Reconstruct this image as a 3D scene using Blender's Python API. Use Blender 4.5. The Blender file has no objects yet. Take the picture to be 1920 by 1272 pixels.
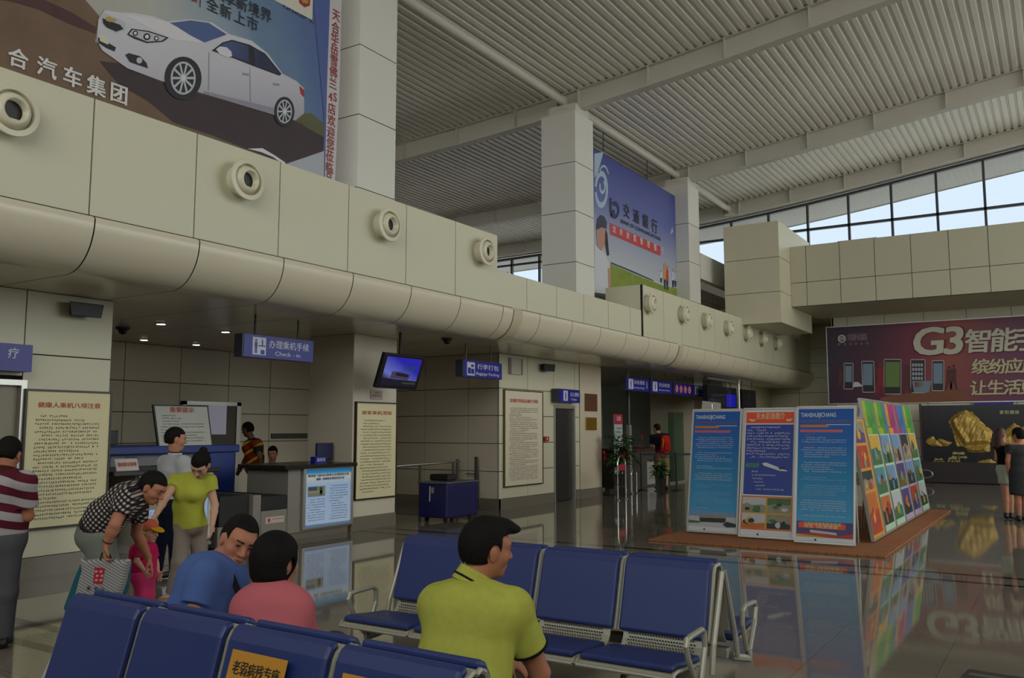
import bpy, math, random
import numpy as np
from mathutils import Vector
random.seed(7)
rng = np.random.default_rng(7)
SC = bpy.context.scene
COL = SC.collection

# ------------------------------------------------------------------ camera
F = 1622.0; YAW = -0.5674; PITCH = 0.1037; CH = 1.60
_cy, _sy, _cp, _sp = math.cos(YAW), math.sin(YAW), math.cos(PITCH), math.sin(PITCH)
FWD = np.array([_sy*_cp, _cy*_cp, _sp]); RT = np.array([_cy, -_sy, 0.0]); UP = np.cross(RT, FWD)
CAM = np.array([0.0, 0.0, CH])
cam_data = bpy.data.cameras.new('camera'); cam = bpy.data.objects.new('camera', cam_data); COL.objects.link(cam)
from mathutils import Matrix
cam.matrix_world = Matrix(((RT[0], UP[0], -FWD[0], 0), (RT[1], UP[1], -FWD[1], 0), (RT[2], UP[2], -FWD[2], CH), (0, 0, 0, 1)))
cam_data.sensor_width = 36.0; cam_data.lens = 36.0*F/1920.0; cam_data.clip_end = 300
SC.camera = cam

def S(h):
    """sRGB hex or 0-255 triple -> linear"""
    if isinstance(h, str):
        h = h.lstrip('#'); h = [int(h[i:i+2], 16) for i in (0, 2, 4)]
    return tuple(((c/255)/12.92 if c/255 <= .04045 else ((c/255+.055)/1.055)**2.4) for c in h)

# ------------------------------------------------------------------ world: bright hazy sky, brighter towards the sun side
SKY_VIEW, SKY_SUN = 1.15, 3.9
w = bpy.data.worlds.new('sky'); SC.world = w; w.use_nodes = True
nt = w.node_tree; nt.nodes.clear()
wo = nt.nodes.new('ShaderNodeOutputWorld'); wb = nt.nodes.new('ShaderNodeBackground')
tc = nt.nodes.new('ShaderNodeTexCoord'); sx = nt.nodes.new('ShaderNodeVectorMath'); sx.operation = 'DOT_PRODUCT'
sx.inputs[1].default_value = (0.86, -0.45, 0.22)
mr = nt.nodes.new('ShaderNodeMapRange'); mr.interpolation_type = 'SMOOTHSTEP'
mr.inputs[1].default_value = -0.15; mr.inputs[2].default_value = 0.85; mr.inputs[3].default_value = SKY_VIEW; mr.inputs[4].default_value = SKY_SUN
cr = nt.nodes.new('ShaderNodeValToRGB')
cr.color_ramp.elements[0].position = 0.0; cr.color_ramp.elements[0].color = (*S('#e4f0ff'), 1)
cr.color_ramp.elements[1].position = 1.0; cr.color_ramp.elements[1].color = (*S('#fffaf0'), 1)
mr2 = nt.nodes.new('ShaderNodeMapRange'); mr2.inputs[1].default_value = -0.2; mr2.inputs[2].default_value = 0.8
L = nt.links.new
L(tc.outputs['Generated'], sx.inputs[0]); L(sx.outputs['Value'], mr.inputs[0]); L(sx.outputs['Value'], mr2.inputs[0])
L(mr2.outputs[0], cr.inputs[0]); L(cr.outputs[0], wb.inputs[0]); L(mr.outputs[0], wb.inputs[1]); L(wb.outputs[0], wo.inputs[0])

SC.view_settings.view_transform = 'Standard'; SC.view_settings.look = 'None'
SC.view_settings.exposure = 0.0; SC.view_settings.gamma = 1.0; SC.view_settings.use_curve_mapping = False
SC.cycles.use_denoising = True
SC.cycles.max_bounces = 10; SC.cycles.diffuse_bounces = 5; SC.cycles.glossy_bounces = 4; SC.cycles.transparent_max_bounces = 12
SC.cycles.caustics_reflective = False; SC.cycles.caustics_refractive = False
SC.cycles.sample_clamp_indirect = 6.0

def portal(name, loc, rot, sx_, sy_):
    d = bpy.data.lights.new(name, 'AREA'); d.shape = 'RECTANGLE'; d.size = sx_; d.size_y = sy_; d.cycles.is_portal = True
    o = bpy.data.objects.new(name, d); COL.objects.link(o); o.location = loc; o.rotation_euler = rot
    return o
# sky light enters through the glazed front (right of the frame), the glazed end behind the camera and the high windows
portal('front_glazing_portal', (11.1, 19.0, 6.2), (0, math.pi/2, 0), 9.2, 20.6)
portal('end_glazing_portal', (0.5, -5.4, 6.5), (math.pi/2, 0, 0), 21.0, 4.6)
portal('high_window_portal', (-4, 28.75, 8.1), (-math.pi/2, 0, 0), 26.0, 2.6)

# ------------------------------------------------------------------ pixel -> place
def ray(px, py): return FWD*F + RT*(px-960) - UP*(py-636)
def on(ax, val, px, py):
    d = ray(px, py); k = 'xyz'.index(ax); return CAM + (val-CAM[k])/d[k]*d
def ax_(val, px, py): return on('x', val, px, py)
def ay_(val, px, py): return on('y', val, px, py)
def az_(val, px, py): return on('z', val, px, py)
def dp(depth, px, py): return CAM + ray(px, py)/F*depth

# ------------------------------------------------------------------ materials
MATS = {}
def mat(name, color, rough=0.6, metal=0.0, spec=0.5, var=0.0, scale=3.0, emit=None, coat=0.0, bump=0.0, bscale=40.0, alpha=None):
    if name in MATS: return MATS[name]
    m = bpy.data.materials.new(name); m.use_nodes = True; n = m.node_tree; b = n.nodes['Principled BSDF']
    c = S(color) if not isinstance(color, tuple) else color
    b.inputs['Base Color'].default_value = (*c, 1); b.inputs['Roughness'].default_value = rough
    b.inputs['Metallic'].default_value = metal; b.inputs['Specular IOR Level'].default_value = spec
    b.inputs['Coat Weight'].default_value = coat
    t = None
    if var or bump:
        t = n.nodes.new('ShaderNodeTexCoord')
    if var:
        no = n.nodes.new('ShaderNodeTexNoise'); no.inputs['Scale'].default_value = scale; no.inputs['Detail'].default_value = 4
        mx = n.nodes.new('ShaderNodeMix'); mx.data_type = 'RGBA'
        mx.inputs[6].default_value = (*[x*(1-var) for x in c], 1); mx.inputs[7].default_value = (*[min(1, x*(1+var)) for x in c], 1)
        n.links.new(t.outputs['Object'], no.inputs['Vector']); n.links.new(no.outputs['Fac'], mx.inputs[0]); n.links.new(mx.outputs[2], b.inputs['Base Color'])
    if bump:
        no2 = n.nodes.new('ShaderNodeTexNoise'); no2.inputs['Scale'].default_value = bscale
        bu = n.nodes.new('ShaderNodeBump'); bu.inputs['Strength'].default_value = bump; bu.inputs['Distance'].default_value = .01
        n.links.new(t.outputs['Object'], no2.inputs['Vector']); n.links.new(no2.outputs['Fac'], bu.inputs['Height']); n.links.new(bu.outputs[0], b.inputs['Normal'])
    if emit:
        b.inputs['Emission Color'].default_value = (*S(emit[0]), 1); b.inputs['Emission Strength'].default_value = emit[1]
    MATS[name] = m
    return m
def glass(name, color='#e8f4f2', mixf=0.1, rough=0.02):
    if name in MATS: return MATS[name]
    m = bpy.data.materials.new(name); m.use_nodes = True; n = m.node_tree; n.nodes.clear()
    o = n.nodes.new('ShaderNodeOutputMaterial'); mx = n.nodes.new('ShaderNodeMixShader')
    tr = n.nodes.new('ShaderNodeBsdfTransparent'); gl = n.nodes.new('ShaderNodeBsdfGlossy')
    tr.inputs[0].default_value = (*S(color), 1); gl.inputs['Roughness'].default_value = rough; mx.inputs[0].default_value = mixf
    n.links.new(tr.outputs[0], mx.inputs[1]); n.links.new(gl.outputs[0], mx.inputs[2]); n.links.new(mx.outputs[0], o.inputs[0])
    MATS[name] = m
    return m
def gradmat(name, stops, p0, p1, rough=0.5, noise=0.0, nscale=2.0):
    """printed colour running along the line p0 -> p1 (object coordinates); a print, so it is the thing's own colour"""
    m = bpy.data.materials.new(name); m.use_nodes = True; n = m.node_tree; b = n.nodes['Principled BSDF']
    b.inputs['Roughness'].default_value = rough
    t = n.nodes.new('ShaderNodeTexCoord'); su = n.nodes.new('ShaderNodeVectorMath'); su.operation = 'SUBTRACT'; su.inputs[1].default_value = tuple(p0)
    d = np.array(p1, float)-np.array(p0, float); d = d/(d@d)
    do = n.nodes.new('ShaderNodeVectorMath'); do.operation = 'DOT_PRODUCT'; do.inputs[1].default_value = tuple(d)
    r = n.nodes.new('ShaderNodeValToRGB'); e = r.color_ramp.elements
    e[0].position = stops[0][0]; e[0].color = (*S(stops[0][1]), 1); e[1].position = stops[-1][0]; e[1].color = (*S(stops[-1][1]), 1)
    for p, c in stops[1:-1]:
        k = e.new(p); k.color = (*S(c), 1)
    n.links.new(t.outputs['Object'], su.inputs[0]); n.links.new(su.outputs[0], do.inputs[0])
    if noise:
        no = n.nodes.new('ShaderNodeTexNoise'); no.inputs['Scale'].default_value = nscale; no.inputs['Detail'].default_value = 6
        ma = n.nodes.new('ShaderNodeMath'); ma.operation = 'MULTIPLY_ADD'; ma.inputs[1].default_value = noise
        n.links.new(t.outputs['Object'], no.inputs['Vector']); n.links.new(no.outputs['Fac'], ma.inputs[0]); n.links.new(do.outputs['Value'], ma.inputs[2])
        n.links.new(ma.outputs[0], r.inputs[0])
    else:
        n.links.new(do.outputs['Value'], r.inputs[0])
    n.links.new(r.outputs[0], b.inputs['Base Color'])
    MATS[name] = m
    return m

# ------------------------------------------------------------------ mesh building
def V(*a): return np.array(a, float)
def nrm(v): v = np.array(v, float); return v/np.linalg.norm(v)
def frame_of(d):
    d = nrm(d); a = V(0, 0, 1) if abs(d[2]) < .9 else V(1, 0, 0)
    u = nrm(np.cross(a, d)); return u, np.cross(d, u), d
def worldloc(o):
    p = np.zeros(3)
    while o is not None:
        p += np.array(o.location); o = o.parent
    return p
class MB:
    def __init__(s): s.v = []; s.f = []; s.m = []
    def add(s, vs, fs, mi=0):
        k = len(s.v); s.v += [tuple(map(float, p)) for p in vs]
        for f in fs: s.f.append(tuple(i+k for i in f)); s.m.append(mi)
        return s
    def poly(s, pts, mi=0): return s.add(pts, [tuple(range(len(pts)))], mi)
    def box(s, a, b, mi=0):
        x0, y0, z0 = [min(a[i], b[i]) for i in range(3)]; x1, y1, z1 = [max(a[i], b[i]) for i in range(3)]
        return s.add([(x0,y0,z0),(x1,y0,z0),(x1,y1,z0),(x0,y1,z0),(x0,y0,z1),(x1,y0,z1),(x1,y1,z1),(x0,y1,z1)],
                     [(0,3,2,1),(4,5,6,7),(0,1,5,4),(1,2,6,5),(2,3,7,6),(3,0,4,7)], mi)
    def obox(s, o, u, v, n, mi=0):
        o, u, v, n = [np.array(q, float) for q in (o, u, v, n)]
        if np.dot(np.cross(u, v), n) < 0: u, v = v, u
        p = [o, o+u, o+u+v, o+v]; p += [q+n for q in p]
        return s.add(p, [(0,3,2,1),(4,5,6,7),(0,1,5,4),(1,2,6,5),(2,3,7,6),(3,0,4,7)], mi)
    def prism(s, pts, n, mi=0):
        k = len(pts); n = np.array(n, float); p = [np.array(q, float) for q in pts]
        nn = sum((np.cross(p[i]-p[0], p[(i+1) % k]-p[0]) for i in range(1, k-1)), np.zeros(3))
        if np.dot(nn, n) < 0: p = p[::-1]
        return s.add(p+[q+n for q in p], [tuple(range(k))[::-1], tuple(range(k, 2*k))]+[(i, (i+1) % k, (i+1) % k+k, i+k) for i in range(k)], mi)
    def tube(s, path, r, seg=8, mi=0, closed=False, caps=True):
        path = [np.array(p, float) for p in path]; n = len(path); rs = r if hasattr(r, '__len__') else [r]*n
        u = None; rings = []
        for i, p in enumerate(path):
            if closed: d = nrm(path[(i+1) % n]-path[i-1])
            else:
                d = nrm(path[min(i+1, n-1)]-path[max(i-1, 0)])
            if u is None: u = frame_of(d)[0]
            u = nrm(u-d*np.dot(u, d)); v = np.cross(d, u)
            rings.append([p+rs[i]*(math.cos(2*math.pi*j/seg)*u+math.sin(2*math.pi*j/seg)*v) for j in range(seg)])
        vs = [q for rg in rings for q in rg]; fs = []
        for i in range(n if closed else n-1):
            a, b = i*seg, ((i+1) % n)*seg
            for j in range(seg): fs.append((a+j, a+(j+1) % seg, b+(j+1) % seg, b+j))
        if caps and not closed: fs += [tuple(range(seg))[::-1], tuple(range((n-1)*seg, n*seg))]
        return s.add(vs, fs, mi)
    def lathe(s, c, axis, prof, seg=20, mi=0):
        u, v, d = frame_of(axis); c = np.array(c, float)
        vs = [c+d*h+r*(math.cos(2*math.pi*j/seg)*u+math.sin(2*math.pi*j/seg)*v) for r, h in prof for j in range(seg)]
        fs = [(i*seg+j, i*seg+(j+1) % seg, (i+1)*seg+(j+1) % seg, (i+1)*seg+j) for i in range(len(prof)-1) for j in range(seg)]
        fs += [tuple(range(seg))[::-1], tuple(range((len(prof)-1)*seg, len(prof)*seg))]
        return s.add(vs, fs, mi)
    def extr(s, prof, d0, d1, mi=0, closed=False):
        """profile points swept straight from offset d0 to offset d1 (open sheet)"""
        k = len(prof); a = [np.array(p, float)+d0 for p in prof]; b = [np.array(p, float)+d1 for p in prof]
        return s.add(a+b, [(i, (i+1) % k, (i+1) % k+k, i+k) for i in range(k if closed else k-1)], mi)
    def join(s, o, mi0):
        k = len(s.v); s.v += o.v; s.f += [tuple(i+k for i in f) for f in o.f]; s.m += [m+mi0 for m in o.m]; return s
    def build(s, name, mats, parent=None, smooth=False, bevel=0.0, seg=2, base=None):
        if not isinstance(mats, (list, tuple)): mats = [mats]
        v = np.array(s.v, float)
        if parent is not None: off = worldloc(parent)
        elif base is not None: off = np.array(base, float)
        else: off = V((v[:, 0].min()+v[:, 0].max())/2, (v[:, 1].min()+v[:, 1].max())/2, v[:, 2].min())
        me = bpy.data.meshes.new(name); me.from_pydata([tuple(p) for p in v-off], [], s.f)
        for m in mats: me.materials.append(m)
        me.polygons.foreach_set('material_index', s.m)
        if smooth: me.polygons.foreach_set('use_smooth', [True]*len(s.f))
        me.update()
        o = bpy.data.objects.new(name, me); COL.objects.link(o)
        if parent is not None: o.parent = parent
        else: o.location = off
        if bevel:
            b = o.modifiers.new('bevel', 'BEVEL'); b.width = bevel; b.segments = seg; b.limit_method = 'ANGLE'; b.angle_limit = math.radians(40)
        return o
def tag(o, label=None, cat=None, group=None, kind=None):
    if label: o['label'] = label
    if cat: o['category'] = cat
    if group: o['group'] = group
    if kind: o['kind'] = kind
    return o
def thing(name, loc, label, cat, group=None):
    o = bpy.data.objects.new(name, None); o.empty_display_size = .1; COL.objects.link(o); o.location = tuple(loc)
    return tag(o, label, cat, group)
def copy_tree(o, parent=None):
    c = o.copy(); COL.objects.link(c)
    if parent is not None: c.parent = parent
    for ch in list(o.children): copy_tree(ch, c)
    return c
def struct(o, label=None): o['kind'] = 'structure'; return o
_fonts = {}
def text_mesh(body, size, bold=0.0, align='CENTER', sp=1.0):
    """outline of the writing as mesh data in its own plane (x right, y up); bold = stroke thickening by offset copies"""
    key = (body, size, bold, align, sp)
    if key in _fonts: return _fonts[key]
    k1 = (body, align, sp)
    if k1 not in _fonts:
        cu = bpy.data.curves.new('t', 'FONT'); cu.body = body; cu.size = 1.0; cu.align_x = align; cu.align_y = 'CENTER'; cu.space_character = sp
        cu.resolution_u = 3
        o = bpy.data.objects.new('t', cu); COL.objects.link(o)
        dg = bpy.context.evaluated_depsgraph_get(); me = bpy.data.meshes.new_from_object(o.evaluated_get(dg))
        _fonts[k1] = ([tuple(v.co) for v in me.vertices], [tuple(p.vertices) for p in me.polygons])
        bpy.data.objects.remove(o); bpy.data.curves.remove(cu); bpy.data.meshes.remove(me)
    v0, f0 = _fonts[k1]; vs, fs = [], []; k = len(v0)
    sh = [(0, 0)] if bold < .008 else [(bold*a, bold*b) for a, b in ((-.8, -.5), (.8, -.5), (-.8, .5), (.8, .5))]
    for i, (dx, dy) in enumerate(sh):
        vs += [((p[0]+dx)*size, (p[1]+dy)*size, .0006*i) for p in v0]; fs += [tuple(q+i*k for q in f) for f in f0]
    _fonts[key] = (vs, fs)
    return vs, fs
def put_text(mb, body, c, u, v, size, mi=0, bold=0.0, align='CENTER', sp=1.0, fit=None):
    """writes into a mesh builder: centre c, reading direction u, up v; fit = total width"""
    vs, fs = text_mesh(body, size, bold, align, sp); u = nrm(u); v = np.array(v, float)
    v = v/np.linalg.norm(v)
    k = 1.0
    xs = [p[0] for p in vs]
    if fit and xs: k = fit/max(1e-6, max(xs)-min(xs))
    nn_ = np.cross(u, v); mb.add([np.array(c)+u*p[0]*k+v*p[1]+nn_*p[2] for p in vs], fs, mi)
def text_lines(mb, o, u, v, n, wdt, rows, pitch, ch, mi=0, fill=.93, ragged=.25, indent=2):
    """rows of small print: every glyph a few short strokes; o = top left corner"""
    o = np.array(o, float)
    for r in range(rows):
        y = -r*pitch; last = random.random() < ragged; end = wdt*(random.uniform(.3, .9) if last else fill)
        x = ch*indent if (r == 0 or random.random() < .3) else 0.0
        while x < end:
            if random.random() > .06:
                for _ in range(3):
                    if random.random() < .55:
                        a, b = x+.05*ch, x+ch*random.uniform(.6, .85); yy = y-ch*random.uniform(.05, .85); h = ch*.16
                    else:
                        a = x+ch*random.uniform(.05, .7); b = a+ch*.15; yy = y-ch*.05; h = ch*.8
                    mb.add([o+u*a+v*yy, o+u*a+v*(yy-h), o+u*b+v*(yy-h), o+u*b+v*yy], [(0, 1, 2, 3)], mi)
            x += ch*1.02
# ================================================================== the hall itself
M_PANEL = mat('cream_panel', '#d0ccb4', .42, var=.03, scale=.7)
M_PANEL2 = mat('taupe_panel', '#cfc5b2', .45, var=.03, scale=.7)
M_JOINT = mat('dark_joint', '#26231c', .9)
M_WHITE = mat('white_panel', '#d6d4cc', .5, var=.02, scale=.6)
M_STEEL_W = mat('painted_steel', '#cfcabf', .45, var=.04, scale=1.2)
M_DECK = mat('roof_sheet', '#f1ede6', .4, metal=.0, var=.05, scale=.8)
M_SOFFIT = mat('soffit_panel', '#d8cfb8', .22, var=.03, scale=.9)
M_BASE = mat('grey_granite', '#7b7469', .25, var=.12, scale=30)
M_DARKFR = mat('dark_frame', '#3a3d44', .4)
M_CHROME = mat('brushed_steel', '#b9b9b6', .22, metal=1.0)
M_ALU = mat('aluminium', '#c4c3bd', .35, metal=.8)
M_BLACK = mat('black_plastic', '#17161a', .45)
M_GLASS = glass('window_glass', '#eef6f8', .08)
M_GLASSG = glass('green_glass', '#cfe0d8', .12)

WX = -9.55; SOF = 3.125; BX = -7.95; BACK = 29.8; DEEP = 33.3; BW = 28.9; BKF = 26.4
ZJ = [0.21, 0.755, 1.31, 1.87, 2.42, SOF]

def panels(mb, O, u, v, n, us, vs, gap=.014, th=.02, pm=0, jm=1):
    O, u, v, n = [np.array(q, float) for q in (O, u, v, n)]
    mb.obox(O+u*us[0]+v*vs[0]-n*(th+.05), u*(us[-1]-us[0]), v*(vs[-1]-vs[0]), n*.05, jm)
    for a, b in zip(us[:-1], us[1:]):
        for c, d in zip(vs[:-1], vs[1:]):
            mb.obox(O+u*(a+gap/2)+v*(c+gap/2)-n*th, u*(b-a-gap), v*(d-c-gap), n*th, pm)

# floor: polished tiles with dark inlaid bands
fm = bpy.data.materials.new('polished_granite_tiles'); fm.use_nodes = True
n = fm.node_tree; b = n.nodes['Principled BSDF']; t = n.nodes.new('ShaderNodeTexCoord')
br = n.nodes.new('ShaderNodeTexBrick'); br.offset = 0.0; br.inputs['Scale'].default_value = 1.0
br.inputs['Color1'].default_value = (*S('#877f74'), 1); br.inputs['Color2'].default_value = (*S('#847c71'), 1); br.inputs['Mortar'].default_value = (*S('#6b645b'), 1)
br.inputs['Mortar Size'].default_value = .004; br.inputs['Brick Width'].default_value = .8; br.inputs['Row Height'].default_value = .8
no = n.nodes.new('ShaderNodeTexNoise'); no.inputs['Scale'].default_value = 55; no.inputs['Detail'].default_value = 3
mx = n.nodes.new('ShaderNodeMix'); mx.data_type = 'RGBA'; mx.blend_type = 'MULTIPLY'; mx.inputs[0].default_value = .25
n.links.new(t.outputs['Object'], br.inputs['Vector']); n.links.new(t.outputs['Object'], no.inputs['Vector'])
n.links.new(br.outputs['Color'], mx.inputs[6]); n.links.new(no.outputs['Color'], mx.inputs[7]); n.links.new(mx.outputs[2], b.inputs['Base Color'])
b.inputs['Roughness'].default_value = .045; b.inputs['Specular IOR Level'].default_value = .62
M_BAND = mat('black_granite_band', '#221f1f', .06)
fb = MB(); bands = [(3.62, 3.74), (4.0, 4.12), (10.36, 10.46), (10.86, 10.97), (19.03, 19.13), (19.38, 19.48)]
ys = [-6.0]+[q for bd in bands for q in bd]+[33.6]
for i in range(len(ys)-1):
    fb.poly([(-19, ys[i], 0), (12, ys[i], 0), (12, ys[i+1], 0), (-19, ys[i+1], 0)], i % 2)
struct(fb.build('floor', [fm, M_BAND], base=(0, 0, 0)))

# lower left wall and its recesses
mbw = MB()
panels(mbw, (WX, 0, 0), (0, 1, 0), (0, 0, 1), (1, 0, 0), [-5.6, -4.4, -3.2, -2.0, -.8, .4, 1.6, 2.6, 3.55], ZJ)
panels(mbw, (WX, 0, 0), (0, 1, 0), (0, 0, 1), (1, 0, 0), [3.55, 5.07], [2.17, 2.42, SOF])
panels(mbw, (WX, 0, 0), (0, 1, 0), (0, 0, 1), (1, 0, 0), [5.07, 6.1], ZJ)
panels(mbw, (WX-.02, 6.1, 0), (-1, 0, 0), (0, 0, 1), (0, 1, 0), [.0, 1.45, 2.9, 4.35], ZJ)
struct(mbw.build('wall_left', [M_PANEL, M_JOINT]))
mb = MB(); mb.box((WX-.05, -5.6, 0), (WX+.012, 3.5, .21)); mb.box((WX-.05, 5.13, 0), (WX+.012, 6.11, .21)); struct(mb.build('baseboard_left', M_BASE))
# recess back wall of the check-in hall
mb = MB(); panels(mb, (-13.9, 0, 0), (0, 1, 0), (0, 0, 1), (1, 0, 0), [6.0, 6.9, 8.0, 9.14, 10.29, 11.4, 12.46, 13.6, 14.45], [0, .8, 1.35, 1.9, 2.45, SOF])
struct(mb.build('wall_checkin', [M_PANEL2, M_JOINT]))
# pillar by the check-in desk
mb = MB(); mb.box((WX-.99, 10.28, .21), (WX, 11.34, SOF)); struct(mb.build('wall_pillar', mat('pillar_panel', '#d8cebc', .45, var=.03), bevel=.01))
mb = MB(); mb.box((WX-1.0, 10.27, 0), (WX+.012, 11.35, .21)); struct(mb.build('baseboard_pillar', M_BASE))
# wall of the baggage corner, facing the camera
mb = MB(); panels(mb, (0, 14.5, 0), (-1, 0, 0), (0, 0, 1), (0, -1, 0), [9.57, 10.3, 11.42, 12.6, 13.9], ZJ)
struct(mb.build('wall_baggage', [M_PANEL2, M_JOINT]))
mb = MB(); mb.box((-13.9, 14.485, 0), (WX+.012, 14.55, .21)); struct(mb.build('baseboard_baggage', M_BASE))
# wall with the washroom door
mb = MB(); u, v, nn = (0, 1, 0), (0, 0, 1), (1, 0, 0)
panels(mb, (WX, 0, 0), u, v, nn, [14.5, 15.6, 16.7], ZJ)
panels(mb, (WX, 0, 0), u, v, nn, [16.7, 17.68], [2.12, 2.42, SOF])
panels(mb, (WX, 0, 0), u, v, nn, [17.68, 17.9], ZJ)
struct(mb.build('wall_washroom', [M_PANEL, M_JOINT]))
mb = MB(); mb.box((WX-.05, 14.48, 0), (WX+.012, 16.68, .21)); mb.box((WX-.05, 17.7, 0), (WX+.012, 17.9, .21)); struct(mb.build('baseboard_washroom', M_BASE))
mb = MB(); mb.box((WX-.6, 17.92, .21), (WX+.01, 19.02, SOF)); struct(mb.build('wall_pier', mat('pier_panel', '#cbbfaa', .5, var=.03)))
mb = MB(); mb.box((WX-.61, 17.91, 0), (WX+.022, 19.03, .21)); struct(mb.build('baseboard_pier', M_BASE))
# security hall behind: side, back and far pier
mb = MB(); mb.box((-15.5, 19.9, 0), (-15.4, 28.9, SOF)); mb.box((-15.4, 28.0, 0), (-9.55, 28.1, SOF)); struct(mb.build('wall_security', mat('dim_wall', '#bcc0b4', .6)))
mb = MB(); mb.box((-11.0, 25.35, 0), (WX, 26.15, SOF)); struct(mb.build('wall_security_pier', mat('pier_panel2', '#cbc1ad', .5)))
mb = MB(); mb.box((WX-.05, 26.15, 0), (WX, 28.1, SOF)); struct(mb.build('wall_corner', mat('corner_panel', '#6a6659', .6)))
# soffit above all of these
mb = MB()
yj = [-5.6+1.21*k for k in range(29)]
prof = [(-15.6, 0, SOF), (-8.28, 0, SOF)]
cx, cz = -8.28, 3.63
for k in range(1, 12):
    a = math.pi/2*k/11; prof.append((cx+.44*math.sin(a), 0, cz-(.505)*math.cos(a)))
prof += [(-7.86, 0, 3.655), (-7.95, 0, 3.66), (-8.2, 0, 3.66)]
off = 4.77-1.21*9
ys = [off+1.21*k for k in range(36)]; ys = [y for y in ys if y < DEEP-.3]+[DEEP]
gap = .014
for a, bb in zip(ys[:-1], ys[1:]): mb.extr(prof, V(0, a+gap/2, 0), V(0, bb-gap/2, 0), 0)
mb.extr([(p[0]-.012, 0, p[2]+.012) for p in prof], V(0, ys[0], 0), V(0, ys[-1], 0), 1)
struct(mb.build('ceiling_soffit', [M_SOFFIT, M_JOINT], smooth=True))
# round collars where two lengths of the rounded soffit edge meet
for k, y0 in enumerate((12.35, 19.85)):
    mb = MB(); pr = [(p[0]+.015, 0, p[2]-.012) for p in prof[1:-2]]
    mb.extr(pr, V(0, y0, 0), V(0, y0+.28, 0), 0); mb.extr([(p[0]-.03, 0, p[2]+.03) for p in pr], V(0, y0, 0), V(0, y0+.28, 0), 0)
    struct(mb.build('trim_%d' % (k+1), mat('soffit_collar', '#c6bb9f', .3)))
# bulkhead: first tall length, low parapet, second tall length, last step
def bulk(name, y0, y1, z1, xb, ys, zb=3.64, x=BX):
    mb = MB(); us = [y for y in ys if y0 < y < y1]
    panels(mb, (x, 0, 0), (0, 1, 0), (0, 0, 1), (1, 0, 0), [y0]+us+[y1], [zb, z1], gap=.016)
    mb.box((xb, y0, zb), (x-.05, y1, z1), 0)
    struct(mb.build(name, [M_PANEL, M_JOINT])); return mb
YJ = [4.77+1.21*k for k in range(-9, 30)]
bulk('wall_bulkhead', -5.6, 12.02, 4.87, -8.9, YJ)
bulk('wall_parapet', 12.04, 18.0, 4.29, -8.9, [13.03, 14.1, 15.2, 16.3, 17.4], x=-7.99)
bulk('wall_bulkhead_far', 18.03, 28.4, 4.88, -8.9, [19.2+1.19*k for k in range(8)])
bulk('wall_bulkhead_end', 28.42, DEEP-.02, 5.2, -8.4, [29.6, 30.8, 32.0])

# columns
def column(nm, y0):
    mb = MB(); x1, x0, y1 = -8.9, -9.775, y0+.875
    zs = [3.3, 4.15, 5.27, 6.42, 7.54, 8.72]
    for a, c in zip(zs[:-1], zs[1:]): mb.box((x0, y0, a+.007), (x1, y1, c-.007), 0)
    mb.box((x0+.02, y0+.02, 3.3), (x1-.02, y1-.02, 8.7), 1)
    mb.box((x0+.12, y0+.12, 8.7), (x1-.05, y1-.12, 8.95), 2)
    struct(mb.build(nm, [M_WHITE, M_JOINT, M_STEEL_W]))
CY = [2.55, 9.58, 16.59, 23.48]
for y in CY: column('column', y)
# tall panelled pier in front of the end wall, and its plain return
mb = MB(); zs = [4.68, 5.6, 6.62, 7.7]
for a, c in zip(zs[:-1], zs[1:]): mb.box((-8.45, 25.2, a+.007), (-6.8, BW-.05, c-.007), 0)
mb.box((-8.43, 25.22, 4.7), (-6.82, BW-.05, 7.68), 1)
struct(mb.build('wall_pier_upper', [mat('cream_panel_b', '#cfc9b0', .45, var=.03), M_JOINT]))
mb = MB(); mb.box((-9.1, 24.4, 6.05), (-8.9, 28.8, 6.82)); struct(mb.build('wall_gallery_beam', M_WHITE))
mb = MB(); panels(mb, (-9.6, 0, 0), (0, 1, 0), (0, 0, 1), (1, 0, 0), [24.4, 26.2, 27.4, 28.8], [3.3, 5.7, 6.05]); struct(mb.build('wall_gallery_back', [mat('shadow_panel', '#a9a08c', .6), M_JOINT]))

# end wall: lower wall, projecting bulkhead, high windows
mb = MB()
panels(mb, (0, BACK, 0), (1, 0, 0), (0, 0, 1), (0, -1, 0), [-6.4, -5.9, -4.75, -3.6, -2.4, -1.2, 0, 1.2, 2.4, 3.6, 4.8, 6, 7.2, 8.4, 9.6, 11], [.2, .75, 1.3, 1.85, 2.4, 2.95, 3.5, 4.05, 4.6, 5.5])
struct(mb.build('wall_back', [M_PANEL, M_JOINT]))
mb = MB(); panels(mb, (0, DEEP, 0), (1, 0, 0), (0, 0, 1), (0, -1, 0), [-9.6, -8.4, -7.2, -6.3], [0, .2, .75, 1.3, 1.85, 2.4, 2.95, 3.5, 4.05, 4.6, 5.5]); panels(mb, (-6.4, 0, 0), (0, -1, 0), (0, 0, 1), (-1, 0, 0), [-DEEP, -31.5, -BACK], [0, .2, .75, 1.3, 1.85, 2.4, 2.95, 3.5, 4.05, 4.6, 5.5])
struct(mb.build('wall_recess', [M_PANEL, M_JOINT]))
mb = MB(); mb.box((-9.6, BACK, 5.5), (-6.35, DEEP+.05, 5.6)); struct(mb.build('ceiling_recess', M_PANEL))
mb = MB(); mb.box((-6.4, BACK-.015, 0), (11, BACK+.05, .2)); struct(mb.build('baseboard_back', M_BASE))
mb = MB(); us = [-6.8, -6.33]+[-6.33+.965*k for k in range(1, 19)]
M_BLK = mat('cream_panel_backlit', '#bfbaa2', .45, var=.03)  # same cream panel, its colour darkened for the backlit side
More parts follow.
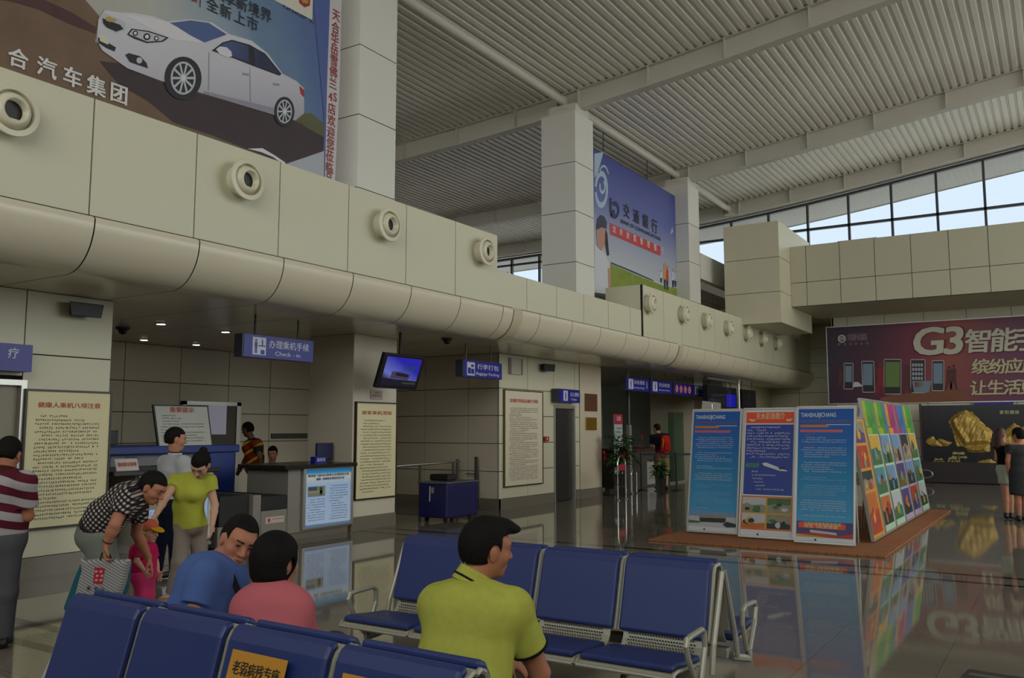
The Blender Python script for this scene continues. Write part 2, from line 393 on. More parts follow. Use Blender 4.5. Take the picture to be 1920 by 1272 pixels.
panels(mb, (0, BKF, 0), (1, 0, 0), (0, 0, 1), (0, -1, 0), us, [5.27, 5.99, 7.11], gap=.016)
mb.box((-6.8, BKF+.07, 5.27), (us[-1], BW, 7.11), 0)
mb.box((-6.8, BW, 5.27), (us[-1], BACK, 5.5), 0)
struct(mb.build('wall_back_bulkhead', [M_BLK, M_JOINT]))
mb = MB(); mb.box((-5.45, BKF+.2, 7.11), (-4.35, BKF+.6, 7.17)); struct(mb.build('trim_4', M_STEEL_W))
# roof curve
_zx = [-26, -14.3, -11.2, -8.93, -6.2, -2.6, 0, 4.7, 11.3, 14]; _zz = [8.36, 8.56, 8.70, 8.87, 9.15, 9.62, 9.94, 10.54, 11.3, 11.6]
_xs = np.linspace(-26, 13, 400); _k = np.ones(31)/31
_zs = np.interp(_xs, _zx, _zz); _p = np.pad(_zs, 15, mode='reflect', reflect_type='odd'); _zs = np.convolve(_p, _k, 'valid')
def zb(x): return float(np.interp(x, _xs, _zs))
# high window band: sill wall, mullions, transom, panes
def win_top(x): return zb(x)-.06
mb = MB(); mb.box((-24, BW, 5.5), (11, BW+.15, 7.3)); struct(mb.build('wall_back_upper', M_WHITE))
mx_ = [-6.83+1.29*k for k in range(-13, 14)]
mb = MB()
for x in mx_:
    mb.obox((x-.035, BW-.02, 7.3), (.07, 0, 0), (0, .12, 0), (0, 0, win_top(x)-7.3), 0)
mb.box((-24, BW-.02, 8.11), (11, BW+.08, 8.19), 0)
for a, c in zip(mx_[:-1], mx_[1:]):
    mb.prism([(a, BW-.04, win_top(a)-.07), (c, BW-.04, win_top(c)-.07), (c, BW-.04, win_top(c)+.02), (a, BW-.04, win_top(a)+.02)], (0, .16, 0), 0)
wf = mb.build('window_1', M_DARKFR); struct(wf)
mb = MB()
for a, c in zip(mx_[:-1], mx_[1:]):
    mb.poly([(a+.03, BW+.03, 7.3), (c-.03, BW+.03, 7.3), (c-.03, BW+.03, win_top(c)-.03), (a+.03, BW+.03, win_top(a)-.03)], 0)
mb.build('window_pane', M_GLASS, parent=wf)
# ribbed roof sheet
mb = MB(); pr = []; x = -25.5; P = .19; D = .045
while x < 12.5:
    for dx, dz in ((0, 0), (.095, 0), (.115, D), (.17, D)): pr.append((x+dx, 0, zb(x+dx)+.47+dz))
    x += P
mb.extr(pr, V(0, -5.6, 0), V(0, 29.0, 0), 0)
struct(mb.build('ceiling', M_DECK))
mb = MB(); up = [(xx, 0, zb(xx)+.62) for xx in np.linspace(-25.5, 12.4, 60)]
mb.extr(up, V(0, -6.5, 0), V(0, 31.8, 0), 0); struct(mb.build('roof_top', M_DECK))
# eaves outside the high windows
mb = MB()
yy = BW+.15
while yy < 31.7:
    mb.extr([(xx, 0, zb(xx)+.03) for xx in np.linspace(-25.5, 12.4, 50)], V(0, yy, 0), V(0, yy+.105, 0), 0)
    mb.extr([(xx, 0, zb(xx)+.06) for xx in np.linspace(-25.5, 12.4, 50)], V(0, yy+.1, 0), V(0, yy+.13, 0), 0)
    yy += .125
e = [(xx, 31.72, zb(xx)+.0) for xx in np.linspace(-25.5, 12.4, 50)]
mb.extr(e, V(0, 0, 0), V(0, 0, .65), 0)
struct(mb.build('ceiling_eaves', mat('eaves_sheet', '#c3c1bd', .5)))
# roof beams (I sections with stiffeners) across the hall
def beam(y, lo=-25, hi=12.4):
    mb = MB(); X = np.linspace(lo, hi, 46); t = .012
    for a, c in zip(X[:-1], X[1:]):
        za, zc = zb(a), zb(c)
        for (z0, z1, y0, y1) in ((0, .018, y-.125, y+.125), (.452, .47, y-.125, y+.125), (.018, .452, y-t, y+t)):
            mb.add([(a, y0, za+z0), (c, y0, zc+z0), (c, y1, zc+z0), (a, y1, za+z0), (a, y0, za+z1), (c, y0, zc+z1), (c, y1, zc+z1), (a, y1, za+z1)],
                   [(0, 3, 2, 1), (4, 5, 6, 7), (0, 1, 5, 4), (2, 3, 7, 6)], 0)
    for xx in [-9.0+1.72*k for k in range(-9, 13)]+[-9.55]:
        mb.box((xx-.008, y-.12, zb(xx)+.018), (xx+.008, y+.12, zb(xx)+.455), 0)
    return struct(mb.build('roof_beam', M_STEEL_W))
BY = [2.99, 10.02, 17.03, 23.92, 28.62]
for y in BY: beam(y)
# tube purlins along the column line
for a, c in zip(BY[:-1], BY[1:]):
    mb = MB(); z = zb(-9.3)+.21; mb.tube([(-9.3, a+.28, z), (-9.3, c-.28, z)], .09, 14)
    mb.box((-9.32, a+.02, z-.14), (-9.28, a+.3, z+.14)); mb.box((-9.32, c-.3, z-.14), (-9.28, c-.02, z+.14))
    mb.box((-9.45, a+.0, z-.2), (-9.15, a+.34, z-.17)); mb.box((-9.45, c-.34, z-.2), (-9.15, c, z-.17))
    struct(mb.build('roof_tie', M_STEEL_W))
# mezzanine floor behind the parapet
mb = MB(); mb.box((-24, -5.6, 3.3), (-8.95, 28.85, 3.5)); struct(mb.build('ceiling_mezzanine', mat('slab', '#9b958a', .8)))
mb = MB(); mb.box((-24.2, -5.6, 3.3), (-24, 29, 8.9)); struct(mb.build('wall_mezzanine', M_WHITE))
mb = MB(); mb.box((-19.1, -5.6, 0), (-19, 29, 3.3)); struct(mb.build('wall_rear', M_PANEL2))
# glazed front at the right and glazed end behind the viewer: only their frames and panes
def glazing(nm, horiz, const, a0, a1, z1):
    mb = MB(); gl = MB()
    for k in range(int((a1-a0)/2)+1):
        p = a0+2*k
        if horiz == 'y': mb.box((const-.05, p-.04, 0), (const+.05, p+.04, z1))
        else: mb.box((p-.04, const-.05, 0), (p+.04, const+.05, z1))
    for z in (.05, 2.5, 5.0, 7.5):
        if horiz == 'y': mb.box((const-.05, a0, z-.04), (const+.05, a1, z+.04))
        else: mb.box((a0, const-.05, z-.04), (a1, const+.05, z+.04))
    o = struct(mb.build(nm, M_DARKFR))
    gl.poly([(const, a0, 0), (const, a1, 0), (const, a1, z1), (const, a0, z1)] if horiz == 'y' else [(a0, const, 0), (a1, const, 0), (a1, const, z1), (a0, const, z1)])
    gl.build('window_pane', M_GLASS, parent=o)
glazing('window_2', 'y', 11.3, 8.6, 29.7, 10.9)
glazing('window_3', 'x', -5.55, -9.6, 11.2, 8.6)
mb = MB(); mb.box((11.2, 8.5, 0), (11.35, 29.8, 1.4)); mb.box((11.2, -5.5, 0), (11.35, 8.5, 11.2)); struct(mb.build('unseen_wall_right', M_PANEL))  # unseen solid wall, added to cut sky light low down and at the near end
mb = MB(); mb.box((-9.6, -5.65, 0), (11.3, -5.5, 4.3)); struct(mb.build('unseen_wall_front', M_PANEL))  # unseen wall behind the viewer, its height set to limit light from there
mb = MB(); mb.box((-9.62, 28.1, 0), (-9.45, DEEP+.05, 5.6)); struct(mb.build('wall_corner_end', M_PANEL))
mb = MB(); mb.box((-60, -60, -.3), (60, 80, -.25)); struct(mb.build('ground', mat('apron', '#c9c6be', .9)))
# ================================================================== banners, boards and signs
M_PAPER = mat('poster_paper', '#e2dab0', .6); M_INK = mat('black_print', '#2b2823', .6); M_RED = mat('red_print', '#b8382c', .5)
M_SIGNB = mat('sign_blue', '#1b1f8c', .35); M_SIGNW = mat('sign_white', '#c9cbe0', .4); M_WOODF = mat('dark_wood_frame', '#2c2117', .4)
YV, ZV, XV = V(0, 1, 0), V(0, 0, 1), V(1, 0, 0)

class Plane:
    """a printed sheet on an upright plane; takes points of the sheet by where the photograph shows them"""
    def __init__(s, ax, val, n): s.ax, s.val, s.n = ax, val, np.array(n, float)
    def at(s, px, py, k=0): return on(s.ax, s.val, px, py)+s.n*(.0025*k)
    def pts(s, P, k=0): return [s.at(x, y, k) for x, y in P]
    def h(s, px, py, dpx): return abs(on(s.ax, s.val, px, py-dpx/2)[2]-on(s.ax, s.val, px, py+dpx/2)[2])
def C1(*p): return [(x/2.526, y/2.526) for x, y in p]
def C4(*p): return [(900+x/2.766, 180+y/2.766) for x, y in p]

# ---- car banner
XB = -8.94; pl = Plane('x', XB, (1, 0, 0)); u, v = YV, ZV
t = thing('car_banner', (XB, 6.3, 4.6), 'large printed banner with a white car above the bulkhead beside the nearest column', 'banner')
mb = MB(); mb.box((XB-.03, 3.45, 4.75), (XB-.002, pl.at(633, 100)[1], 8.5)); mb.build('backing', M_WHITE, parent=t)
p0, p1 = pl.at(180, 60)-np.array(t.location), pl.at(600, 40)-np.array(t.location)
sky = gradmat('banner_sky', [(0, '#aaa79c'), (.35, '#b3b3ae'), (.6, '#8f9fb0'), (.82, '#66809f'), (1, '#54699a')], p0, p1, noise=.25, nscale=1.3)
gnd = mat('banner_ground', '#6f5846', .6, var=.35, scale=2.5); gnd2 = mat('banner_ground_dark', '#3a2d31', .6, var=.2, scale=3)
rockm = mat('banner_rock', '#4b3030', .6, var=.4, scale=4)
wht = gradmat('banner_car_white', [(0, '#cfcdd6'), (.5, '#c3c0cc'), (1, '#a6a3b4')], pl.at(300, 30)-np.array(t.location), pl.at(330, 200)-np.array(t.location))
wht2 = mat('banner_car_white2', '#d6d4dc', .5); shade = mat('banner_car_shade', '#8d8a9b', .5); glassc = gradmat('banner_car_glass', [(0, '#4c5f92'), (1, '#23284a')], pl.at(400, 60)-np.array(t.location), pl.at(480, 130)-np.array(t.location))
drk = mat('banner_dark', '#1d1b22', .5); chrome = mat('banner_chrome', '#b9bac6', .4); taill = mat('banner_taillight', '#a02834', .5)
strip = mat('banner_strip', '#c4bfc6', .5); bluem = mat('banner_blue', '#4c5f9c', .5); pale = mat('banner_pale', '#a8adbb', .5); card = mat('banner_card', '#cfccbd', .5)
greyl = mat('banner_rim_line', '#a59aa6', .5); gold = mat('banner_emblem', '#b79a4a', .4, metal=.3); green = mat('banner_grass', '#5a5a3a', .6, var=.3, scale=5)
mats = [sky, gnd, gnd2, rockm, wht, wht2, shade, glassc, drk, chrome, taill, strip, bluem, pale, card, greyl, gold, green]
I = {m.name: k for k, m in enumerate(mats)}
mb = MB(); zt = 8.45
def PP(P, m, k): mb.poly(pl.pts(P, k), I[m])
ye = pl.at(617, 60)[1]
mb.poly([(XB+.002, 3.5, 4.8), (XB+.002, ye, 4.8), (XB+.002, ye, zt), (XB+.002, 3.5, zt)], 0)
g = [(-150, -100), (60, -30), (160, 0), (186, 30), (178, 78), (300, 150), (560, 205), (608, 232), (604, 283), (540, 307), (545, 345), (0, 150), (-150, 95)]
PP(g, 'banner_ground', 1)
PP(C1((0, 0), (210, 0), (330, 55), (420, 110), (455, 130), (450, 160), (330, 115), (180, 45), (60, 10)), 'banner_rock', 2)
PP(C1((470, 290), (560, 300), (760, 390), (960, 450), (1290, 545), (1400, 575), (1532, 640), (1532, 718), (1355, 775), (1150, 700), (1000, 640), (820, 580), (700, 480), (560, 400)), 'banner_ground_dark', 2)
PP(C1((1400, 545), (1470, 535), (1532, 585), (1532, 650), (1440, 600)), 'banner_grass', 3)
PP(C1((-60, 298), (0, 322), (430, 470), (950, 640), (1340, 775), (1355, 790), (940, 652), (430, 483), (0, 334), (-60, 310)), 'banner_rim_line', 4)
PP(C1((1170, 705), (1240, 703), (1300, 738), (1350, 772), (1340, 780), (1290, 745), (1235, 722)), 'banner_car_white2', 5)
PP(C1((1355, 777), (1532, 716), (1532, 860), (1380, 850)), 'banner_pale', 5)
PP(C1((1476, -60), (1566, -60), (1550, 400), (1538, 845), (1529, 720), (1533, 560)), 'banner_blue', 4)
PP(C1((1562, -60), (1616, -60), (1606, 400), (1583, 856), (1536, 840), (1546, 400)), 'banner_strip', 5)
PP(C1((1295, -40), (1482, -40), (1477, 95), (1300, 3)), 'banner_card', 3)
PP(C1((1412, -10), (1468, -10), (1465, 28), (1440, 36), (1415, 15)), 'banner_taillight', 4)
PP(C1((1425, -2), (1458, 3), (1455, 18), (1430, 14)), 'banner_emblem', 5)
# the car
PP(C1((455, 190), (462, 95), (492, 50), (560, 60), (640, 64), (720, 78), (790, 104), (900, 93), (1000, 108), (1080, 162), (1190, 195), (1265, 255), (1335, 350), (1400, 385), (1437, 420), (1437, 538), (1395, 572), (1290, 545), (960, 445), (755, 383), (600, 325), (480, 240)), 'banner_car_white', 6)
PP(C1((590, 72), (700, 84), (790, 106), (820, 122), (960, 205), (830, 190), (700, 135)), 'banner_car_white2', 7)
PP(C1((800, 110), (900, 98), (985, 110), (1070, 165), (965, 203), (895, 168), (830, 125)), 'banner_car_glass', 7)
PP(C1((998, 242), (1050, 202), (1095, 190), (1178, 213), (1252, 255), (1330, 352), (1318, 360), (1200, 316), (1095, 275)), 'banner_dark', 7)
PP(C1((1015, 240), (1055, 207), (1097, 197), (1172, 219), (1176, 300), (1095, 268)), 'banner_car_glass', 8)
PP(C1((1198, 228), (1250, 262), (1318, 348), (1312, 353), (1203, 312)), 'banner_car_glass', 8)
PP(C1((1018, 236), (1035, 222), (1068, 226), (1090, 246), (1094, 268), (1070, 274), (1035, 258)), 'banner_car_white2', 9)
PP(C1((472, 85), (490, 62), (560, 92), (592, 112), (585, 145), (545, 157), (500, 135), (478, 112)), 'banner_chrome', 7)
PP(C1((480, 88), (565, 120), (580, 140), (545, 152), (500, 132), (484, 114)), 'banner_dark', 8)
PP(C1((496, 84), (520, 80), (520, 88), (545, 92), (545, 104), (522, 100), (520, 108), (496, 100)), 'banner_emblem', 9)
PP(C1((458, 178), (500, 200), (545, 226), (538, 246), (500, 230), (462, 205)), 'banner_dark', 7)
PP(C1((468, 160), (510, 180), (508, 214), (468, 196)), 'banner_card', 8)
PP(C1((597, 166), (618, 137), (700, 148), (795, 180), (768, 200), (690, 206), (630, 185)), 'banner_dark', 7)
PP(C1((606, 164), (622, 143), (698, 154), (780, 181), (760, 195), (692, 199)), 'banner_chrome', 8)
for cx_, cy_, r in ((635, 160, 13), (690, 176, 17), (735, 184, 12)):
    PP(C1(*[(cx_+r*math.cos(a), cy_+r*math.sin(a)) for a in np.linspace(0, 6.0, 12)]), 'banner_dark', 9)
    PP(C1(*[(cx_+.55*r*math.cos(a), cy_+.55*r*math.sin(a)) for a in np.linspace(0, 6.0, 12)]), 'banner_car_white2', 10)
PP(C1((588, 262), (605, 253), (660, 268), (690, 300), (697, 326), (610, 296)), 'banner_dark', 7)
PP(C1(*[(655+14*math.cos(a), 288+15*math.sin(a)) for a in np.linspace(0, 6.0, 10)]), 'banner_chrome', 8)
PP(C1((984, 250), (988, 250), (986, 432), (981, 430)), 'banner_car_shade', 7); PP(C1((1178, 320), (1181, 320), (1184, 485), (1180, 484)), 'banner_car_shade', 7)
PP(C1((960, 432), (1290, 512), (1292, 545), (960, 446)), 'banner_car_shade', 7)
for hx, hy in ((1160, 353), (1305, 401)): PP(C1((hx-17, hy-7), (hx+14, hy-2), (hx+14, hy+7), (hx-17, hy+3)), 'banner_car_shade', 8)
PP(C1((1414, 408), (1436, 428), (1436, 462), (1420, 446)), 'banner_taillight', 8)
for cx_, cy_, ra, rb, r2a, r2b in ((862, 372, 88, 102, 55, 74), (1342, 530, 48, 70, 33, 53)):
    El = lambda a, b, n=28, o=0: [(cx_+o+a*math.cos(q), cy_+b*math.sin(q)) for q in np.linspace(0, 2*math.pi, n, endpoint=False)]
    PP(C1(*El(ra, rb)), 'banner_dark', 8); PP(C1(*El(r2a*1.08, r2b*1.06)), 'banner_chrome', 9); PP(C1(*El(r2a*.92, r2b*.93)), 'banner_dark', 10)
    for q in np.linspace(0, 2*math.pi, 10, endpoint=False):
        e = [(cx_+r2a*rr*math.cos(q+d), cy_+r2b*rr*math.sin(q+d)) for rr, d in ((.15, -.5), (.98, -.085), (.98, .085), (.15, .5))]
        PP(C1(*e), 'banner_chrome', 11)
    PP(C1(*El(r2a*.2, r2b*.2, 10)), 'banner_car_white2', 12)
pic, pmats = mb, mats
mb = MB()
def chars(mbx, pl, s, pos, hpx, k=6, mi=0, bold=.012, wk=1.0, u=YV):
    for ch, (x, y) in zip(s, pos):
        vs, fs = text_mesh(ch, pl.h(x, y, hpx), bold); c = pl.at(x, y, k)
        mbx.add([c+u*q[0]*wk+ZV*q[1]+pl.n*q[2] for q in vs], fs, mi)
chars(mb, pl, '集享新境界', [(x/2.526, y/2.526) for x, y in ((1035, -25), (1088, 0), (1142, 25), (1200, 50), (1257, 76))], 27, mi=0)
chars(mb, pl, '｜全新上市', [(x/2.526, y/2.526) for x, y in ((945, 8), (1003, 32), (1066, 62), (1133, 90), (1193, 118))], 27, mi=0)
chars(mb, pl, '合汽车集团', [(x/2.526, y/2.526) for x, y in ((82, 285), (218, 330), (340, 375), (453, 417), (560, 452))], 38, mi=1, bold=.03)
chars(mb, pl, '天合华岳雪佛兰4S店欢迎您莅临品', [(x/2.526, y/2.526) for x, y in ((1588, 78), (1585, 137), (1582, 188), (1580, 238), (1578, 291), (1576, 345), (1573, 401), (1562, 461), (1583, 464), (1568, 521), (1566, 577), (1563, 633), (1561, 688), (1558, 744), (1556, 800), (1554, 852))], 23, mi=2, bold=.015, k=7, wk=.9)
text_lines(mb, pl.at(520, 3, 6), YV, ZV, None, .75, 1, .1, .05, 0)
PPx = C1((905, -10), (928, -10), (932, 12), (905, 5)); mb.poly(pl.pts(PPx, 4), 2)
pic.join(mb, len(pmats)); pic.build('printed_picture', pmats+[mat('banner_letter_dark', '#2c3340', .5), mat('banner_letter_white', '#d8d6d8', .5), mat('banner_letter_red', '#97342f', .5)], parent=t)

# ---- bank hoarding hung between two columns
XK = -9.3; pl = Plane('x', XK, (1, 0, 0)); Y0, Y1 = 17.5, 23.6
t = thing('bank_hoarding', (XK, 20.5, 4.7), 'blue bank advertisement board hung between the two farther columns', 'hoarding')
mb = MB(); mb.box((XK-.12, Y0, 4.75), (XK-.003, Y1, 8.4)); mb.build('board', M_DARKFR, parent=t)
tl = np.array(t.location)
bg = gradmat('bank_print', [(0, '#3d4a34'), (.12, '#c2c4cc'), (.35, '#a3a8be'), (.62, '#5f68a8'), (1, '#343b86')], pl.at(1200, 560)-tl, pl.at(1195, 310)-tl)
ml = [bg, mat('bank_pale', '#a9bccf', .5), mat('bank_navy', '#1b2250', .5), mat('bank_red', '#c23a40', .5), mat('bank_white', '#c9cbd6', .5), mat('bank_skin', '#b98a7c', .6), mat('bank_hair', '#2a2326', .6), mat('bank_green', '#7f9136', .6, var=.3, scale=3), mat('bank_yellow', '#c79a34', .6), mat('bank_cap', '#3c3f55', .6)]
mb = MB(); Q = lambda P, m, k: mb.poly(pl.pts(P, k), m)
mb.poly([(XK+.001, Y0, 4.78), (XK+.001, Y1, 4.78), (XK+.001, Y1, 8.38), (XK+.001, Y0, 8.38)], 0)
def ring(cx_, cy_, a0, a1, r0, r1, sx_=1.0, n=18, m=1, k=2, f=C4):
    A = np.linspace(math.radians(a0), math.radians(a1), n)
    P = [(cx_+r1*sx_*math.cos(q), cy_+r1*math.sin(q)) for q in A]+[(cx_+r0*sx_*math.cos(q), cy_+r0*math.sin(q)) for q in A[::-1]]
    mb.poly(pl.pts(f(*P), k), m)
ring(628, 485, -170, 170, 68, 98, .36); ring(634, 470, -60, 210, 22, 40, .42); ring(640, 430, -150, -20, 60, 72, .4)
Q(C4((592, 300), (640, 290), (610, 400), (592, 430)), 1, 2)
Q(C4((670, 530), (682, 528), (682, 622), (678, 632), (670, 600)), 2, 3); ring(697, 592, -120, 150, 24, 46, .55, m=2, k=3); ring(690, 605, 0, 350, 0, 15, .6, m=2, k=4)
Q(C4((672, 658), (934, 782), (934, 830), (674, 718)), 3, 3)
Q(C4((676, 870), (800, 925), (950, 985), (1030, 1000), (1030, 1060), (672, 1030)), 7, 2)
Q(C4((676, 868), (800, 920), (900, 962), (898, 956), (800, 912), (678, 862)), 2, 3)
Q(C4((592, 770), (612, 790), (648, 815), (668, 870), (672, 1030), (592, 1020)), 4, 3)
Q(C4((660, 890), (676, 900), (678, 985), (664, 1000)), 5, 4)
Q(C4((602, 690), (610, 672), (640, 676), (654, 712), (648, 770), (625, 805), (606, 770)), 5, 4)
Q(C4((600, 690), (606, 640), (622, 618), (642, 626), (656, 655), (654, 690), (628, 682), (606, 694)), 9, 5)
Q(C4((648, 690), (658, 715), (668, 826), (658, 830), (646, 760)), 6, 5)
for x, y, h, m in ((938, 930, 60, 4), (957, 920, 130, 8), (970, 930, 120, 3), (1000, 935, 90, 4), (1012, 940, 80, 1)):
    Q(C4((x-4, y-h*.25), (x+5, y-h*.25), (x+8, y+h*.25), (x-7, y+h*.25)), m, 3); Q(C4((x-5, y+h*.25), (x+6, y+h*.25), (x+4, y+h*.65), (x-3, y+h*.65)), 2, 3)
    ring(x, y-h*.34, 0, 350, 0, h*.085, .6, m=5, k=3)
Q(C4((985, 720), (996, 680), (1002, 705)), 1, 2)
pic, pmats = mb, ml
mb = MB()
chars(mb, pl, '交通銀行', [(900+x/2.766, 180+y/2.766) for x, y in ((758, 603), (808, 631), (856, 656), (903, 682))], 27, bold=.02)
c0, c1 = pl.at(900+728/2.766, 180+648/2.766, 6), pl.at(900+934/2.766, 180+746/2.766, 6)
put_text(mb, 'BANK OF COMMUNICATIONS', (c0+c1)/2, YV, ZV, pl.h(1200, 430, 9), 0, bold=.02, fit=abs(c1[1]-c0[1]))
chars(mb, pl, '您的财富管理银行', [(900+(693+x*35.5)/2.766, 180+(695+x*15.6)/2.766) for x in range(8)], 13.5, mi=1, bold=.02, k=6)
pic.join(mb, len(pmats)); pic.build('printed_picture', pmats+[mat('bank_letter', '#1d1f33', .5), mat('bank_letter_w', '#dcd4d6', .5)], parent=t)
for y in (18.9, 21.6):
    mb = MB(); mb.tube([(XK-.05, y, 8.4), (XK-.05, y, zb(XK)+.12)], .012, 6); mb.build('hanger_rod', M_DARKFR, parent=t)

# ---- phone hoarding on the end wall
YG = BACK-.06; pl = Plane('y', YG, (0, -1, 0)); xl, zt_, zb_ = pl.at(1553, 700)[0], pl.at(1553, 615)[2], pl.at(1556, 757)[2]
t = thing('phone_hoarding', ((xl+6)/2, YG, zb_), 'wide magenta mobile phone advertisement high on the end wall', 'hoarding')
tl = np.array(t.location)
mb = MB(); mb.box((xl-.03, YG+.002, zb_-.03), (6.2, YG+.055, zt_+.03)); mb.build('backing', M_ALU, parent=t)
bg = gradmat('phone_print', [(0, '#33203a'), (.1, '#4d1e3a'), (.2, '#7d2140'), (.28, '#9a4a3c'), (.38, '#76334e'), (.52, '#4d2a5e'), (1, '#3b2566')], (xl-tl[0], 0, 0), (xl+12-tl[0], 0, -1.6), rough=.4)
ml = [bg, mat('phone_orange', '#86523a', .5, var=.2, scale=2), mat('phone_white', '#d4d0d2', .5), mat('phone_black', '#221e26', .4), mat('phone_screen', '#7b8fa6', .4), mat('phone_green', '#6f8a4a', .5), mat('phone_red', '#8e2233', .5), mat('phone_brown', '#5c3034', .5), mat('phone_keys', '#aeb0bd', .5), mat('phone_yellow', '#b99a3a', .5)]
mb = MB(); Q = lambda P, m, k: mb.poly(pl.pts(P, k), m)
mb.poly([(xl, YG-.001, zb_), (6.15, YG-.001, zb_), (6.15, YG-.001, zt_), (xl, YG-.001, zt_)], 0)
G = lambda *p: [(1540+x/5.053, 590+y/5.053) for x, y in p]
Q(G((560, 790), (700, 755), (1000, 735), (1300, 700), (1400, 760), (1400, 822), (900, 835), (560, 838)), 1, 1)
def phone(x, y, w, h, screen, keys=0, sl=0):
    Q(G((x-w/2, y-h/2+8), (x-w/2+8, y-h/2), (x+w/2-8, y-h/2), (x+w/2, y-h/2+8), (x+w/2-sl, y+h/2-8), (x+w/2-8-sl, y+h/2), (x-w/2+8-sl, y+h/2), (x-w/2-sl, y+h/2-8)), 2, 3)
    Q(G((x-w/2+5, y-h/2+6), (x+w/2-5, y-h/2+6), (x+w/2-5-sl, y+h/2-6), (x-w/2+5-sl, y+h/2-6)), 3, 4)
    Q(G((x-w/2+14, y-h/2+28), (x+w/2-14, y-h/2+28), (x+w/2-14, y+h/2-(70 if not keys else 120)), (x-w/2+14, y+h/2-(70 if not keys else 120))), screen, 5)
    for r in range(keys):
        for c in range(4):
            a, b2 = x-w/2+16+c*(w-32)/4, y-h/2+40+r*42
            Q(G((a, b2), (a+(w-32)/4-7, b2), (a+(w-32)/4-7, b2+28), (a, b2+28)), 8, 6)
phone(258, 585, 90, 250, 4); phone(440, 590, 120, 300, 4, sl=-10); phone(675, 590, 165, 335, 5); phone(915, 585, 140, 320, 3, keys=4); phone(1105, 580, 115, 290, 4)
Q(G((860, 630), (1045, 630), (1020, 740), (880, 740)), 4, 7); Q(G((885, 640), (905, 640), (905, 690), (890, 690)), 6, 8); Q(G((910, 640), (930, 640), (930, 690), (912, 690)), 1, 8); Q(G((935, 640), (962, 640), (960, 688), (935, 688)), 5, 8)
def figure(x, y, h, m):
    Q(G((x-.1*h, y-.33*h), (x+.1*h, y-.33*h), (x+.09*h, y+.1*h), (x-.09*h, y+.1*h)), m, 7); Q(G((x-.09*h, y+.1*h), (x+.09*h, y+.1*h), (x+.16*h, y+.5*h), (x+.08*h, y+.5*h), (x, y+.2*h), (x-.1*h, y+.5*h), (x-.17*h, y+.5*h)), m, 7)
    Q(G(*[(x+.065*h*math.cos(a), y-.42*h+.075*h*math.sin(a)) for a in np.linspace(0, 6, 9)]), m, 7)
figure(560, 610, 320, 6); figure(812, 610, 280, 7); figure(1210, 600, 230, 7); figure(1255, 590, 240, 7); figure(180, 610, 200, 7)
Q(G((300, 690), (395, 680), (350, 640), (310, 640)), 2, 6)
cc = G((195, 230))[0]
Q(G(*[(195+38*math.cos(a), 230+38*math.sin(a)) for a in np.linspace(0, 6.1, 20)]), 2, 3)
Q(G(*[(195+27*math.cos(a), 230+27*math.sin(a)) for a in np.linspace(0, 6.1, 18)]), 7, 4)
for k in (-12, 0, 12): Q(G((170, 228+k), (220, 222+k), (220, 228+k), (170, 234+k)), 2, 5)
pic, pmats = mb, ml
mb = MB()
def chx(s, pos, hpx, k, mi, bold, wk=1.0):
    for ch, (x, y) in zip(s, pos):
        x, y = G((x, y))[0]; vs, fs = text_mesh(ch, pl.h(x, y, hpx), bold); c = pl.at(x, y, k)
        mb.add([c+XV*(q[0]*wk+.12*q[1])+ZV*q[1]+pl.n*q[2] for q in vs], fs, mi)
chx('G3', [(1022, 270), (1262, 262)], 74, 6, 1, .055, 1.12); chx('G3', [(1018, 268), (1258, 260)], 72, 8, 0, .032, 1.08)
chx('智能手机', [(1488, 268), (1730, 258), (1955, 250), (2170, 240)], 47, 8, 0, .03); chx('智能手机', [(1494, 276), (1736, 266), (1961, 258), (2176, 248)], 47, 6, 1, .04)
chx('缤纷应用', [(1508, 505), (1668, 502), (1825, 498), (1980, 494)], 30, 8, 2, .03); chx('缤纷应用', [(1513, 510), (1673, 507), (1830, 503), (1985, 499)], 30, 6, 1, .04)
chx('让生活更精彩', [(1490, 708), (1650, 704), (1808, 700), (1965, 696), (2120, 690), (2270, 688)], 30, 8, 2, .03); chx('让生活更精彩', [(1495, 713), (1655, 709), (1813, 705), (1970, 701), (2125, 695), (2275, 693)], 30, 6, 1, .04)
a, b2 = pl.at(*G((247, 215))[0], 4), pl.at(*G((432, 210))[0], 4); put_text(mb, '中国移动通信', (a+b2)/2, XV, ZV, .2, 3, bold=.01, fit=b2[0]-a[0])
a, b2 = pl.at(*G((247, 240))[0], 4), pl.at(*G((432, 237))[0], 4); put_text(mb, 'CHINA MOBILE', (a+b2)/2, XV, ZV, .12, 3, fit=b2[0]-a[0])
for k, ch in enumerate('移动改变生活'):
    chx(ch, [(170+k*53, 285-k*2)], 5, 4, 3, .01)
pic.join(mb, len(pmats)); pic.build('printed_picture', pmats+[mat('phone_letter', '#d2d0bd', .5), mat('phone_letter_edge', '#6d1530', .5), mat('phone_letter_cream', '#c9c49a', .5), mat('phone_letter_small', '#9a8a9a', .5)], parent=t)

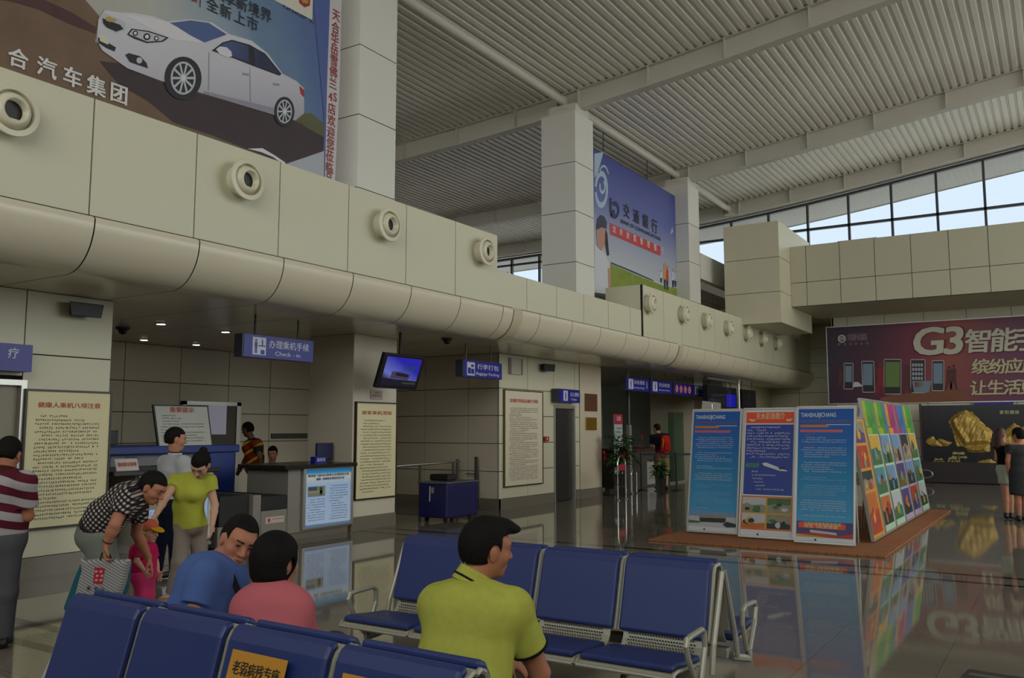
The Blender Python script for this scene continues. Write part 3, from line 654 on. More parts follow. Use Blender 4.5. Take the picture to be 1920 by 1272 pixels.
# ---- gilded mountain relief below it
YR = 29.0; pl = Plane('y', YR, (0, -1, 0)); xl, zt_, zb_ = pl.at(1729, 800)[0], pl.at(1729, 761)[2], pl.at(1722, 903)[2]
xl2 = pl.at(1722, 903)[0]
t = thing('mountain_relief', ((xl+5)/2, YR, zb_), 'dark lacquer wall panel with a gilded mountain relief below the phone advertisement', 'relief panel')
tl = np.array(t.location); M_LACQ = mat('black_lacquer', '#17151a', .25); M_GILT = mat('gilt', '#c4a455', .45, metal=.35, var=.3, scale=6, bump=.9, bscale=14)
mb = MB(); mb.box((xl-.05, YR+.002, zb_), (5.0, YR+.095, zt_)); mb.build('panel', M_LACQ, parent=t)
mb = MB(); mb.box((xl-.2, YR-.2, zb_), (5.1, YR+.09, .62)); mb.build('plinth', mat('dark_rosewood', '#241619', .35), parent=t)
mb = MB(); mb.box((xl-.06, YR-.03, .62), (xl+.0, YR+.09, zt_+.05)); mb.build('frame_post', mat('dark_rosewood2', '#3a1c20', .35), parent=t)
Rr = lambda *p: [(1700+x/7.068, 740+y/7.068) for x, y in p]
def inside(P, x, y):
    c = False
    for i in range(len(P)):
        (x0, y0), (x1, y1) = P[i-1], P[i]
        if (y0 > y) != (y1 > y) and x < (x1-x0)*(y-y0)/(y1-y0)+x0: c = not c
    return c
def relief(mbx, P, depth, step, seed, mi=0, fr=3.2):
    P = [(q[0], q[2]) for q in pl.pts(P)]; xs = [p[0] for p in P]; zs = [p[1] for p in P]; r = np.random.default_rng(seed)
    ph = r.uniform(0, 6.28, 12); kx = r.uniform(-fr*2, fr*2, 12); kz = r.uniform(-fr, fr, 12)
    nx, nz = int((max(xs)-min(xs))/step)+2, int((max(zs)-min(zs))/step)+2; idx = {}
    for i in range(nx):
        for j in range(nz):
            x, z = min(xs)+i*step, min(zs)+j*step
            if inside(P, x, z):
                d = min(abs((x-P[k-1][0])*(P[k][1]-P[k-1][1])-(z-P[k-1][1])*(P[k][0]-P[k-1][0]))/(math.hypot(P[k][0]-P[k-1][0], P[k][1]-P[k-1][1])+1e-6) for k in range(len(P)))
                h = sum(abs(math.sin(kx[m]*x*(2 if m < 6 else 5)+kz[m]*z*(2 if m < 6 else 5)+ph[m])) for m in range(12))/12
                idx[i, j] = len(mbx.v); mbx.v.append((x, YR-(.02+depth*min(1, d/.12)*(.35+.9*h)), z))
    for i in range(nx-1):
        for j in range(nz-1):
            q = [(i, j), (i+1, j), (i+1, j+1), (i, j+1)]
            if all(k in idx for k in q): mbx.f.append(tuple(idx[k] for k in q)); mbx.m.append(mi)
            elif sum(k in idx for k in q) == 3: mbx.f.append(tuple(idx[k] for k in q if k in idx)); mbx.m.append(mi)
for k, (P, d) in enumerate(((Rr((545, 360), (590, 300), (680, 230), (780, 200), (870, 230), (950, 310), (1060, 420), (1150, 490), (1120, 620), (1110, 770), (820, 785), (760, 690), (655, 700), (600, 470)), .14),
                            (Rr((240, 640), (260, 590), (350, 545), (400, 600), (440, 580), (620, 635), (560, 690), (440, 700), (330, 690)), .1),
                            (Rr((1150, 640), (1300, 470), (1420, 370), (1520, 430), (1640, 380), (1800, 470), (1900, 620), (1850, 760), (1300, 740)), .12),
                            (Rr((885, 950), (960, 880), (1110, 845), (1200, 900), (1210, 955)), .08))):
    mb = MB(); relief(mb, P, d, .03, 11+k); mb.build('gilded_rock', M_GILT, parent=t, smooth=False)
for k, (cx_, cy_, s) in enumerate(((425, 900, 1.0), (610, 890, 1.0), (690, 840, 1.5))):
    mb = MB()
    for dx, dy, wd in ((-.0, -40*s, 55*s), (-25*s, -8*s, 40*s), (30*s, -5*s, 45*s)):
        c = pl.at(*Rr((cx_+dx, cy_+dy))[0]); a = abs(pl.at(*Rr((cx_+dx+wd, cy_+dy))[0])[0]-c[0])
        mb.prism([c+V(a*math.cos(q), 0, a*.28*math.sin(q)+.02*math.sin(3*q)) for q in np.linspace(0, 5.9, 14)], (0, -.03, 0))
    a, b2 = pl.at(*Rr((cx_, cy_-20*s))[0]), pl.at(*Rr((cx_+10*s, cy_+50*s))[0]); mb.tube([a+V(0, -.02, 0), b2+V(0, -.02, 0)], .018, 5)
    mb.build('gilded_pine', mat('pale_gilt', '#a89a62', .5, metal=.3), parent=t)
mb = MB(); chars(mb, pl, '麦积烟雨', [Rr((x, 240))[0] for x in (1260, 1328, 1395, 1462)], 7.5, k=3, bold=.02, u=XV); mb.build('lettering_print', mat('relief_letter', '#c9bf94', .5), parent=t)
mb = MB(); c = pl.at(*Rr((262, 1052))[0])+V(0, -.2, 0); mb.tube([c+V(.19*math.cos(a), -.03, .115*math.sin(a)) for a in np.linspace(0, 2*math.pi, 18, endpoint=False)], .035, 6, closed=True); mb.build('emblem', mat('grey_metal', '#7d7b7d', .4, metal=.6), parent=t)
mb = MB(); a, b2 = pl.at(1822, 757), pl.at(1898, 755)
o = mb.box((a[0], YG-.06, a[2]-.03), (b2[0], YG-.005, a[2]+.05)).build('direction_sign', M_SIGNB); tag(o, 'small blue sign strip between the phone advertisement and the gilded relief', 'sign')

# ---- framed notices on the lower wall
def notice(name, px4, X, label, title, rows, tmat, paper, bars=0, group=None, frame=M_WOODF, th=.03, tsize=1.0, tfit=.72):
    pl = Plane('x', X, (1, 0, 0)); P = [pl.at(*q) for q in px4]; y0, y1 = (P[0][1]+P[2][1])/2, (P[1][1]+P[3][1])/2; z1, z0 = (P[0][2]+P[1][2])/2, (P[2][2]+P[3][2])/2
    t = thing(name, (X, (y0+y1)/2, z0), label, 'notice board', group); f = .022
    mb = MB()
    for (a, b2, c, d) in ((y0, y1, z0, z0+f), (y0, y1, z1-f, z1), (y0, y0+f, z0+f, z1-f), (y1-f, y1, z0+f, z1-f)): mb.box((X-th, a, c), (X+.012, b2, d))
    mb.build('frame', frame, parent=t)
    mb = MB(); mb.box((X-th, y0+f, z0+f), (X, y1-f, z1-f)); mb.build('sheet', paper, parent=t)
    w, h = y1-y0, z1-z0; mb = MB()
    put_text(mb, title, (X+.002, (y0+y1)/2, z1-h*.115), YV, ZV, h*.042*tsize, 0, bold=.02, fit=w*tfit)
    o = V(X+.002, y0+w*.12, z1-h*.185)
    text_lines(mb, o, YV, ZV, None, w*.78, rows, h*.76/rows, min(w*.025, h*.76/rows*.62), 1)
    mb.build('print', [tmat, M_INK], parent=t)
    return t
notice('notice_board', [(45, 727), (207, 737), (36, 1001), (203, 977)], WX+.035, 'cream framed notice with nine red title characters near the clinic door', '健康人乘机八项注意', 27, M_RED, M_PAPER)
notice('notice_board', [(667, 753), (744, 756), (665, 939), (743, 932)], WX+.035, 'cream framed notice on the pillar beside the check-in desk', '旅客乘机须知', 25, M_RED, M_PAPER)
notice('notice_board', [(945, 730), (1018, 735), (946, 915), (1018, 907)], WX+.035, 'pale framed notice with dense print left of the washroom door', '民用航空危险品运输安全须知', 40, M_RED, mat('pale_paper', '#ddd3bd', .6), frame=mat('bronze_frame', '#6b5c36', .3, metal=.6))
# small plaques and fittings on these walls
pl = Plane('x', WX+.012, (1, 0, 0))
def plaque(name, a, b2, m, label, cat, th=.02):
    P, Q_ = pl.at(*a), pl.at(*b2); mb = MB(); mb.box((WX+.011, P[1], Q_[2]), (WX+.011+th, Q_[1], P[2])); return tag(mb.build(name, m, bevel=.004), label, cat)
plaque('plaque', (1096, 738), (1119, 772), mat('brown_plaque', '#5e3a22', .4, var=.2, scale=8), 'brown wooden plaque on the pier right of the washroom door', 'plaque')
plaque('plaque', (1097, 783), (1118, 807), mat('brass', '#c09a3e', .25, metal=.9), 'shiny brass plaque below the brown wooden plaque', 'plaque')
o = plaque('alarm_button', (1019, 819), (1027, 828), mat('alarm_red', '#a83226', .4), 'small red fire alarm button between notice and washroom door', 'alarm button', .04)
mb = MB(); c = pl.at(1023, 823); mb.lathe(c+V(.04, 0, 0), (1, 0, 0), [(.03, 0), (.03, .008), (.0, .01)], 12); mb.build('push_disc', mat('alarm_white', '#c9b9ae', .4), parent=o)
o = plaque('paper_notice', (695, 732), (717, 750), mat('white_paper', '#b5ada4', .6), 'small paper notice stuck on the pillar below the television', 'notice', .003)
mb = MB(); c = pl.at(706, 741)+V(.006, 0, 0); text_lines(mb, c+V(0, -.12, .05), YV, ZV, None, .24, 2, .05, .035, 0); mb.build('print', M_RED, parent=o)
o = plaque('switch_panel', (954, 671), (977, 704), mat('switch_white', '#bdb9ad', .4), 'white switch panel with two bright edges above the dense notice', 'panel', .03)
mb = MB(); a, b2 = pl.at(954, 671), pl.at(977, 704)
for y in (a[1], b2[1]-.04): mb.box((WX+.04, y, b2[2]), (WX+.052, y+.04, a[2]))
mb.build('edge_strip', M_CHROME, parent=o)
o = plaque('camera_bracket', (1122, 681), (1127, 688), M_DARKFR, 'tiny dark bracket at the top corner of the pier', 'bracket', .06)

# ---- hanging and fixed blue signs
def sign(name, X, y0, y1, z0, z1, label, parts, rods=(), depth=.16, cat='sign', rod_top=SOF, group=None):
    t = thing(name, (X-depth/2, (y0+y1)/2, z0), label, cat, group)
    mb = MB(); mb.box((X-depth, y0, z0), (X-.002, y1, z1)); mb.build('casing', M_DARKFR, parent=t)
    fc = MB(); fc.box((X-.002, y0+.02, z0+.0), (X+.004, y1, z1))
    h = z1-z0; w = y1-y0; mb = MB()
    for p in parts:
        if p[0] == 't': put_text(mb, p[1], (X+.007, y0+w*p[2], z0+h*p[3]), YV, ZV, h*p[4], 0, bold=.012, fit=(w*p[5] if len(p) > 5 else None))
        elif p[0] == 'box':
            mb.box((X+.004, y0+w*p[1], z0+h*p[2]), (X+.006, y0+w*p[3], z0+h*p[4]), 0)
        elif p[0] == 'man':
            x, s_ = y0+w*p[1], h*p[2]; zc = z0+h*p[3]; k = p[4] if len(p) > 4 else 1
            mb.lathe((X+.0065, x, zc+s_*.42), (1, 0, 0), [(s_*.09, 0), (s_*.09, .002)], 10, k)
            mb.box((X+.006, x-s_*.12, zc-.05*s_), (X+.009, x+s_*.12, zc+s_*.3), k)
            mb.box((X+.006, x-s_*.1, zc-s_*.5), (X+.009, x-s_*.02, zc), k); mb.box((X+.006, x+s_*.02, zc-s_*.5), (X+.009, x+s_*.1, zc), k)
        elif p[0] == 'blk': mb.box((X+.006, y0+w*p[1], z0+h*p[2]), (X+.009, y0+w*p[3], z0+h*p[4]), p[5] if len(p) > 5 else 1)
        elif p[0] == 'ring':
            c = V(X+.008, y0+w*p[1], z0+h*p[2]); r = h*p[3]
            mb.lathe(c-V(.003, 0, 0), (1, 0, 0), [(r, 0), (r, .002)], 18, 0)
            mb.tube([c+V(0, r*math.cos(a), r*math.sin(a)) for a in np.linspace(0, 6.283, 18, endpoint=False)], r*.14, 5, 2, closed=True)
            mb.tube([c+V(0, -r*.7, r*.7), c+V(0, r*.7, -r*.7)], r*.1, 5, 2); mb.box((c[0]-.001, c[1]-r*.22, c[2]-r*.5), (c[0]+.002, c[1]+r*.22, c[2]+r*.5), 1)
    fc.join(mb, 1); fc.build('sign_face', [M_SIGNB, M_SIGNW, M_SIGNB, M_RED], parent=t)
    for y in rods:
        mb = MB(); mb.tube([(X-depth/2, y, z1), (X-depth/2, y, rod_top)], .014, 8); mb.build('hanger_rod', M_DARKFR, parent=t)
    return t
pic = [('box', .13, .12, .31, .9), ('man', .175, .62, .5), ('blk', .21, .5, .3, .55), ('blk', .24, .15, .29, .35), ('man', .26, .3, .68)]
sign('hanging_sign', -9.0, 7.58, 8.84, 2.545, 2.845, 'hanging blue check-in sign with a clerk pictogram, nearest of the hanging signs', pic+[('t', '办理乘机手续', .64, .62, .4, .58), ('t', 'Check - in', .62, .24, .26, .36)], (7.85, 8.62))
sign('hanging_sign', -8.95, 12.42, 13.68, 2.525, 2.83, 'hanging blue baggage packing sign over the blue trolley', [('box', .1, .1, .29, .88), ('blk', .12, .2, .19, .55), ('blk', .2, .2, .27, .5), ('blk', .2, .6, .26, .75), ('t', '行李打包', .63, .64, .34, .56), ('t', 'Baggage Packing', .62, .25, .24, .6)], (12.62, 13.42))
sign('clinic_sign', -9.36, 3.8, 5.06, 2.21, 2.5, 'navy clinic sign over the door at the left edge', [('t', '医', .5, .62, .42), ('t', '疗', .84, .62, .42), ('t', 'Clinic', .66, .22, .28)], (), depth=.17)
sign('washroom_sign', -9.36, 16.58, 17.58, 2.19, 2.485, 'small blue washroom sign above the dark washroom door', [('box', .22, .12, .42, .88), ('man', .32, .6, .5), ('t', '公厕', .72, .6, .34, .42), ('t', 'Toilet', .7, .24, .24, .28)], (), depth=.17)
t0 = 19.62
for k, (y0, y1, lab, parts) in enumerate((
    (19.62, 21.02, 'blue security check sign numbered 1, first of the hanging row', [('box', .1, .12, .3, .9), ('man', .2, .6, .5), ('t', '安检通道', .56, .66, .34, .46), ('t', 'Security Check', .56, .26, .2, .46), ('t', '1', .9, .5, .8)]),
    (21.12, 22.62, 'blue security check sign without number, second of the hanging row', [('box', .1, .12, .3, .9), ('man', .2, .6, .5), ('t', '安全检查', .62, .66, .34, .5), ('t', 'Security Check', .62, .26, .2, .5)]),
    (22.72, 24.12, 'blue hanging sign with four red prohibition rings', [('ring', .15, .5, .33), ('ring', .38, .5, .33), ('ring', .61, .5, .33), ('ring', .84, .5, .33)]),
    (24.22, 25.6, 'blue security check sign numbered 2, last of the hanging row', [('box', .1, .12, .3, .9), ('man', .2, .6, .5), ('t', '安检通道', .56, .66, .34, .46), ('t', 'Security Check', .56, .26, .2, .46), ('t', '2', .9, .5, .8)]))):
    sign('hanging_sign', -9.15, y0, y1, 2.56, 2.885, lab, parts, (y0+.25, y1-.3))

# ---- television on the ceiling pole
c0, c1, c2, c3 = on('x', -8.74, 720, 660), on('x', -8.74, 796, 672), on('x', -8.93, 707, 728), on('x', -8.93, 782, 732)
yl, yr = (c0[1]+c2[1])/2, (c1[1]+c3[1])/2; zt_, zb_ = (c0[2]+c1[2])/2, (c2[2]+c3[2])/2
up = nrm(V(-8.74+8.93, 0, zt_-zb_)); hh = math.hypot(.19, zt_-zb_); nn = nrm(np.cross(YV, up)); nn = nn if nn[0] > 0 else -nn
t = thing('television', (-8.93, (yl+yr)/2, zb_), 'flat television hung from the ceiling beside the check-in pillar', 'television')
o = V(-8.93, yl, zb_); mb = MB(); mb.obox(o-nn*.07, YV*(yr-yl), up*hh, nn*.07); mb.build('casing', M_BLACK, parent=t, bevel=.008)
W = yr-yl; so = o+YV*W*.07+up*hh*.1+nn*.004; sw, sh = W*.86, hh*.82; tl = np.array(t.location)
scr = gradmat('tv_picture', [(0, '#1a1a30'), (.28, '#3c3560'), (.45, '#6f7ad0'), (1, '#2a24b8')], so-tl, so+up*sh+YV*sw*.2-tl)
bsdf = scr.node_tree.nodes['Principled BSDF']; ramp = [n_ for n_ in scr.node_tree.nodes if n_.type == 'VALTORGB'][0]
scr.node_tree.links.new(ramp.outputs[0], bsdf.inputs['Emission Color']); bsdf.inputs['Emission Strength'].default_value = .35; bsdf.inputs['Base Color'].default_value = (.02, .02, .03, 1)
mb = MB(); S_ = lambda a, b2, k: so+YV*sw*a+up*sh*b2+nn*(.001*k)
mb.poly([S_(0, 0, 0), S_(1, 0, 0), S_(1, 1, 0), S_(0, 1, 0)], 0)
mb.poly([S_(.22, .26, 1), S_(.74, .22, 1), S_(.78, .42, 1), S_(.5, .5, 1), S_(.24, .5, 1)], 1); mb.poly([S_(.36, .36, 2), S_(.72, .32, 2), S_(.72, .42, 2), S_(.36, .47, 2)], 2)
mb.poly([S_(0, 0, 1), S_(1, 0, 1), S_(1, .2, 1), S_(0, .25, 1)], 2); mb.poly([S_(.6, .08, 2), S_(.98, .08, 2), S_(.98, .15, 2), S_(.6, .13, 2)], 3)
put_text(mb, '欢迎您', S_(.7, .62, 3), YV, up, .1, 4, bold=.02)
def em(nm, c, s_): return mat(nm, '#101014', .4, emit=(c, s_))
mb.build('screen', [scr, em('tv_building', '#6a5f8a', .3), em('tv_ground', '#2a2440', .3), em('tv_grass', '#5a6a30', .3), em('tv_text', '#3a6a9a', .35)], parent=t)
mb = MB(); pc = o+YV*W*.5+up*hh*.75-nn*.08; mb.tube([pc, V(pc[0], pc[1], SOF)], .022, 10); mb.obox(pc-YV*.12-V(0, 0, .08), YV*.24, V(0, 0, .16), nn*.02); mb.build('ceiling_pole', M_BLACK, parent=t)

# ---- loudspeakers and dome cameras
def speaker(c, label):
    t = thing('loudspeaker', c, label, 'loudspeaker'); c = np.array(c, float); mb = MB()
    f = [c+V(.16, -.17, -.085), c+V(.2, .17, -.085), c+V(.2, .2, .075), c+V(.16, -.2, .075)]; bk = [c+V(.03, -.12, -.06), c+V(.03, .12, -.06), c+V(.03, .12, .08), c+V(.03, -.12, .08)]
    mb.add(f+bk, [(0, 1, 2, 3), (7, 6, 5, 4), (0, 4, 5, 1), (1, 5, 6, 2), (2, 6, 7, 3), (3, 7, 4, 0)]); mb.build('cabinet', M_BLACK, parent=t, bevel=.008)
    mb = MB(); mb.box(c+V(0, -.05, -.05), c+V(.035, .05, .05)); mb.build('bracket', M_DARKFR, parent=t)
speaker(on('x', WX, 146, 583), 'black wall loudspeaker above the cream notice near the clinic door'); speaker(on('x', WX, 1018, 690), 'dark wall loudspeaker between switch panel and washroom door')
def dome(c, label):
    t = thing('dome_camera', c, label, 'camera'); c = np.array(c, float)
    mb = MB(); mb.lathe(c-V(0, 0, .035), (0, 0, 1), [(.09, 0), (.1, .01), (.1, .035)], 18); mb.build('mount', mat('camera_mount', '#3b3833', .5), parent=t, smooth=False)
    mb = MB(); mb.lathe(c-V(0, 0, .11), (0, 0, 1), [(.0, 0), (.035, .008), (.06, .035), (.068, .075)], 16); mb.build('dome', mat('camera_dome', '#141416', .1), parent=t, smooth=True)
dome(on('z', SOF, 230, 614), 'dark dome camera on the soffit over the check-in recess'); dome(on('z', SOF, 838, 634), 'dark dome camera on the soffit right of the television')
for k, q in enumerate(((302, 607), (423, 622), (270, 637), (368, 646))):
    c = on('z', SOF, *q); mb = MB(); mb.lathe(c-V(0, 0, .012), (0, 0, 1), [(.085, 0), (.1, .012), (.1, .013)], 16)
    o = tag(mb.build('downlight', M_ALU), ('recessed downlight nearest the dome camera in the check-in recess', 'recessed downlight nearest the hanging check-in sign', 'recessed downlight deepest into the check-in recess on the left', 'recessed downlight deepest into the check-in recess on the right')[k], 'ceiling light', 'downlights over the check-in recess')
    mb = MB(); mb.lathe(c-V(0, 0, .014), (0, 0, 1), [(.06, 0), (.06, .002)], 14); mb.build('lamp', mat('lamp_glow', '#888880', .4, emit=('#fff4dc', 9.0)), parent=o)

# ---- air nozzles on the bulkheads
def nozzle(c, label, group):
    t = thing('air_nozzle', c, label, 'air vent', group); c = np.array(c, float); ax = nrm(V(1, 0, -.05))
    mb = MB(); mb.lathe(c, (1, 0, 0), [(.18, 0), (.18, .13), (.235, .135), (.24, .15), (.235, .165), (.185, .17), (.18, .12)], 32); mb.build('collar', M_NOZ, parent=t, smooth=False)
    mb = MB(); mb.lathe(c+V(.07, 0, 0), ax, [(.175, 0), (.172, .06), (.15, .11), (.115, .14), (.1, .135), (.098, .045)], 28); mb.build('nozzle', M_NOZ, parent=t, smooth=True)
    mb = MB(); mb.lathe(c+V(.118, 0, -.003), ax, [(.097, 0), (.097, .005)], 20); mb.build('throat', M_BLACK, parent=t)
M_NOZ = mat('nozzle_cream', '#d6d0b8', .3)
for px, py, lab in ((8, 213, 'cream air nozzle at the left picture edge'), (448, 341, 'cream air nozzle under the car banner'), (716, 424, 'cream air nozzle right of the nearest column'), (900, 473, 'last cream air nozzle on the near bulkhead')):
    nozzle(on('x', BX, px, py), lab, 'air nozzles on the near bulkhead')
NL = ['first', 'second', 'third', 'fourth', 'fifth', 'sixth', 'seventh']
for k, (px, py) in enumerate(((1213, 570), (1277, 590), (1320, 602), (1361, 615), (1397, 626), (1426, 636), (1453, 644))):
    nozzle(on('x', BX, px, py), 'cream air nozzle, %s from the left on the far bulkhead' % NL[k], 'air nozzles on the far bulkhead')
nozzle(on('x', BX, 1490, 626), 'cream air nozzle highest and nearest the end wall', 'air nozzles on the far bulkhead')
# ---- doors
def door(nm, X, y0, y1, z1, leaf, open_=False):
    mb = MB(); f = .06
    for a, b2, c, d in ((y0, y0+f, 0, z1), (y1-f, y1, 0, z1), (y0+f, y1-f, z1-f, z1)): mb.box((X-.12, a, c), (X+.015, b2, d))
    o = struct(mb.build(nm, M_ALU)); mb = MB(); mb.box((X-.09, y0+f, .01), (X-.05, y1-f, z1-f)); mb.build('door_leaf', leaf, parent=o)
    mb = MB(); mb.tube([(X-.05, y0+.12, 1.0), (X-.0, y0+.12, 1.0), (X-.0, y0+.24, 1.0)], .012, 8); mb.build('door_handle', M_CHROME, parent=o)
door('door_1', WX, 4.0, 5.12, 2.13, mat('beige_door', '#8d8676', .5)); door('door_2', WX, 16.7, 17.68, 2.12, mat('dark_door', '#2b2724', .4))
# ================================================================== check-in counters, machines, exhibition, plants
M_GREY = mat('counter_grey', '#8a867e', .45, var=.04); M_GREYD = mat('counter_dark', '#4b4843', .5); M_RUB = mat('conveyor_belt', '#1b1a1b', .6)
M_BLUEF = mat('machine_blue', '#2a3c86', .4, var=.05); M_TOP = mat('counter_top', '#2b241f', .25)
pX = lambda X, q: on('x', X, *q)
def lightbox(t, X, y0, y1, z0, z1, title, head):
    mb = MB()
    for a, b2, c, d in ((y0-.05, y0, z0-.03, z1+.03), (y1, y1+.05, z0-.03, z1+.03), (y0, y1, z0-.03, z0), (y0, y1, z1, z1+.03)): mb.box((X-.02, a, c), (X+.02, b2, d))
    mb.build('frame', M_ALU, parent=t)
    pm = gradmat('lightbox_print_'+head, [(0, '#6f95c8'), (.03, '#5b86c2'), (.035, '#b7cdec'), (.72, '#a9c4ea'), (.82, '#c9d3d8'), (.9, '#d5d6c8'), (.93, '#2f9fd6'), (1, '#1a78c0')], (0, 0, z0-t.location[2]), (0, 0, z1-t.location[2]))
    bs = pm.node_tree.nodes['Principled BSDF']; rp = [q for q in pm.node_tree.nodes if q.type == 'VALTORGB'][0]
    pm.node_tree.links.new(rp.outputs[0], bs.inputs['Emission Color']); bs.inputs['Emission Strength'].default_value = .16
    mb = MB(); mb.poly([(X+.005, y0, z0), (X+.005, y1, z0), (X+.005, y1, z1), (X+.005, y0, z1)], 0)
    w, h = y1-y0, z1-z0
    for k, s in enumerate(title): put_text(mb, s, (X+.009, (y0+y1)/2+(.03 if k else 0), z1-h*(.115+.065*k)), YV, ZV, h*.05, 1, bold=.02, fit=w*(.9 if not k else .62))
    text_lines(mb, V(X+.009, y0+w*.52, z1-h*.3), YV, ZV, None, w*.44, 7, h*.045, h*.022, 2); text_lines(mb, V(X+.009, y0+w*.05, z1-h*.52), YV, ZV, None, w*.4, 9, h*.045, h*.022, 2); text_lines(mb, V(X+.009, y0+w*.52, z1-h*.62), YV, ZV, None, w*.44, 7, h*.045, h*.022, 2)
    mb.poly([(X+.009, y0+w*.05, z1-h*.48), (X+.009, y0+w*.42, z1-h*.48), (X+.009, y0+w*.42, z1-h*.3), (X+.009, y0+w*.05, z1-h*.3)], 3)
    mb.poly([(X+.011, y0+w*.05, z1-h*.42), (X+.011, y0+w*.42, z1-h*.42), (X+.011, y0+w*.42, z1-h*.38), (X+.011, y0+w*.05, z1-h*.38)], 4)
    mb.poly([(X+.011, y0+w*.06, z1-h*.37), (X+.011, y0+w*.24, z1-h*.37), (X+.011, y0+w*.24, z1-h*.31), (X+.011, y0+w*.06, z1-h*.31)], 2); mb.poly([(X+.011, y0+w*.3, z1-h*.46), (X+.011, y0+w*.36, z1-h*.46), (X+.011, y0+w*.36, z1-h*.32), (X+.011, y0+w*.3, z1-h*.32)], 5)
    mb.build('printed_poster', [pm, mat('lb_navy', '#24407e', .5), mat('lb_ink', '#46597e', .5), mat('lb_photo', '#8f9892', .5), mat('lb_photo2', '#b3a878', .5), mat('lb_photo3', '#3c463f', .5)], parent=t)
# right check-in desk
t = thing('checkin_desk', (-9.9, 9.7, 0), 'grey check-in desk with glowing blue notice panel beside the pillar', 'desk')
mb = MB(); mb.box((-10.4, 8.93, .1), (-9.53, 10.24, 1.02)); mb.build('cabinet', M_GREY, parent=t)
mb = MB(); mb.box((-10.45, 8.78, 1.02), (-9.42, 10.27, 1.08)); mb.build('counter_top', M_TOP, parent=t, bevel=.01)
mb = MB(); mb.box((-10.35, 8.97, 0), (-9.56, 10.22, .1)); mb.build('plinth', M_BASE, parent=t)
lightbox(t, -9.5, 9.24, 10.2, .16, 1.0, ['航班起飞前30分钟停止办理登机手续', '逾期一律重新办理退改签手续'], 'right')
o = tag(MB().obox((-9.72, 9.55, 1.08), (.1, 0, 0), (0, .24, 0), (-.0, 0, .1)).build('counter_sign', M_SIGNB), 'small blue name stand on the check-in desk top', 'sign')
mb = MB(); put_text(mb, '值班员', (-9.615, 9.67, 1.13), YV, ZV, .06, 0, bold=.02); mb.build('lettering_print', M_SIGNW, parent=o)
t = thing('monitor', (-9.9, 10.05, 1.08), 'dark blue monitor back on the check-in desk beside the pillar', 'monitor')
mb = MB(); mb.box((-9.93, 9.85, 1.12), (-9.88, 10.2, 1.38)); mb.build('casing', mat('monitor_navy', '#1c1f4c', .4), parent=t, bevel=.01); mb = MB(); mb.box((-9.98, 9.95, 1.08), (-9.84, 10.1, 1.1)); mb.box((-9.92, 10.0, 1.1), (-9.9, 10.05, 1.16)); mb.build('stand', M_BLACK, parent=t)
# weighing conveyor beside it
t = thing('weigh_conveyor', (-9.9, 8.3, 0), 'grey weighing conveyor with black belt left of the lit check-in desk', 'conveyor')
mb = MB(); mb.box((-10.9, 8.42, .02), (-9.5, 8.9, .46)); mb.build('scale_body', M_GREY, parent=t, bevel=.01)
mb = MB(); mb.box((-10.9, 8.42, .462), (-9.5, 8.9, .66)); mb.build('black_belt_unit', M_RUB, parent=t, bevel=.01)
mb = MB(); mb.box((-10.9, 8.26, .02), (-9.48, 8.4, .69)); mb.build('side_panel', M_GREY, parent=t, bevel=.01)
mb = MB(); mb.box((-10.9, 7.75, .3), (-9.55, 8.24, .7)); mb.build('belt_unit', M_RUB, parent=t, bevel=.01)
mb = MB(); mb.box((-10.9, 7.75, .02), (-9.57, 8.24, .298)); mb.build('belt_base', M_GREY, parent=t)
mb = MB(); mb.box((-9.5, 8.5, .28), (-9.494, 8.84, .37), 0); mb.box((-9.494, 8.54, .3), (-9.492, 8.58, .35), 1); mb.box((-9.494, 8.62, .33), (-9.492, 8.82, .345), 2); mb.build('sticker', [mat('sticker_white', '#c9b9b2', .5), M_RED, mat('sticker_pink', '#c08a86', .5)], parent=t)
# left check-in desk (behind the standing group)
t = thing('checkin_desk', (-9.9, 7.0, 0), 'check-in desk with white notice panel behind the woman in lime', 'desk')
mb = MB(); mb.box((-10.3, 6.48, .1), (-9.53, 7.62, 1.04)); mb.build('cabinet', M_GREY, parent=t)
mb = MB(); mb.box((-10.35, 6.14, 1.04), (-9.45, 7.66, 1.1)); mb.build('counter_top', M_TOP, parent=t, bevel=.01)
mb = MB(); mb.box((-10.25, 6.5, 0), (-9.56, 7.6, .1)); mb.build('plinth', M_BASE, parent=t)
lightbox(t, -9.5, 6.55, 7.52, .2, 1.0, ['航班起飞前30分钟停止办理登机手续', '逾期一律重新办理'], 'left')
t = thing('counter_sign', (-9.6, 6.4, 1.1), 'white desk placard with red characters on the left check-in desk', 'sign')
mb = MB(); mb.obox((-9.6, 6.27, 1.1), (0, .3, 0), (-.05, 0, .14), (-.006, 0, 0)); mb.build('placard', mat('placard_white', '#c5bdb8', .5), parent=t)
mb = MB(); put_text(mb, '值机柜台暂停', (-9.618, 6.42, 1.17), YV, V(-.05, 0, .14), .055, 0, bold=.02, fit=.25); mb.build('lettering_print', M_RED, parent=t)
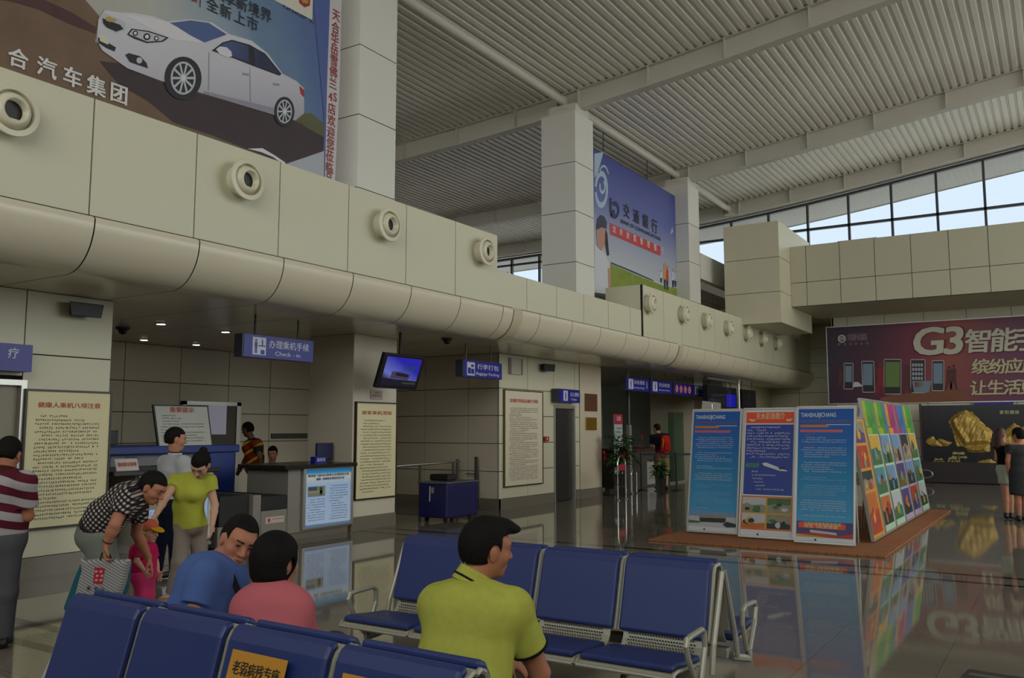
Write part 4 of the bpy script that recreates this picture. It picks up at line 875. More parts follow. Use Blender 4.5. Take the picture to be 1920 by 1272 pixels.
# baggage scanner behind
t = thing('baggage_scanner', (-11.6, 8.0, 0), 'blue framed baggage X-ray scanner standing behind the check-in desks', 'scanner')
mb = MB(); mb.box((-12.2, 6.75, 0), (-11.0, 7.1, 1.33)); mb.box((-12.2, 8.72, 0), (-11.0, 9.2, 1.33)); mb.box((-12.2, 6.7, 1.24), (-10.96, 9.25, 1.36)); mb.build('frame', M_BLUEF, parent=t, bevel=.02)
mb = MB(); mb.box((-12.15, 7.1, 1.08), (-11.08, 8.72, 1.24)); mb.build('control_band', mat('scanner_grey', '#7f8086', .45), parent=t)
mb = MB(); mb.box((-12.15, 7.1, .0), (-11.12, 7.8, 1.08)); mb.box((-12.15, 8.6, 0), (-11.12, 8.72, 1.08)); mb.box((-12.15, 7.8, 0), (-11.12, 8.6, .55)); mb.build('housing', M_GREYD, parent=t)
mb = MB(); mb.box((-12.0, 7.8, .56), (-11.3, 8.6, 1.07)); mb.build('tunnel', M_BLACK, parent=t)
mb = MB(); put_text(mb, 'SCAN', (-11.075, 8.15, 1.16), YV, ZV, .13, 0, bold=.02); put_text(mb, '安检', (-11.075, 7.45, 1.16), YV, ZV, .11, 0, bold=.02); mb.build('lettering_print', mat('scanner_letter', '#39437a', .5), parent=t)
mb = MB(); mb.box((-11.2, 6.15, .0), (-11.02, 6.7, 1.36)); mb.build('side_guard', M_BLUEF, parent=t, bevel=.02)
# tilted reminder board on the scanner
a, b2, c, d = [pX(-11.0, q) for q in ((285, 760), (390, 761), (297, 842), (398, 840))]
t = thing('reminder_board', (-11.0, 8.0, 1.36), 'tilted white reminder board with red heading on the scanner', 'notice board')
uu = ((b2-a)+(d-c))/2; vv = ((a-c)+(b2-d))/2; mb = MB(); mb.obox(c-V(.03, 0, 0), uu, vv, V(.03, 0, 0)); mb.build('frame', M_BLACK, parent=t)
mb = MB(); mb.obox(c+uu*.025+vv*.03, uu*.95, vv*.94, V(.004, 0, 0)); mb.build('sheet', mat('board_white', '#c9cbc2', .5), parent=t)
mb = MB(); cc_ = c+uu*.5+vv*.88+V(.007, 0, 0)
put_text(mb, '重要提示', cc_, uu, vv, .085, 0, bold=.03, fit=.42); text_lines(mb, c+uu*.08+vv*.77+V(.007, 0, 0), nrm(uu), nrm(vv), None, np.linalg.norm(uu)*.85, 10, .042, .02, 1); mb.build('print', [M_RED, M_INK], parent=t)
mb = MB(); q = c+uu*.5+vv*.2-V(.04, 0, 0); mb.tube([(q[0], q[1], 1.362), q], .015, 8); mb.box((q[0]-.06, q[1]-.12, 1.361), (q[0]+.02, q[1]+.12, 1.37)); mb.build('support', M_DARKFR, parent=t)
# monitors left of it, doorway in the rear wall
t = thing('monitor', (-11.28, 7.05, 1.36), 'black monitor on the blue scanner frame left of the reminder board', 'monitor')
mb = MB(); mb.box((-11.3, 6.8, 1.38), (-11.25, 7.35, 1.58)); mb.build('casing', M_BLACK, parent=t, bevel=.01); mb = MB(); mb.box((-11.36, 7.0, 1.36), (-11.2, 7.15, 1.38)); mb.box((-11.32, 7.05, 1.37), (-11.3, 7.1, 1.45)); mb.build('stand', M_DARKFR, parent=t)
p0, p1 = pX(-13.88, (340, 752)), pX(-13.88, (450, 756)); mb = MB()
mb.box((-13.9, p0[1], 0), (-13.84, p0[1]+.1, p0[2])); mb.box((-13.9, p1[1]-.1, 0), (-13.84, p1[1], p0[2])); mb.box((-13.9, p0[1], p0[2]-.07), (-13.84, p1[1], p0[2]))
o = struct(mb.build('door_3', M_ALU)); mb = MB(); mb.box((-13.9, p0[1]+.1, 0), (-13.87, p1[1]-.1, p0[2]-.07)); mb.build('door_panel', mat('door_brown', '#5b5148', .5), parent=o)
q0, q1 = pX(-13.86, (391, 759)), pX(-13.86, (423, 815)); mb = MB(); mb.box((-13.87, q0[1], q1[2]), (-13.85, q1[1], q0[2])); mb.build('window_pane', mat('pane_lilac', '#a7a3b4', .3, emit=('#a9a4ba', .22)), parent=o)
p0, p1 = pX(-13.88, (509, 815)), pX(-13.88, (576, 817)); mb = MB(); mb.box((-13.9, p0[1], p0[2]-.09), (-13.87, p1[1], p0[2]+.02)); struct(mb.build('trim_5', M_GREYD))
# blue baggage trolley with black bag, guard rail
t = thing('baggage_trolley', (-9.2, 12.4, 0), 'blue covered baggage trolley in front of the baggage corner', 'trolley')
mb = MB(); mb.box((-9.56, 11.98, .08), (-8.95, 12.92, .66)); mb.build('cover', mat('trolley_blue', '#191c55', .42, var=.15, scale=4, bump=.3, bscale=9), parent=t, bevel=.03, seg=3)
mb = MB(); mb.box((-9.58, 11.96, .66), (-8.93, 12.94, .69)); mb.build('top_board', mat('trolley_top', '#5a5a66', .4), parent=t, bevel=.01)
for x in (-9.45, -9.05):
    for y in (12.08, 12.8): mb = MB(); mb.lathe((x-.015, y, .045), (1, 0, 0), [(.045, 0), (.045, .03)], 14); mb.tube([(x, y, .045), (x, y, .1)], .012, 6); mb.build('caster', M_BLACK, parent=t)
mb = MB(); mb.tube([(-9.3, 11.965, .62), (-9.3, 11.96, .36)], .012, 6); mb.box((-9.27, 11.955, .5), (-9.22, 11.975, .6)); mb.build('latch', M_ALU, parent=t)
o = tag(MB().box((-9.62, 12.35, .69), (-9.2, 12.62, .8)).build('bag', mat('bag_black', '#161514', .6), bevel=.03, seg=3), 'black bag lying on the blue baggage trolley', 'bag')
t = thing('guard_rail', (-10.3, 13.1, 0), 'steel guard rail with dark posts behind the blue trolley', 'railing')
mb = MB(); mb.tube([(-10.3, 11.9, .92), (-10.3, 14.2, .95)], .022, 10); mb.build('handrail', M_CHROME, parent=t)
for y, z1 in ((12.95, .92), (14.0, .94), (14.14, 1.0)): mb = MB(); mb.tube([(-10.3, y, 0), (-10.3, y, z1)], .03, 10); mb.build('post', M_GREYD, parent=t)
t = thing('guard_post', (-9.95, 13.8, 0), 'dark steel post with hooks at the corner left of the dense notice', 'post')
q = pX(-10.0, (893, 857)); mb = MB(); mb.tube([(-10.0, q[1], 0), (-10.0, q[1], q[2])], .035, 10); mb.build('column', mat('post_brown', '#352b2a', .4), parent=t); mb = MB(); mb.tube([(-10.0, q[1]+.12, 0), (-10.0, q[1]+.05, q[2]-.06)], .018, 8); mb.build('brace', M_CHROME, parent=t)
mb = MB(); mb.box((-10.25, q[1]-.02, q[2]-.35), (-9.98, q[1], q[2]-.33)); mb.box((-10.25, q[1]-.02, .4), (-9.98, q[1], .42)); mb.build('arms', M_CHROME, parent=t)

# ---------------------------------------------------------------- exhibition boards on their carpet
cm = bpy.data.materials.new('orange_carpet'); cm.use_nodes = True; n = cm.node_tree; b = n.nodes['Principled BSDF']; tcn = n.nodes.new('ShaderNodeTexCoord'); br = n.nodes.new('ShaderNodeTexBrick')
br.inputs['Scale'].default_value = 4.0; br.inputs['Color1'].default_value = (*S('#a86a3c'), 1); br.inputs['Color2'].default_value = (*S('#96603a'), 1); br.inputs['Mortar'].default_value = (*S('#7c4d30'), 1); br.inputs['Mortar Size'].default_value = .03
n.links.new(tcn.outputs['Object'], br.inputs['Vector']); n.links.new(br.outputs['Color'], b.inputs['Base Color']); b.inputs['Roughness'].default_value = .9
mb = MB(); mb.box((-5.15, 11.72, .0), (-1.98, 19.0, .03)); o = tag(mb.build('carpet', cm, bevel=.008), 'orange brown carpet laid under the exhibition boards', 'carpet')
M_BFR = mat('board_frame', '#b5b2ad', .35, metal=.5)
PH = [mat('print_sky', '#6f92b8', .5, var=.2, scale=3), mat('print_green', '#3f6a3a', .5, var=.5, scale=7), mat('print_dark', '#1f2a2b', .5, var=.5, scale=6), mat('print_orange', '#c06a24', .5, var=.4, scale=5), mat('print_red', '#b03a1c', .5, var=.4, scale=6),
      mat('print_stone', '#8f8872', .5, var=.3, scale=9), mat('print_violet', '#4d3f78', .5, var=.4, scale=4), mat('print_water', '#4f8a93', .5, var=.3, scale=4), mat('print_pale', '#b9bcc0', .5, var=.1, scale=3), mat('print_gold', '#d0a032', .5, var=.25, scale=5)]
class Sheet:
    """leaning printed board: a = bottom left, u across, v up along the board, n towards the reader"""
    def __init__(s, bl, br_, tl): s.o = np.array(bl, float); s.u = np.array(br_, float)-s.o; s.v = np.array(tl, float)-s.o; s.n = nrm(np.cross(s.u, s.v)); s.w, s.h = np.linalg.norm(s.u), np.linalg.norm(s.v)
    def at(s, x, y, k=0): return s.o+s.u*x+s.v*(1-y)+s.n*(.0035+.0013*k)
    def quad(s, mb, x0, y0, x1, y1, m, k=1): mb.poly([s.at(x0, y1, k), s.at(x1, y1, k), s.at(x1, y0, k), s.at(x0, y0, k)], m)
    def poly(s, mb, P, m, k=1): mb.poly([s.at(x, y, k) for x, y in P], m)
    def text(s, mb, t, x, y, size, m, fit=None, k=3, bold=.02): put_text(mb, t, s.at(x, y, k), s.u, s.v, size, m, bold=bold, fit=fit)
    def lines(s, mb, x, y, w, rows, pitch, ch, m, k=3): text_lines(mb, s.at(x, y, k), nrm(s.u), nrm(s.v), None, w*s.w, rows, pitch*s.h, ch*s.h, m)
def board(sh, label, feet=True, group=None):
    base = (sh.o+sh.u*.5); t = thing('exhibition_board', (base[0], base[1], .03), label, 'display board', group)
    mb = MB(); f = .02
    mb.obox(sh.o-sh.n*.03, sh.u, sh.v, sh.n*.03); mb.build('panel', M_BFR, parent=t)
    mb = MB()
    for x0, x1 in ((-.02, .012), (.988, 1.02)): mb.obox(sh.o+sh.u*x0-sh.n*.035, sh.u*(x1-x0), sh.v*1.01, sh.n*.045)
    mb.obox(sh.o-sh.n*.035, sh.u, sh.v*.012, sh.n*.045); mb.obox(sh.o+sh.v*.998-sh.n*.035, sh.u, sh.v*.012, sh.n*.045); mb.build('frame', M_BFR, parent=t)
    back = V(-sh.n[0], -sh.n[1], 0); back = back/np.linalg.norm(back)
    mb = MB(); top = sh.o+sh.v*.97-sh.n*.04; ft = sh.o+back*.5
    for x in (.06, .94): mb.tube([top+sh.u*x, V(*(ft+sh.u*x)[:2], .035)], .014, 8)
    mb.tube([sh.o+sh.u*.06+back*.55+V(0, 0, .5), sh.o+sh.u*.94+back*.55+V(0, 0, .5)], .012, 8) if False else None
    mb.build('back_leg', M_BFR, parent=t); return t
def photo(mb, sh, x0, y0, x1, y1, cols, seed, k=3):
    """a printed photograph: sky or backdrop, far band, near ground and a few shapes"""
    r = random.Random(seed); W, H = x1-x0, y1-y0; X = lambda a: x0+W*a; Y = lambda a: y0+H*a
    sh.quad(mb, x0, y0, x1, y1, cols[0], k); hz = r.uniform(.45, .65)
    P = [(X(0), Y(1)), (X(1), Y(1)), (X(1), Y(hz+r.uniform(-.1, .1)))]+[(X(a), Y(hz+r.uniform(-.15, .12))) for a in (.8, .6, .4, .2)]+[(X(0), Y(hz))]; sh.poly(mb, P, cols[1], k+1)
    for q in range(3):
        cx_, cy_, a, b2 = r.uniform(.2, .8), r.uniform(.35, .85), r.uniform(.08, .2), r.uniform(.1, .28)
        sh.poly(mb, [(X(min(1, max(0, cx_+a*math.cos(w_)*r.uniform(.7, 1.1)))), Y(min(1, max(0, cy_+b2*math.sin(w_)*r.uniform(.7, 1.1))))) for w_ in np.linspace(0, 5.6, 9)], cols[2+q % (len(cols)-2)], k+2+q)
def M_print(nm, c, **k): return mat(nm, c, .35, **k)
INKS = [mat('ex_white', '#cfd4da', .4), mat('ex_paleblue', '#8fb8d2', .45), mat('ex_redtext', '#b03548', .45), mat('ex_orange', '#c4722a', .45), mat('ex_pink', '#c45a6a', .45), mat('ex_purple', '#4a4a8a', .45), mat('ex_green', '#4f9a4a', .45), mat('ex_navy', '#0a3296', .4), mat('ex_vermilion', '#e0420c', .4), mat('ex_cream', '#d8c69a', .45)]
def airport_board(px_bl, px_br, yb, yt, zt, label, kind):
    a, b2 = on('y', yb, *px_bl), on('y', yb, *px_br); bl = V(a[0], yb, .05); br_ = V(b2[0], yb, .05)
    k = .5; sh = Sheet(bl, br_, V(bl[0], yt, zt)); t = board(sh, label); tl = np.array(t.location)
    ms = INKS+PH; W, B, R_, O_, PK, PU, GR, NV, VM, CR = range(10); P0 = 10
    mb = MB()
    if kind != 'intro':
        bgm = gradmat('ex_blue_'+kind, [(0, '#b9c2d6'), (.055, '#b4bfd6'), (.06, '#58b0dc'), (.2, '#3f98cc'), (.5, '#1b80b6'), (.72, '#0866b8'), (1, '#0650ac')], sh.o-tl, sh.o+sh.v-tl, rough=.6)
        ms = ms+[bgm]; sh.quad(mb, .015, .012, .985, .99, len(ms)-1, 0)
        sh.text(mb, 'TIANSHUIJICHANG', .37, .06, .085, W, fit=sh.w*.62)
        sh.quad(mb, .05, .095, .93, .118, PU, 1); sh.quad(mb, .05, .133, .55, .152, O_, 2); sh.quad(mb, .5, .13, .93, .1345, W, 1)
        sh.quad(mb, .05, .17, .8, .19, PK, 2); y = .205; r = random.Random(kind)
        while y < (.8 if kind == 'left' else .83):
            if r.random() < .45: sh.lines(mb, .06, y, r.uniform(.15, .3), 1, .02, .013, R_)
            y += .021; nr = r.randint(2, 6); nr = min(nr, int((.82-y)/.0165))
            if nr > 0: sh.lines(mb, .08, y, .84, nr, .0165, .0095, W if r.random() < .5 else B)
            y += .0165*max(nr, 0)+.006
        if kind == 'left':
            sh.quad(mb, .015, .83, .985, .87, P0+0, 2); sh.quad(mb, .015, .87, .985, .955, P0+8, 2); sh.poly(mb, [(.22, .862), (.8, .858), (.78, .88), (.24, .884)], P0+5, 4); sh.poly(mb, [(.24, .884), (.78, .88), (.77, .915), (.25, .917)], P0+2, 4)
            sh.poly(mb, [(.015, .905), (.25, .912), (.25, .925), (.015, .93)], P0+1, 5); sh.poly(mb, [(.72, .93), (.8, .905), (.985, .92), (.985, .945), (.8, .95)], P0+2, 5); sh.quad(mb, .015, .955, .985, .985, W, 3)
        else:
            sh.quad(mb, .02, .845, .98, .955, P0+6, 2); sh.poly(mb, [(.05, .862), (.08, .852), (.82, .855), (.87, .866), (.84, .895), (.06, .893)], VM, 4)
            sh.text(mb, '全国机场旅客服务热线', .46, .8635, .05, CR, fit=sh.w*.64, k=6); sh.text(mb, '乘坐飞机更便捷', .44, .882, .05, CR, fit=sh.w*.58, k=6)
            sh.poly(mb, [(.02, .935), (.4, .925), (.75, .94), (.98, .92), (.98, .955), (.02, .955)], P0+4, 4); sh.poly(mb, [(.25, .905), (.7, .918), (.72, .935), (.55, .93), (.26, .925)], P0+8, 5); sh.poly(mb, [(.02, .94), (.3, .945), (.6, .955), (.02, .955)], P0+9, 6); sh.quad(mb, .015, .958, .985, .985, W, 3)
    else:
        sh.quad(mb, .015, .012, .985, .985, W, 0); sh.quad(mb, .04, .025, .96, .115, VM, 1)
        sh.text(mb, '天水机场简介', .51, .062, .11, CR, fit=sh.w*.56); sh.poly(mb, [(.09, .075), (.16, .085), (.22, .08), (.2, .1), (.13, .098)], CR, 3); sh.poly(mb, [(.94, .075), (.87, .085), (.81, .08), (.83, .1), (.9, .098)], CR, 3)
        sh.quad(mb, .04, .125, .96, .675, NV, 1); sh.lines(mb, .07, .14, .86, 11, .0235, .015, W)
        sh.text(mb, '候机指南', .2, .45, .075, GR, fit=sh.w*.26); sh.poly(mb, [(.38, .432), (.46, .425), (.7, .46), (.78, .475), (.86, .483), (.86, .49), (.72, .487), (.42, .45)], W, 4); sh.poly(mb, [(.68, .465), (.8, .455), (.84, .46), (.74, .478)], P0+2, 5)
        for k_, (x, w_) in enumerate(((.12, .2), (.13, .55), (.15, .25), (.17, .25), (.2, .25), (.22, .6))): sh.lines(mb, x, .49+.027*k_, w_, 1, .02, .013, W)
        sh.quad(mb, .02, .685, .97, .94, VM, 1); sh.quad(mb, .035, .693, .955, .932, P0+9, 2)
        for (x0, y0, x1, y1, cs, sd) in ((.04, .697, .48, .81, (18, 15, 12, 12, 11), 3), (.51, .697, .945, .81, (11, 15, 18, 12, 11), 4), (.04, .82, .48, .928, (18, 13, 12, 19, 12), 5), (.51, .82, .945, .928, (15, 12, 18, 11, 12), 6)): photo(mb, sh, x0, y0, x1, y1, cs, sd)
    mb.build('printed_poster', ms, parent=t)
    mb = MB(); mb.lathe(sh.at(.35, .975, 4), sh.n, [(.014, 0), (.014, .006)], 10); mb.build('fixing_knob', M_INK, parent=t)
    return t
airport_board((1289, 1000), (1381, 1008), 12.72, 13.1, 1.89, 'leftmost blue airport notice board with a terminal photo at its foot', 'left')
airport_board((1386, 1010), (1487, 1018), 12.52, 12.95, 1.895, 'middle airport board with orange heading and four photos', 'intro')
airport_board((1491, 1018), (1602, 1029), 12.34, 12.74, 1.905, 'rightmost blue airport notice board with red plaque at its foot', 'right')
HD = [mat('ex_lime', '#a8b428', .4, var=.15, scale=3), mat('ex_leafgreen', '#4fa03c', .4, var=.3, scale=4), mat('ex_mint', '#b4d6bc', .45), mat('ex_lilac', '#b9a8c8', .45), mat('ex_blueedge', '#3f7ab0', .4), mat('ex_magenta', '#b03a78', .4), mat('ex_amber', '#d8982a', .45), mat('ex_inkgrey', '#3a4a3a', .5)]
LAB = ['amber edged photo board with red and food photos, nearest of the side row', 'lime headed photo board with red sunset at its foot, second of the side row', 'green headed photo board with pale spire photo, third of the side row', 'magenta striped photo board with night photo, fourth of the side row', 'violet striped narrow photo board, fifth of the side row', 'green edged photo board at the far end of the side row']
yy = [12.98, 13.96, 14.94, 15.92, 16.90, 17.88]
for k in range(6):
    y0 = yy[k]; bl, br_ = V(-2.33, y0, .05), V(-2.33, y0+.9, .05)
    tl_ = V(-2.62, y0, 2.05) if k else V(-2.58, y0, 1.76)
    sh = Sheet(bl, br_, tl_); t = board(sh, LAB[k], group='photo boards along the side'); mb = MB(); ms = HD+PH; P0 = 8
    if k == 0:
        sh.quad(mb, .01, .01, .99, .985, 6, 0)
        for (y_0, y_1, cs, sd) in ((.03, .21, (13, 14, 12, 17, 18), 1), (.235, .42, (12, 12, 17, 11, 13), 2), (.445, .60, (10, 13, 18, 17, 12), 3), (.625, .955, (11, 12, 12, 11, 17), 4)): photo(mb, sh, .04, y_0, .84, y_1, cs, sd)
    else:
        edge = [2, 2, 2, 3, 3, 2][k]; sh.quad(mb, .01, .01, .99, .985, edge, 0)
        hc = [(0, 1), (0, 1), (0, 1), (6, 5), (5, 4), (0, 1)][k]
        sh.quad(mb, .01, .01, .3, .2, hc[0], 1); sh.quad(mb, .3, .01, .99, .2, hc[1], 1); sh.quad(mb, .01, .2, .99, .265, hc[1] if k != 4 else 4, 1); sh.quad(mb, .01, .215, .5, .265, hc[0], 2)
        if k in (2, 4): sh.quad(mb, .8, .01, .99, .25, 4, 2)
        for c in range(5):
            sh.lines(mb, .12+.16*c, .1+.02*(c % 3), .13, 6, .014, .01, 7, k=5)
        cs = [(18, 9, 11, 10, 15), (8, 9, 17, 13, 10), (8, 13, 12, 14, 10), (10, 13, 17, 11, 14), (18, 9, 11, 15, 10)][k-1]
        cs2 = [(15, 9, 10, 8, 12), (8, 10, 10, 15, 13), (14, 9, 12, 11, 13), (8, 10, 12, 15, 9), (15, 9, 10, 18, 9)][k-1]
        cs3 = [(11, 10, 12, 11, 12), (16, 9, 13, 15, 17), (14, 10, 11, 17, 11), (12, 14, 10, 13, 9), (16, 10, 10, 13, 18)][k-1]
        for (y_0, y_1, c_, sd) in ((.275, .5, cs, k), (.52, .715, cs2, k+9), (.735, .94, cs3, k+20)): photo(mb, sh, .06, y_0, .9, y_1, c_, sd)
    mb.build('printed_poster', ms, parent=t)
# white double sheet on a stand behind them
t = thing('leaflet_stand', (on('y', 17.5, 1332, 760)[0], 17.5, 0), 'white folded sheet on a stand peeping over the left blue board', 'stand')
q = [on('y', 17.5, *p) for p in ((1312, 775), (1334, 775), (1334, 754), (1317, 752), (1349, 775), (1351, 756))]; lo = V(0, 0, -.25)
mb = MB(); mb.prism([q[0]+lo, q[1]+lo, q[2], q[3]], (0, .02, 0)); mb.prism([q[1]+V(.02, 0, 0)+lo, q[4]+lo, q[5], q[2]+V(.02, 0, 0)], (0, .02, 0)); mb.build('sheet', mat('leaflet_white', '#b9b7b0', .6), parent=t)
mb = MB(); c = q[1]; mb.tube([(c[0], 17.53, .02), (c[0], 17.53, c[2]+.2)], .015, 8); mb.lathe((c[0], 17.53, 0), (0, 0, 1), [(.2, 0), (.2, .02)], 20); mb.build('pole', M_CHROME, parent=t)

# ---------------------------------------------------------------- plants
def leaf(mb, base, d, L_, W_, droop, mi=0):
    d = nrm(d); side = nrm(np.cross(d, V(0, 0, 1))+V(1e-4, 0, 0)); n_ = 5; prev = None
    for i in range(n_):
        f = i/(n_-1); w_ = W_*math.sin(math.pi*min(.98, f*.9+.08)); c = base+d*L_*f+V(0, 0, -droop*L_*f*f)
        a, b2, m_ = c-side*w_, c+side*w_, c+V(0, 0, -.25*w_)
        if prev: mb.add([prev[0], prev[2], m_, a], [(0, 1, 2, 3)], mi); mb.add([prev[2], prev[1], b2, m_], [(0, 1, 2, 3)], mi)
        prev = (a, b2, m_)
M_LEAF = mat('leaf_green', '#2f5a2c', .4, var=.35, scale=9); M_FLOWER = mat('flower_red', '#c01f26', .35); M_POT = mat('planter_dark', '#1b1917', .3)
def plant(base, pot_h, pot_w, H, spread, nleaf, flowers, label, seed):
    r = random.Random(seed); b_ = np.array(base, float); t = thing('potted_plant', base, label, 'plant')
    mb = MB(); mb.lathe(b_, (0, 0, 1), [(pot_w*.36, 0), (pot_w*.52, pot_h*.97), (pot_w*.54, pot_h), (pot_w*.46, pot_h), (pot_w*.45, pot_h*.92)], 4); mb.build('planter', M_POT, parent=t)
    mb = MB()
    for q in range(9): mb.box(b_+V(pot_w*.24+.004*q, -pot_w*.25-.003*q, pot_h*(.1+.09*q)), b_+V(pot_w*.24+.016+.004*q, -pot_w*.24-.003*q, pot_h*(.1+.09*q)+.012))
    mb.build('planter_studs', M_CHROME, parent=t)
    stems = []; mb = MB()
    for q in range(11):
        a = r.uniform(0, 6.28); ht = H*r.uniform(.55, 1); rr = spread*r.uniform(.2, .9)
        p = [b_+V(r.uniform(-.05, .05), r.uniform(-.05, .05), pot_h*.9), b_+V(rr*.35*math.cos(a), rr*.35*math.sin(a), pot_h+(ht-pot_h)*.6), b_+V(rr*math.cos(a), rr*math.sin(a), ht)]
        stems.append(p); mb.tube(p, [.014, .01, .006], 5)
    mb.build('stems', mat('stem_green', '#3d4a2a', .6), parent=t)
    mb = MB()
    for q in range(nleaf):
        p = r.choice(stems); f = r.uniform(.25, 1); c = p[0]+(p[1]-p[0])*min(1, f*2) if f < .5 else p[1]+(p[2]-p[1])*(f*2-1)
        a = r.uniform(0, 6.28); leaf(mb, c, V(math.cos(a), math.sin(a), r.uniform(-.1, .8)), r.uniform(.16, .3), r.uniform(.035, .06), r.uniform(.2, .7))
    mb.build('leaves', M_LEAF, parent=t)
    for dx, dy, dz in flowers:
        mb = MB(); c = b_+V(dx, dy, dz)
        for q in range(4):
            a = q*1.57+dx*9; leaf(mb, c, V(math.cos(a)+.6, math.sin(a)-.6, .5), .13, .055, .3)
        mb.tube([c+V(0, 0, -.12), c], .006, 5); mb.build('flower', M_FLOWER, parent=t)
pb = fl_ = az_(0, 1135, 929)
plant(az_(0, 1135, 929)+V(.42, -.05, 0), .52, .34, 1.55, .42, 240, [(-.25, -.3, 1.0), (-.32, -.2, .86), (.15, -.2, 1.02), (.22, -.25, .96), (.12, -.1, 1.42), (.5, .2, 1.48), (.55, -.1, 1.16)], 'tall potted plant with red flowers beside the pier', 3)
plant(az_(0, 1186, 930)+V(.5, .55, 0), .5, .3, 1.05, .26, 90, [(.05, -.2, 1.02), (.12, -.15, 1.04), (.0, -.1, 1.05)], 'lower potted plant with one red bloom by the security counter', 5)
# steel hoop stands with red plates
def hoop(px, py, w_, h_, label, plate):
    b_ = az_(0, px, py); t = thing('hoop_stand', b_, label, 'stand'); d = YV; mb = MB()
    P = [b_-d*w_/2, b_-d*w_/2+V(0, 0, h_-w_/2)]+[b_+V(0, 0, h_-w_/2)+d*(-w_/2*math.cos(a))+V(0, 0, w_/2*math.sin(a)) for a in np.linspace(.3, math.pi-.3, 8)]+[b_+d*w_/2+V(0, 0, h_-w_/2), b_+d*w_/2]
    mb.tube(P, .016, 8); mb.tube([b_-d*w_/2+V(0, 0, .3), b_+d*w_/2+V(0, 0, .3)], .01, 6); mb.build('hoop', M_CHROME, parent=t)
    if plate: mb = MB(); mb.box(b_-d*(w_/2-.02)+V(-.01, 0, h_-.34), b_+d*(w_/2-.02)+V(.01, 0, h_-.2)); mb.build('red_plate', mat('plate_red', '#b02a3c', .4), parent=t)
    for s in (-1, 1): mb = MB(); mb.lathe(b_+d*s*w_/2, (0, 0, 1), [(.05, 0), (.05, .02), (.02, .03)], 12); mb.build('foot', M_CHROME, parent=t)
hoop(1166, 938, .42, 1.0, 'steel hoop stand with a red plate in front of the tall plant', True); hoop(1189, 926, .3, .62, 'low steel hoop stand beside the lower plant', False)
# red and white standing banner behind the plant
t = thing('standing_banner', (-9.8, 20.0, 0), 'narrow white standing banner with red top behind the tall plant', 'banner')
pl = Plane('x', -9.8, (1, 0, 0)); a, b2 = pl.at(1152, 777), pl.at(1168, 850); mb = MB(); mb.box((-9.83, a[1], .1), (-9.805, b2[1], a[2]), 0); mb.box((-9.805, a[1], a[2]-.26), (-9.8, b2[1], a[2]), 1)
mb.build('sheet', [mat('banner_pale_blue', '#aab6b8', .5), mat('banner_top_red', '#b2283c', .5)], parent=t)
mb = MB(); put_text(mb, '公告', (-9.795, (a[1]+b2[1])/2, a[2]-.12), YV, ZV, .13, 1, bold=.02); text_lines(mb, V(-9.798, a[1]+.05, a[2]-.34), YV, ZV, None, (b2[1]-a[1])*.8, 8, .1, .045, 0); mb.build('print', [M_INK, M_SIGNW], parent=t)
mb = MB(); mb.box((-9.95, a[1], 0), (-9.7, b2[1], .06)); mb.build('foot', M_ALU, parent=t)
# glass screens and their post
def screen(nm, p0, p1, z1, label):
    t = thing(nm, ((p0[0]+p1[0])/2, (p0[1]+p1[1])/2, 0), label, 'glass screen'); p0, p1 = V(*p0, 0), V(*p1, 0); d = p1-p0
    mb = MB(); mb.obox(p0, d, V(0, 0, z1), nrm(np.cross(d, ZV))*.012); mb.build('pane', M_GLASSG, parent=t)
    mb = MB(); mb.obox(p0-V(0, 0, 0), d, V(0, 0, .05), nrm(np.cross(d, ZV))*.05); mb.build('base_rail', M_ALU, parent=t)
screen('glass_screen', (-10.45, 19.05), (-10.45, 20.9), 2.1, 'greenish glass screen behind the plants at the security entrance'); screen('glass_screen', (-9.9, 24.1), (-9.9, 25.3), 2.1, 'greenish glass screen beside the left blue board at the far pier')
q = pX(-9.85, (1179, 797)); t = thing('partition_post', (-9.85, q[1], 0), 'grey partition post below the first security sign', 'post')
mb = MB(); mb.box((-9.9, q[1]-.06, 0), (-9.8, q[1]+.06, q[2])); mb.build('lower_post', M_GREY, parent=t); mb = MB(); mb.tube([(-9.85, q[1], q[2]), (-9.85, q[1], SOF)], .04, 10); mb.build('upper_post', M_DARKFR, parent=t)
# security counter
t = thing('security_counter', (-10.0, 22.6, 0), 'grey security counter with dark reddish top behind the backpack traveller', 'counter')
mb = MB(); mb.box((-10.9, 21.5, 0), (-10.0, 23.9, 1.0)); mb.build('cabinet', M_GREYD, parent=t); mb = MB(); mb.box((-11.0, 21.4, 1.0), (-9.9, 24.0, 1.06)); mb.build('counter_top', mat('counter_red_wood', '#4a2620', .3), parent=t)
p0, p1 = pX(-9.995, (1213, 866)), pX(-9.995, (1246, 905)); mb = MB(); mb.box((-10.0, p0[1], p1[2]), (-9.99, p1[1], p0[2]), 0); text_lines(mb, V(-9.985, p0[1]+.1, p0[2]-.1), YV, ZV, None, 1.0, 6, .07, .04, 1); mb.build('notice_sheet', [mat('sheet_grey', '#a3a3a0', .6), M_INK], parent=t)
def stanchion(px, py, label):
    b_ = az_(0, px, py); t = thing('stanchion', b_, label, 'stanchion', 'belt stanchions'); mb = MB(); mb.lathe(b_, (0, 0, 1), [(.17, 0), (.17, .015), (.04, .04)], 20); mb.build('base', M_BLACK, parent=t)
    mb = MB(); mb.tube([b_+V(0, 0, .03), b_+V(0, 0, .9)], .028, 12); mb.build('post', M_BLACK, parent=t); mb = MB(); mb.tube([b_+V(0, 0, .9), b_+V(0, 0, .98)], .036, 12); mb.build('belt_head', M_BLACK, parent=t); return b_
s0 = stanchion(1269, 921, 'black belt stanchion left of the leftmost blue board'); s1 = stanchion(1203, 921, 'black belt stanchion behind the lower potted plant')
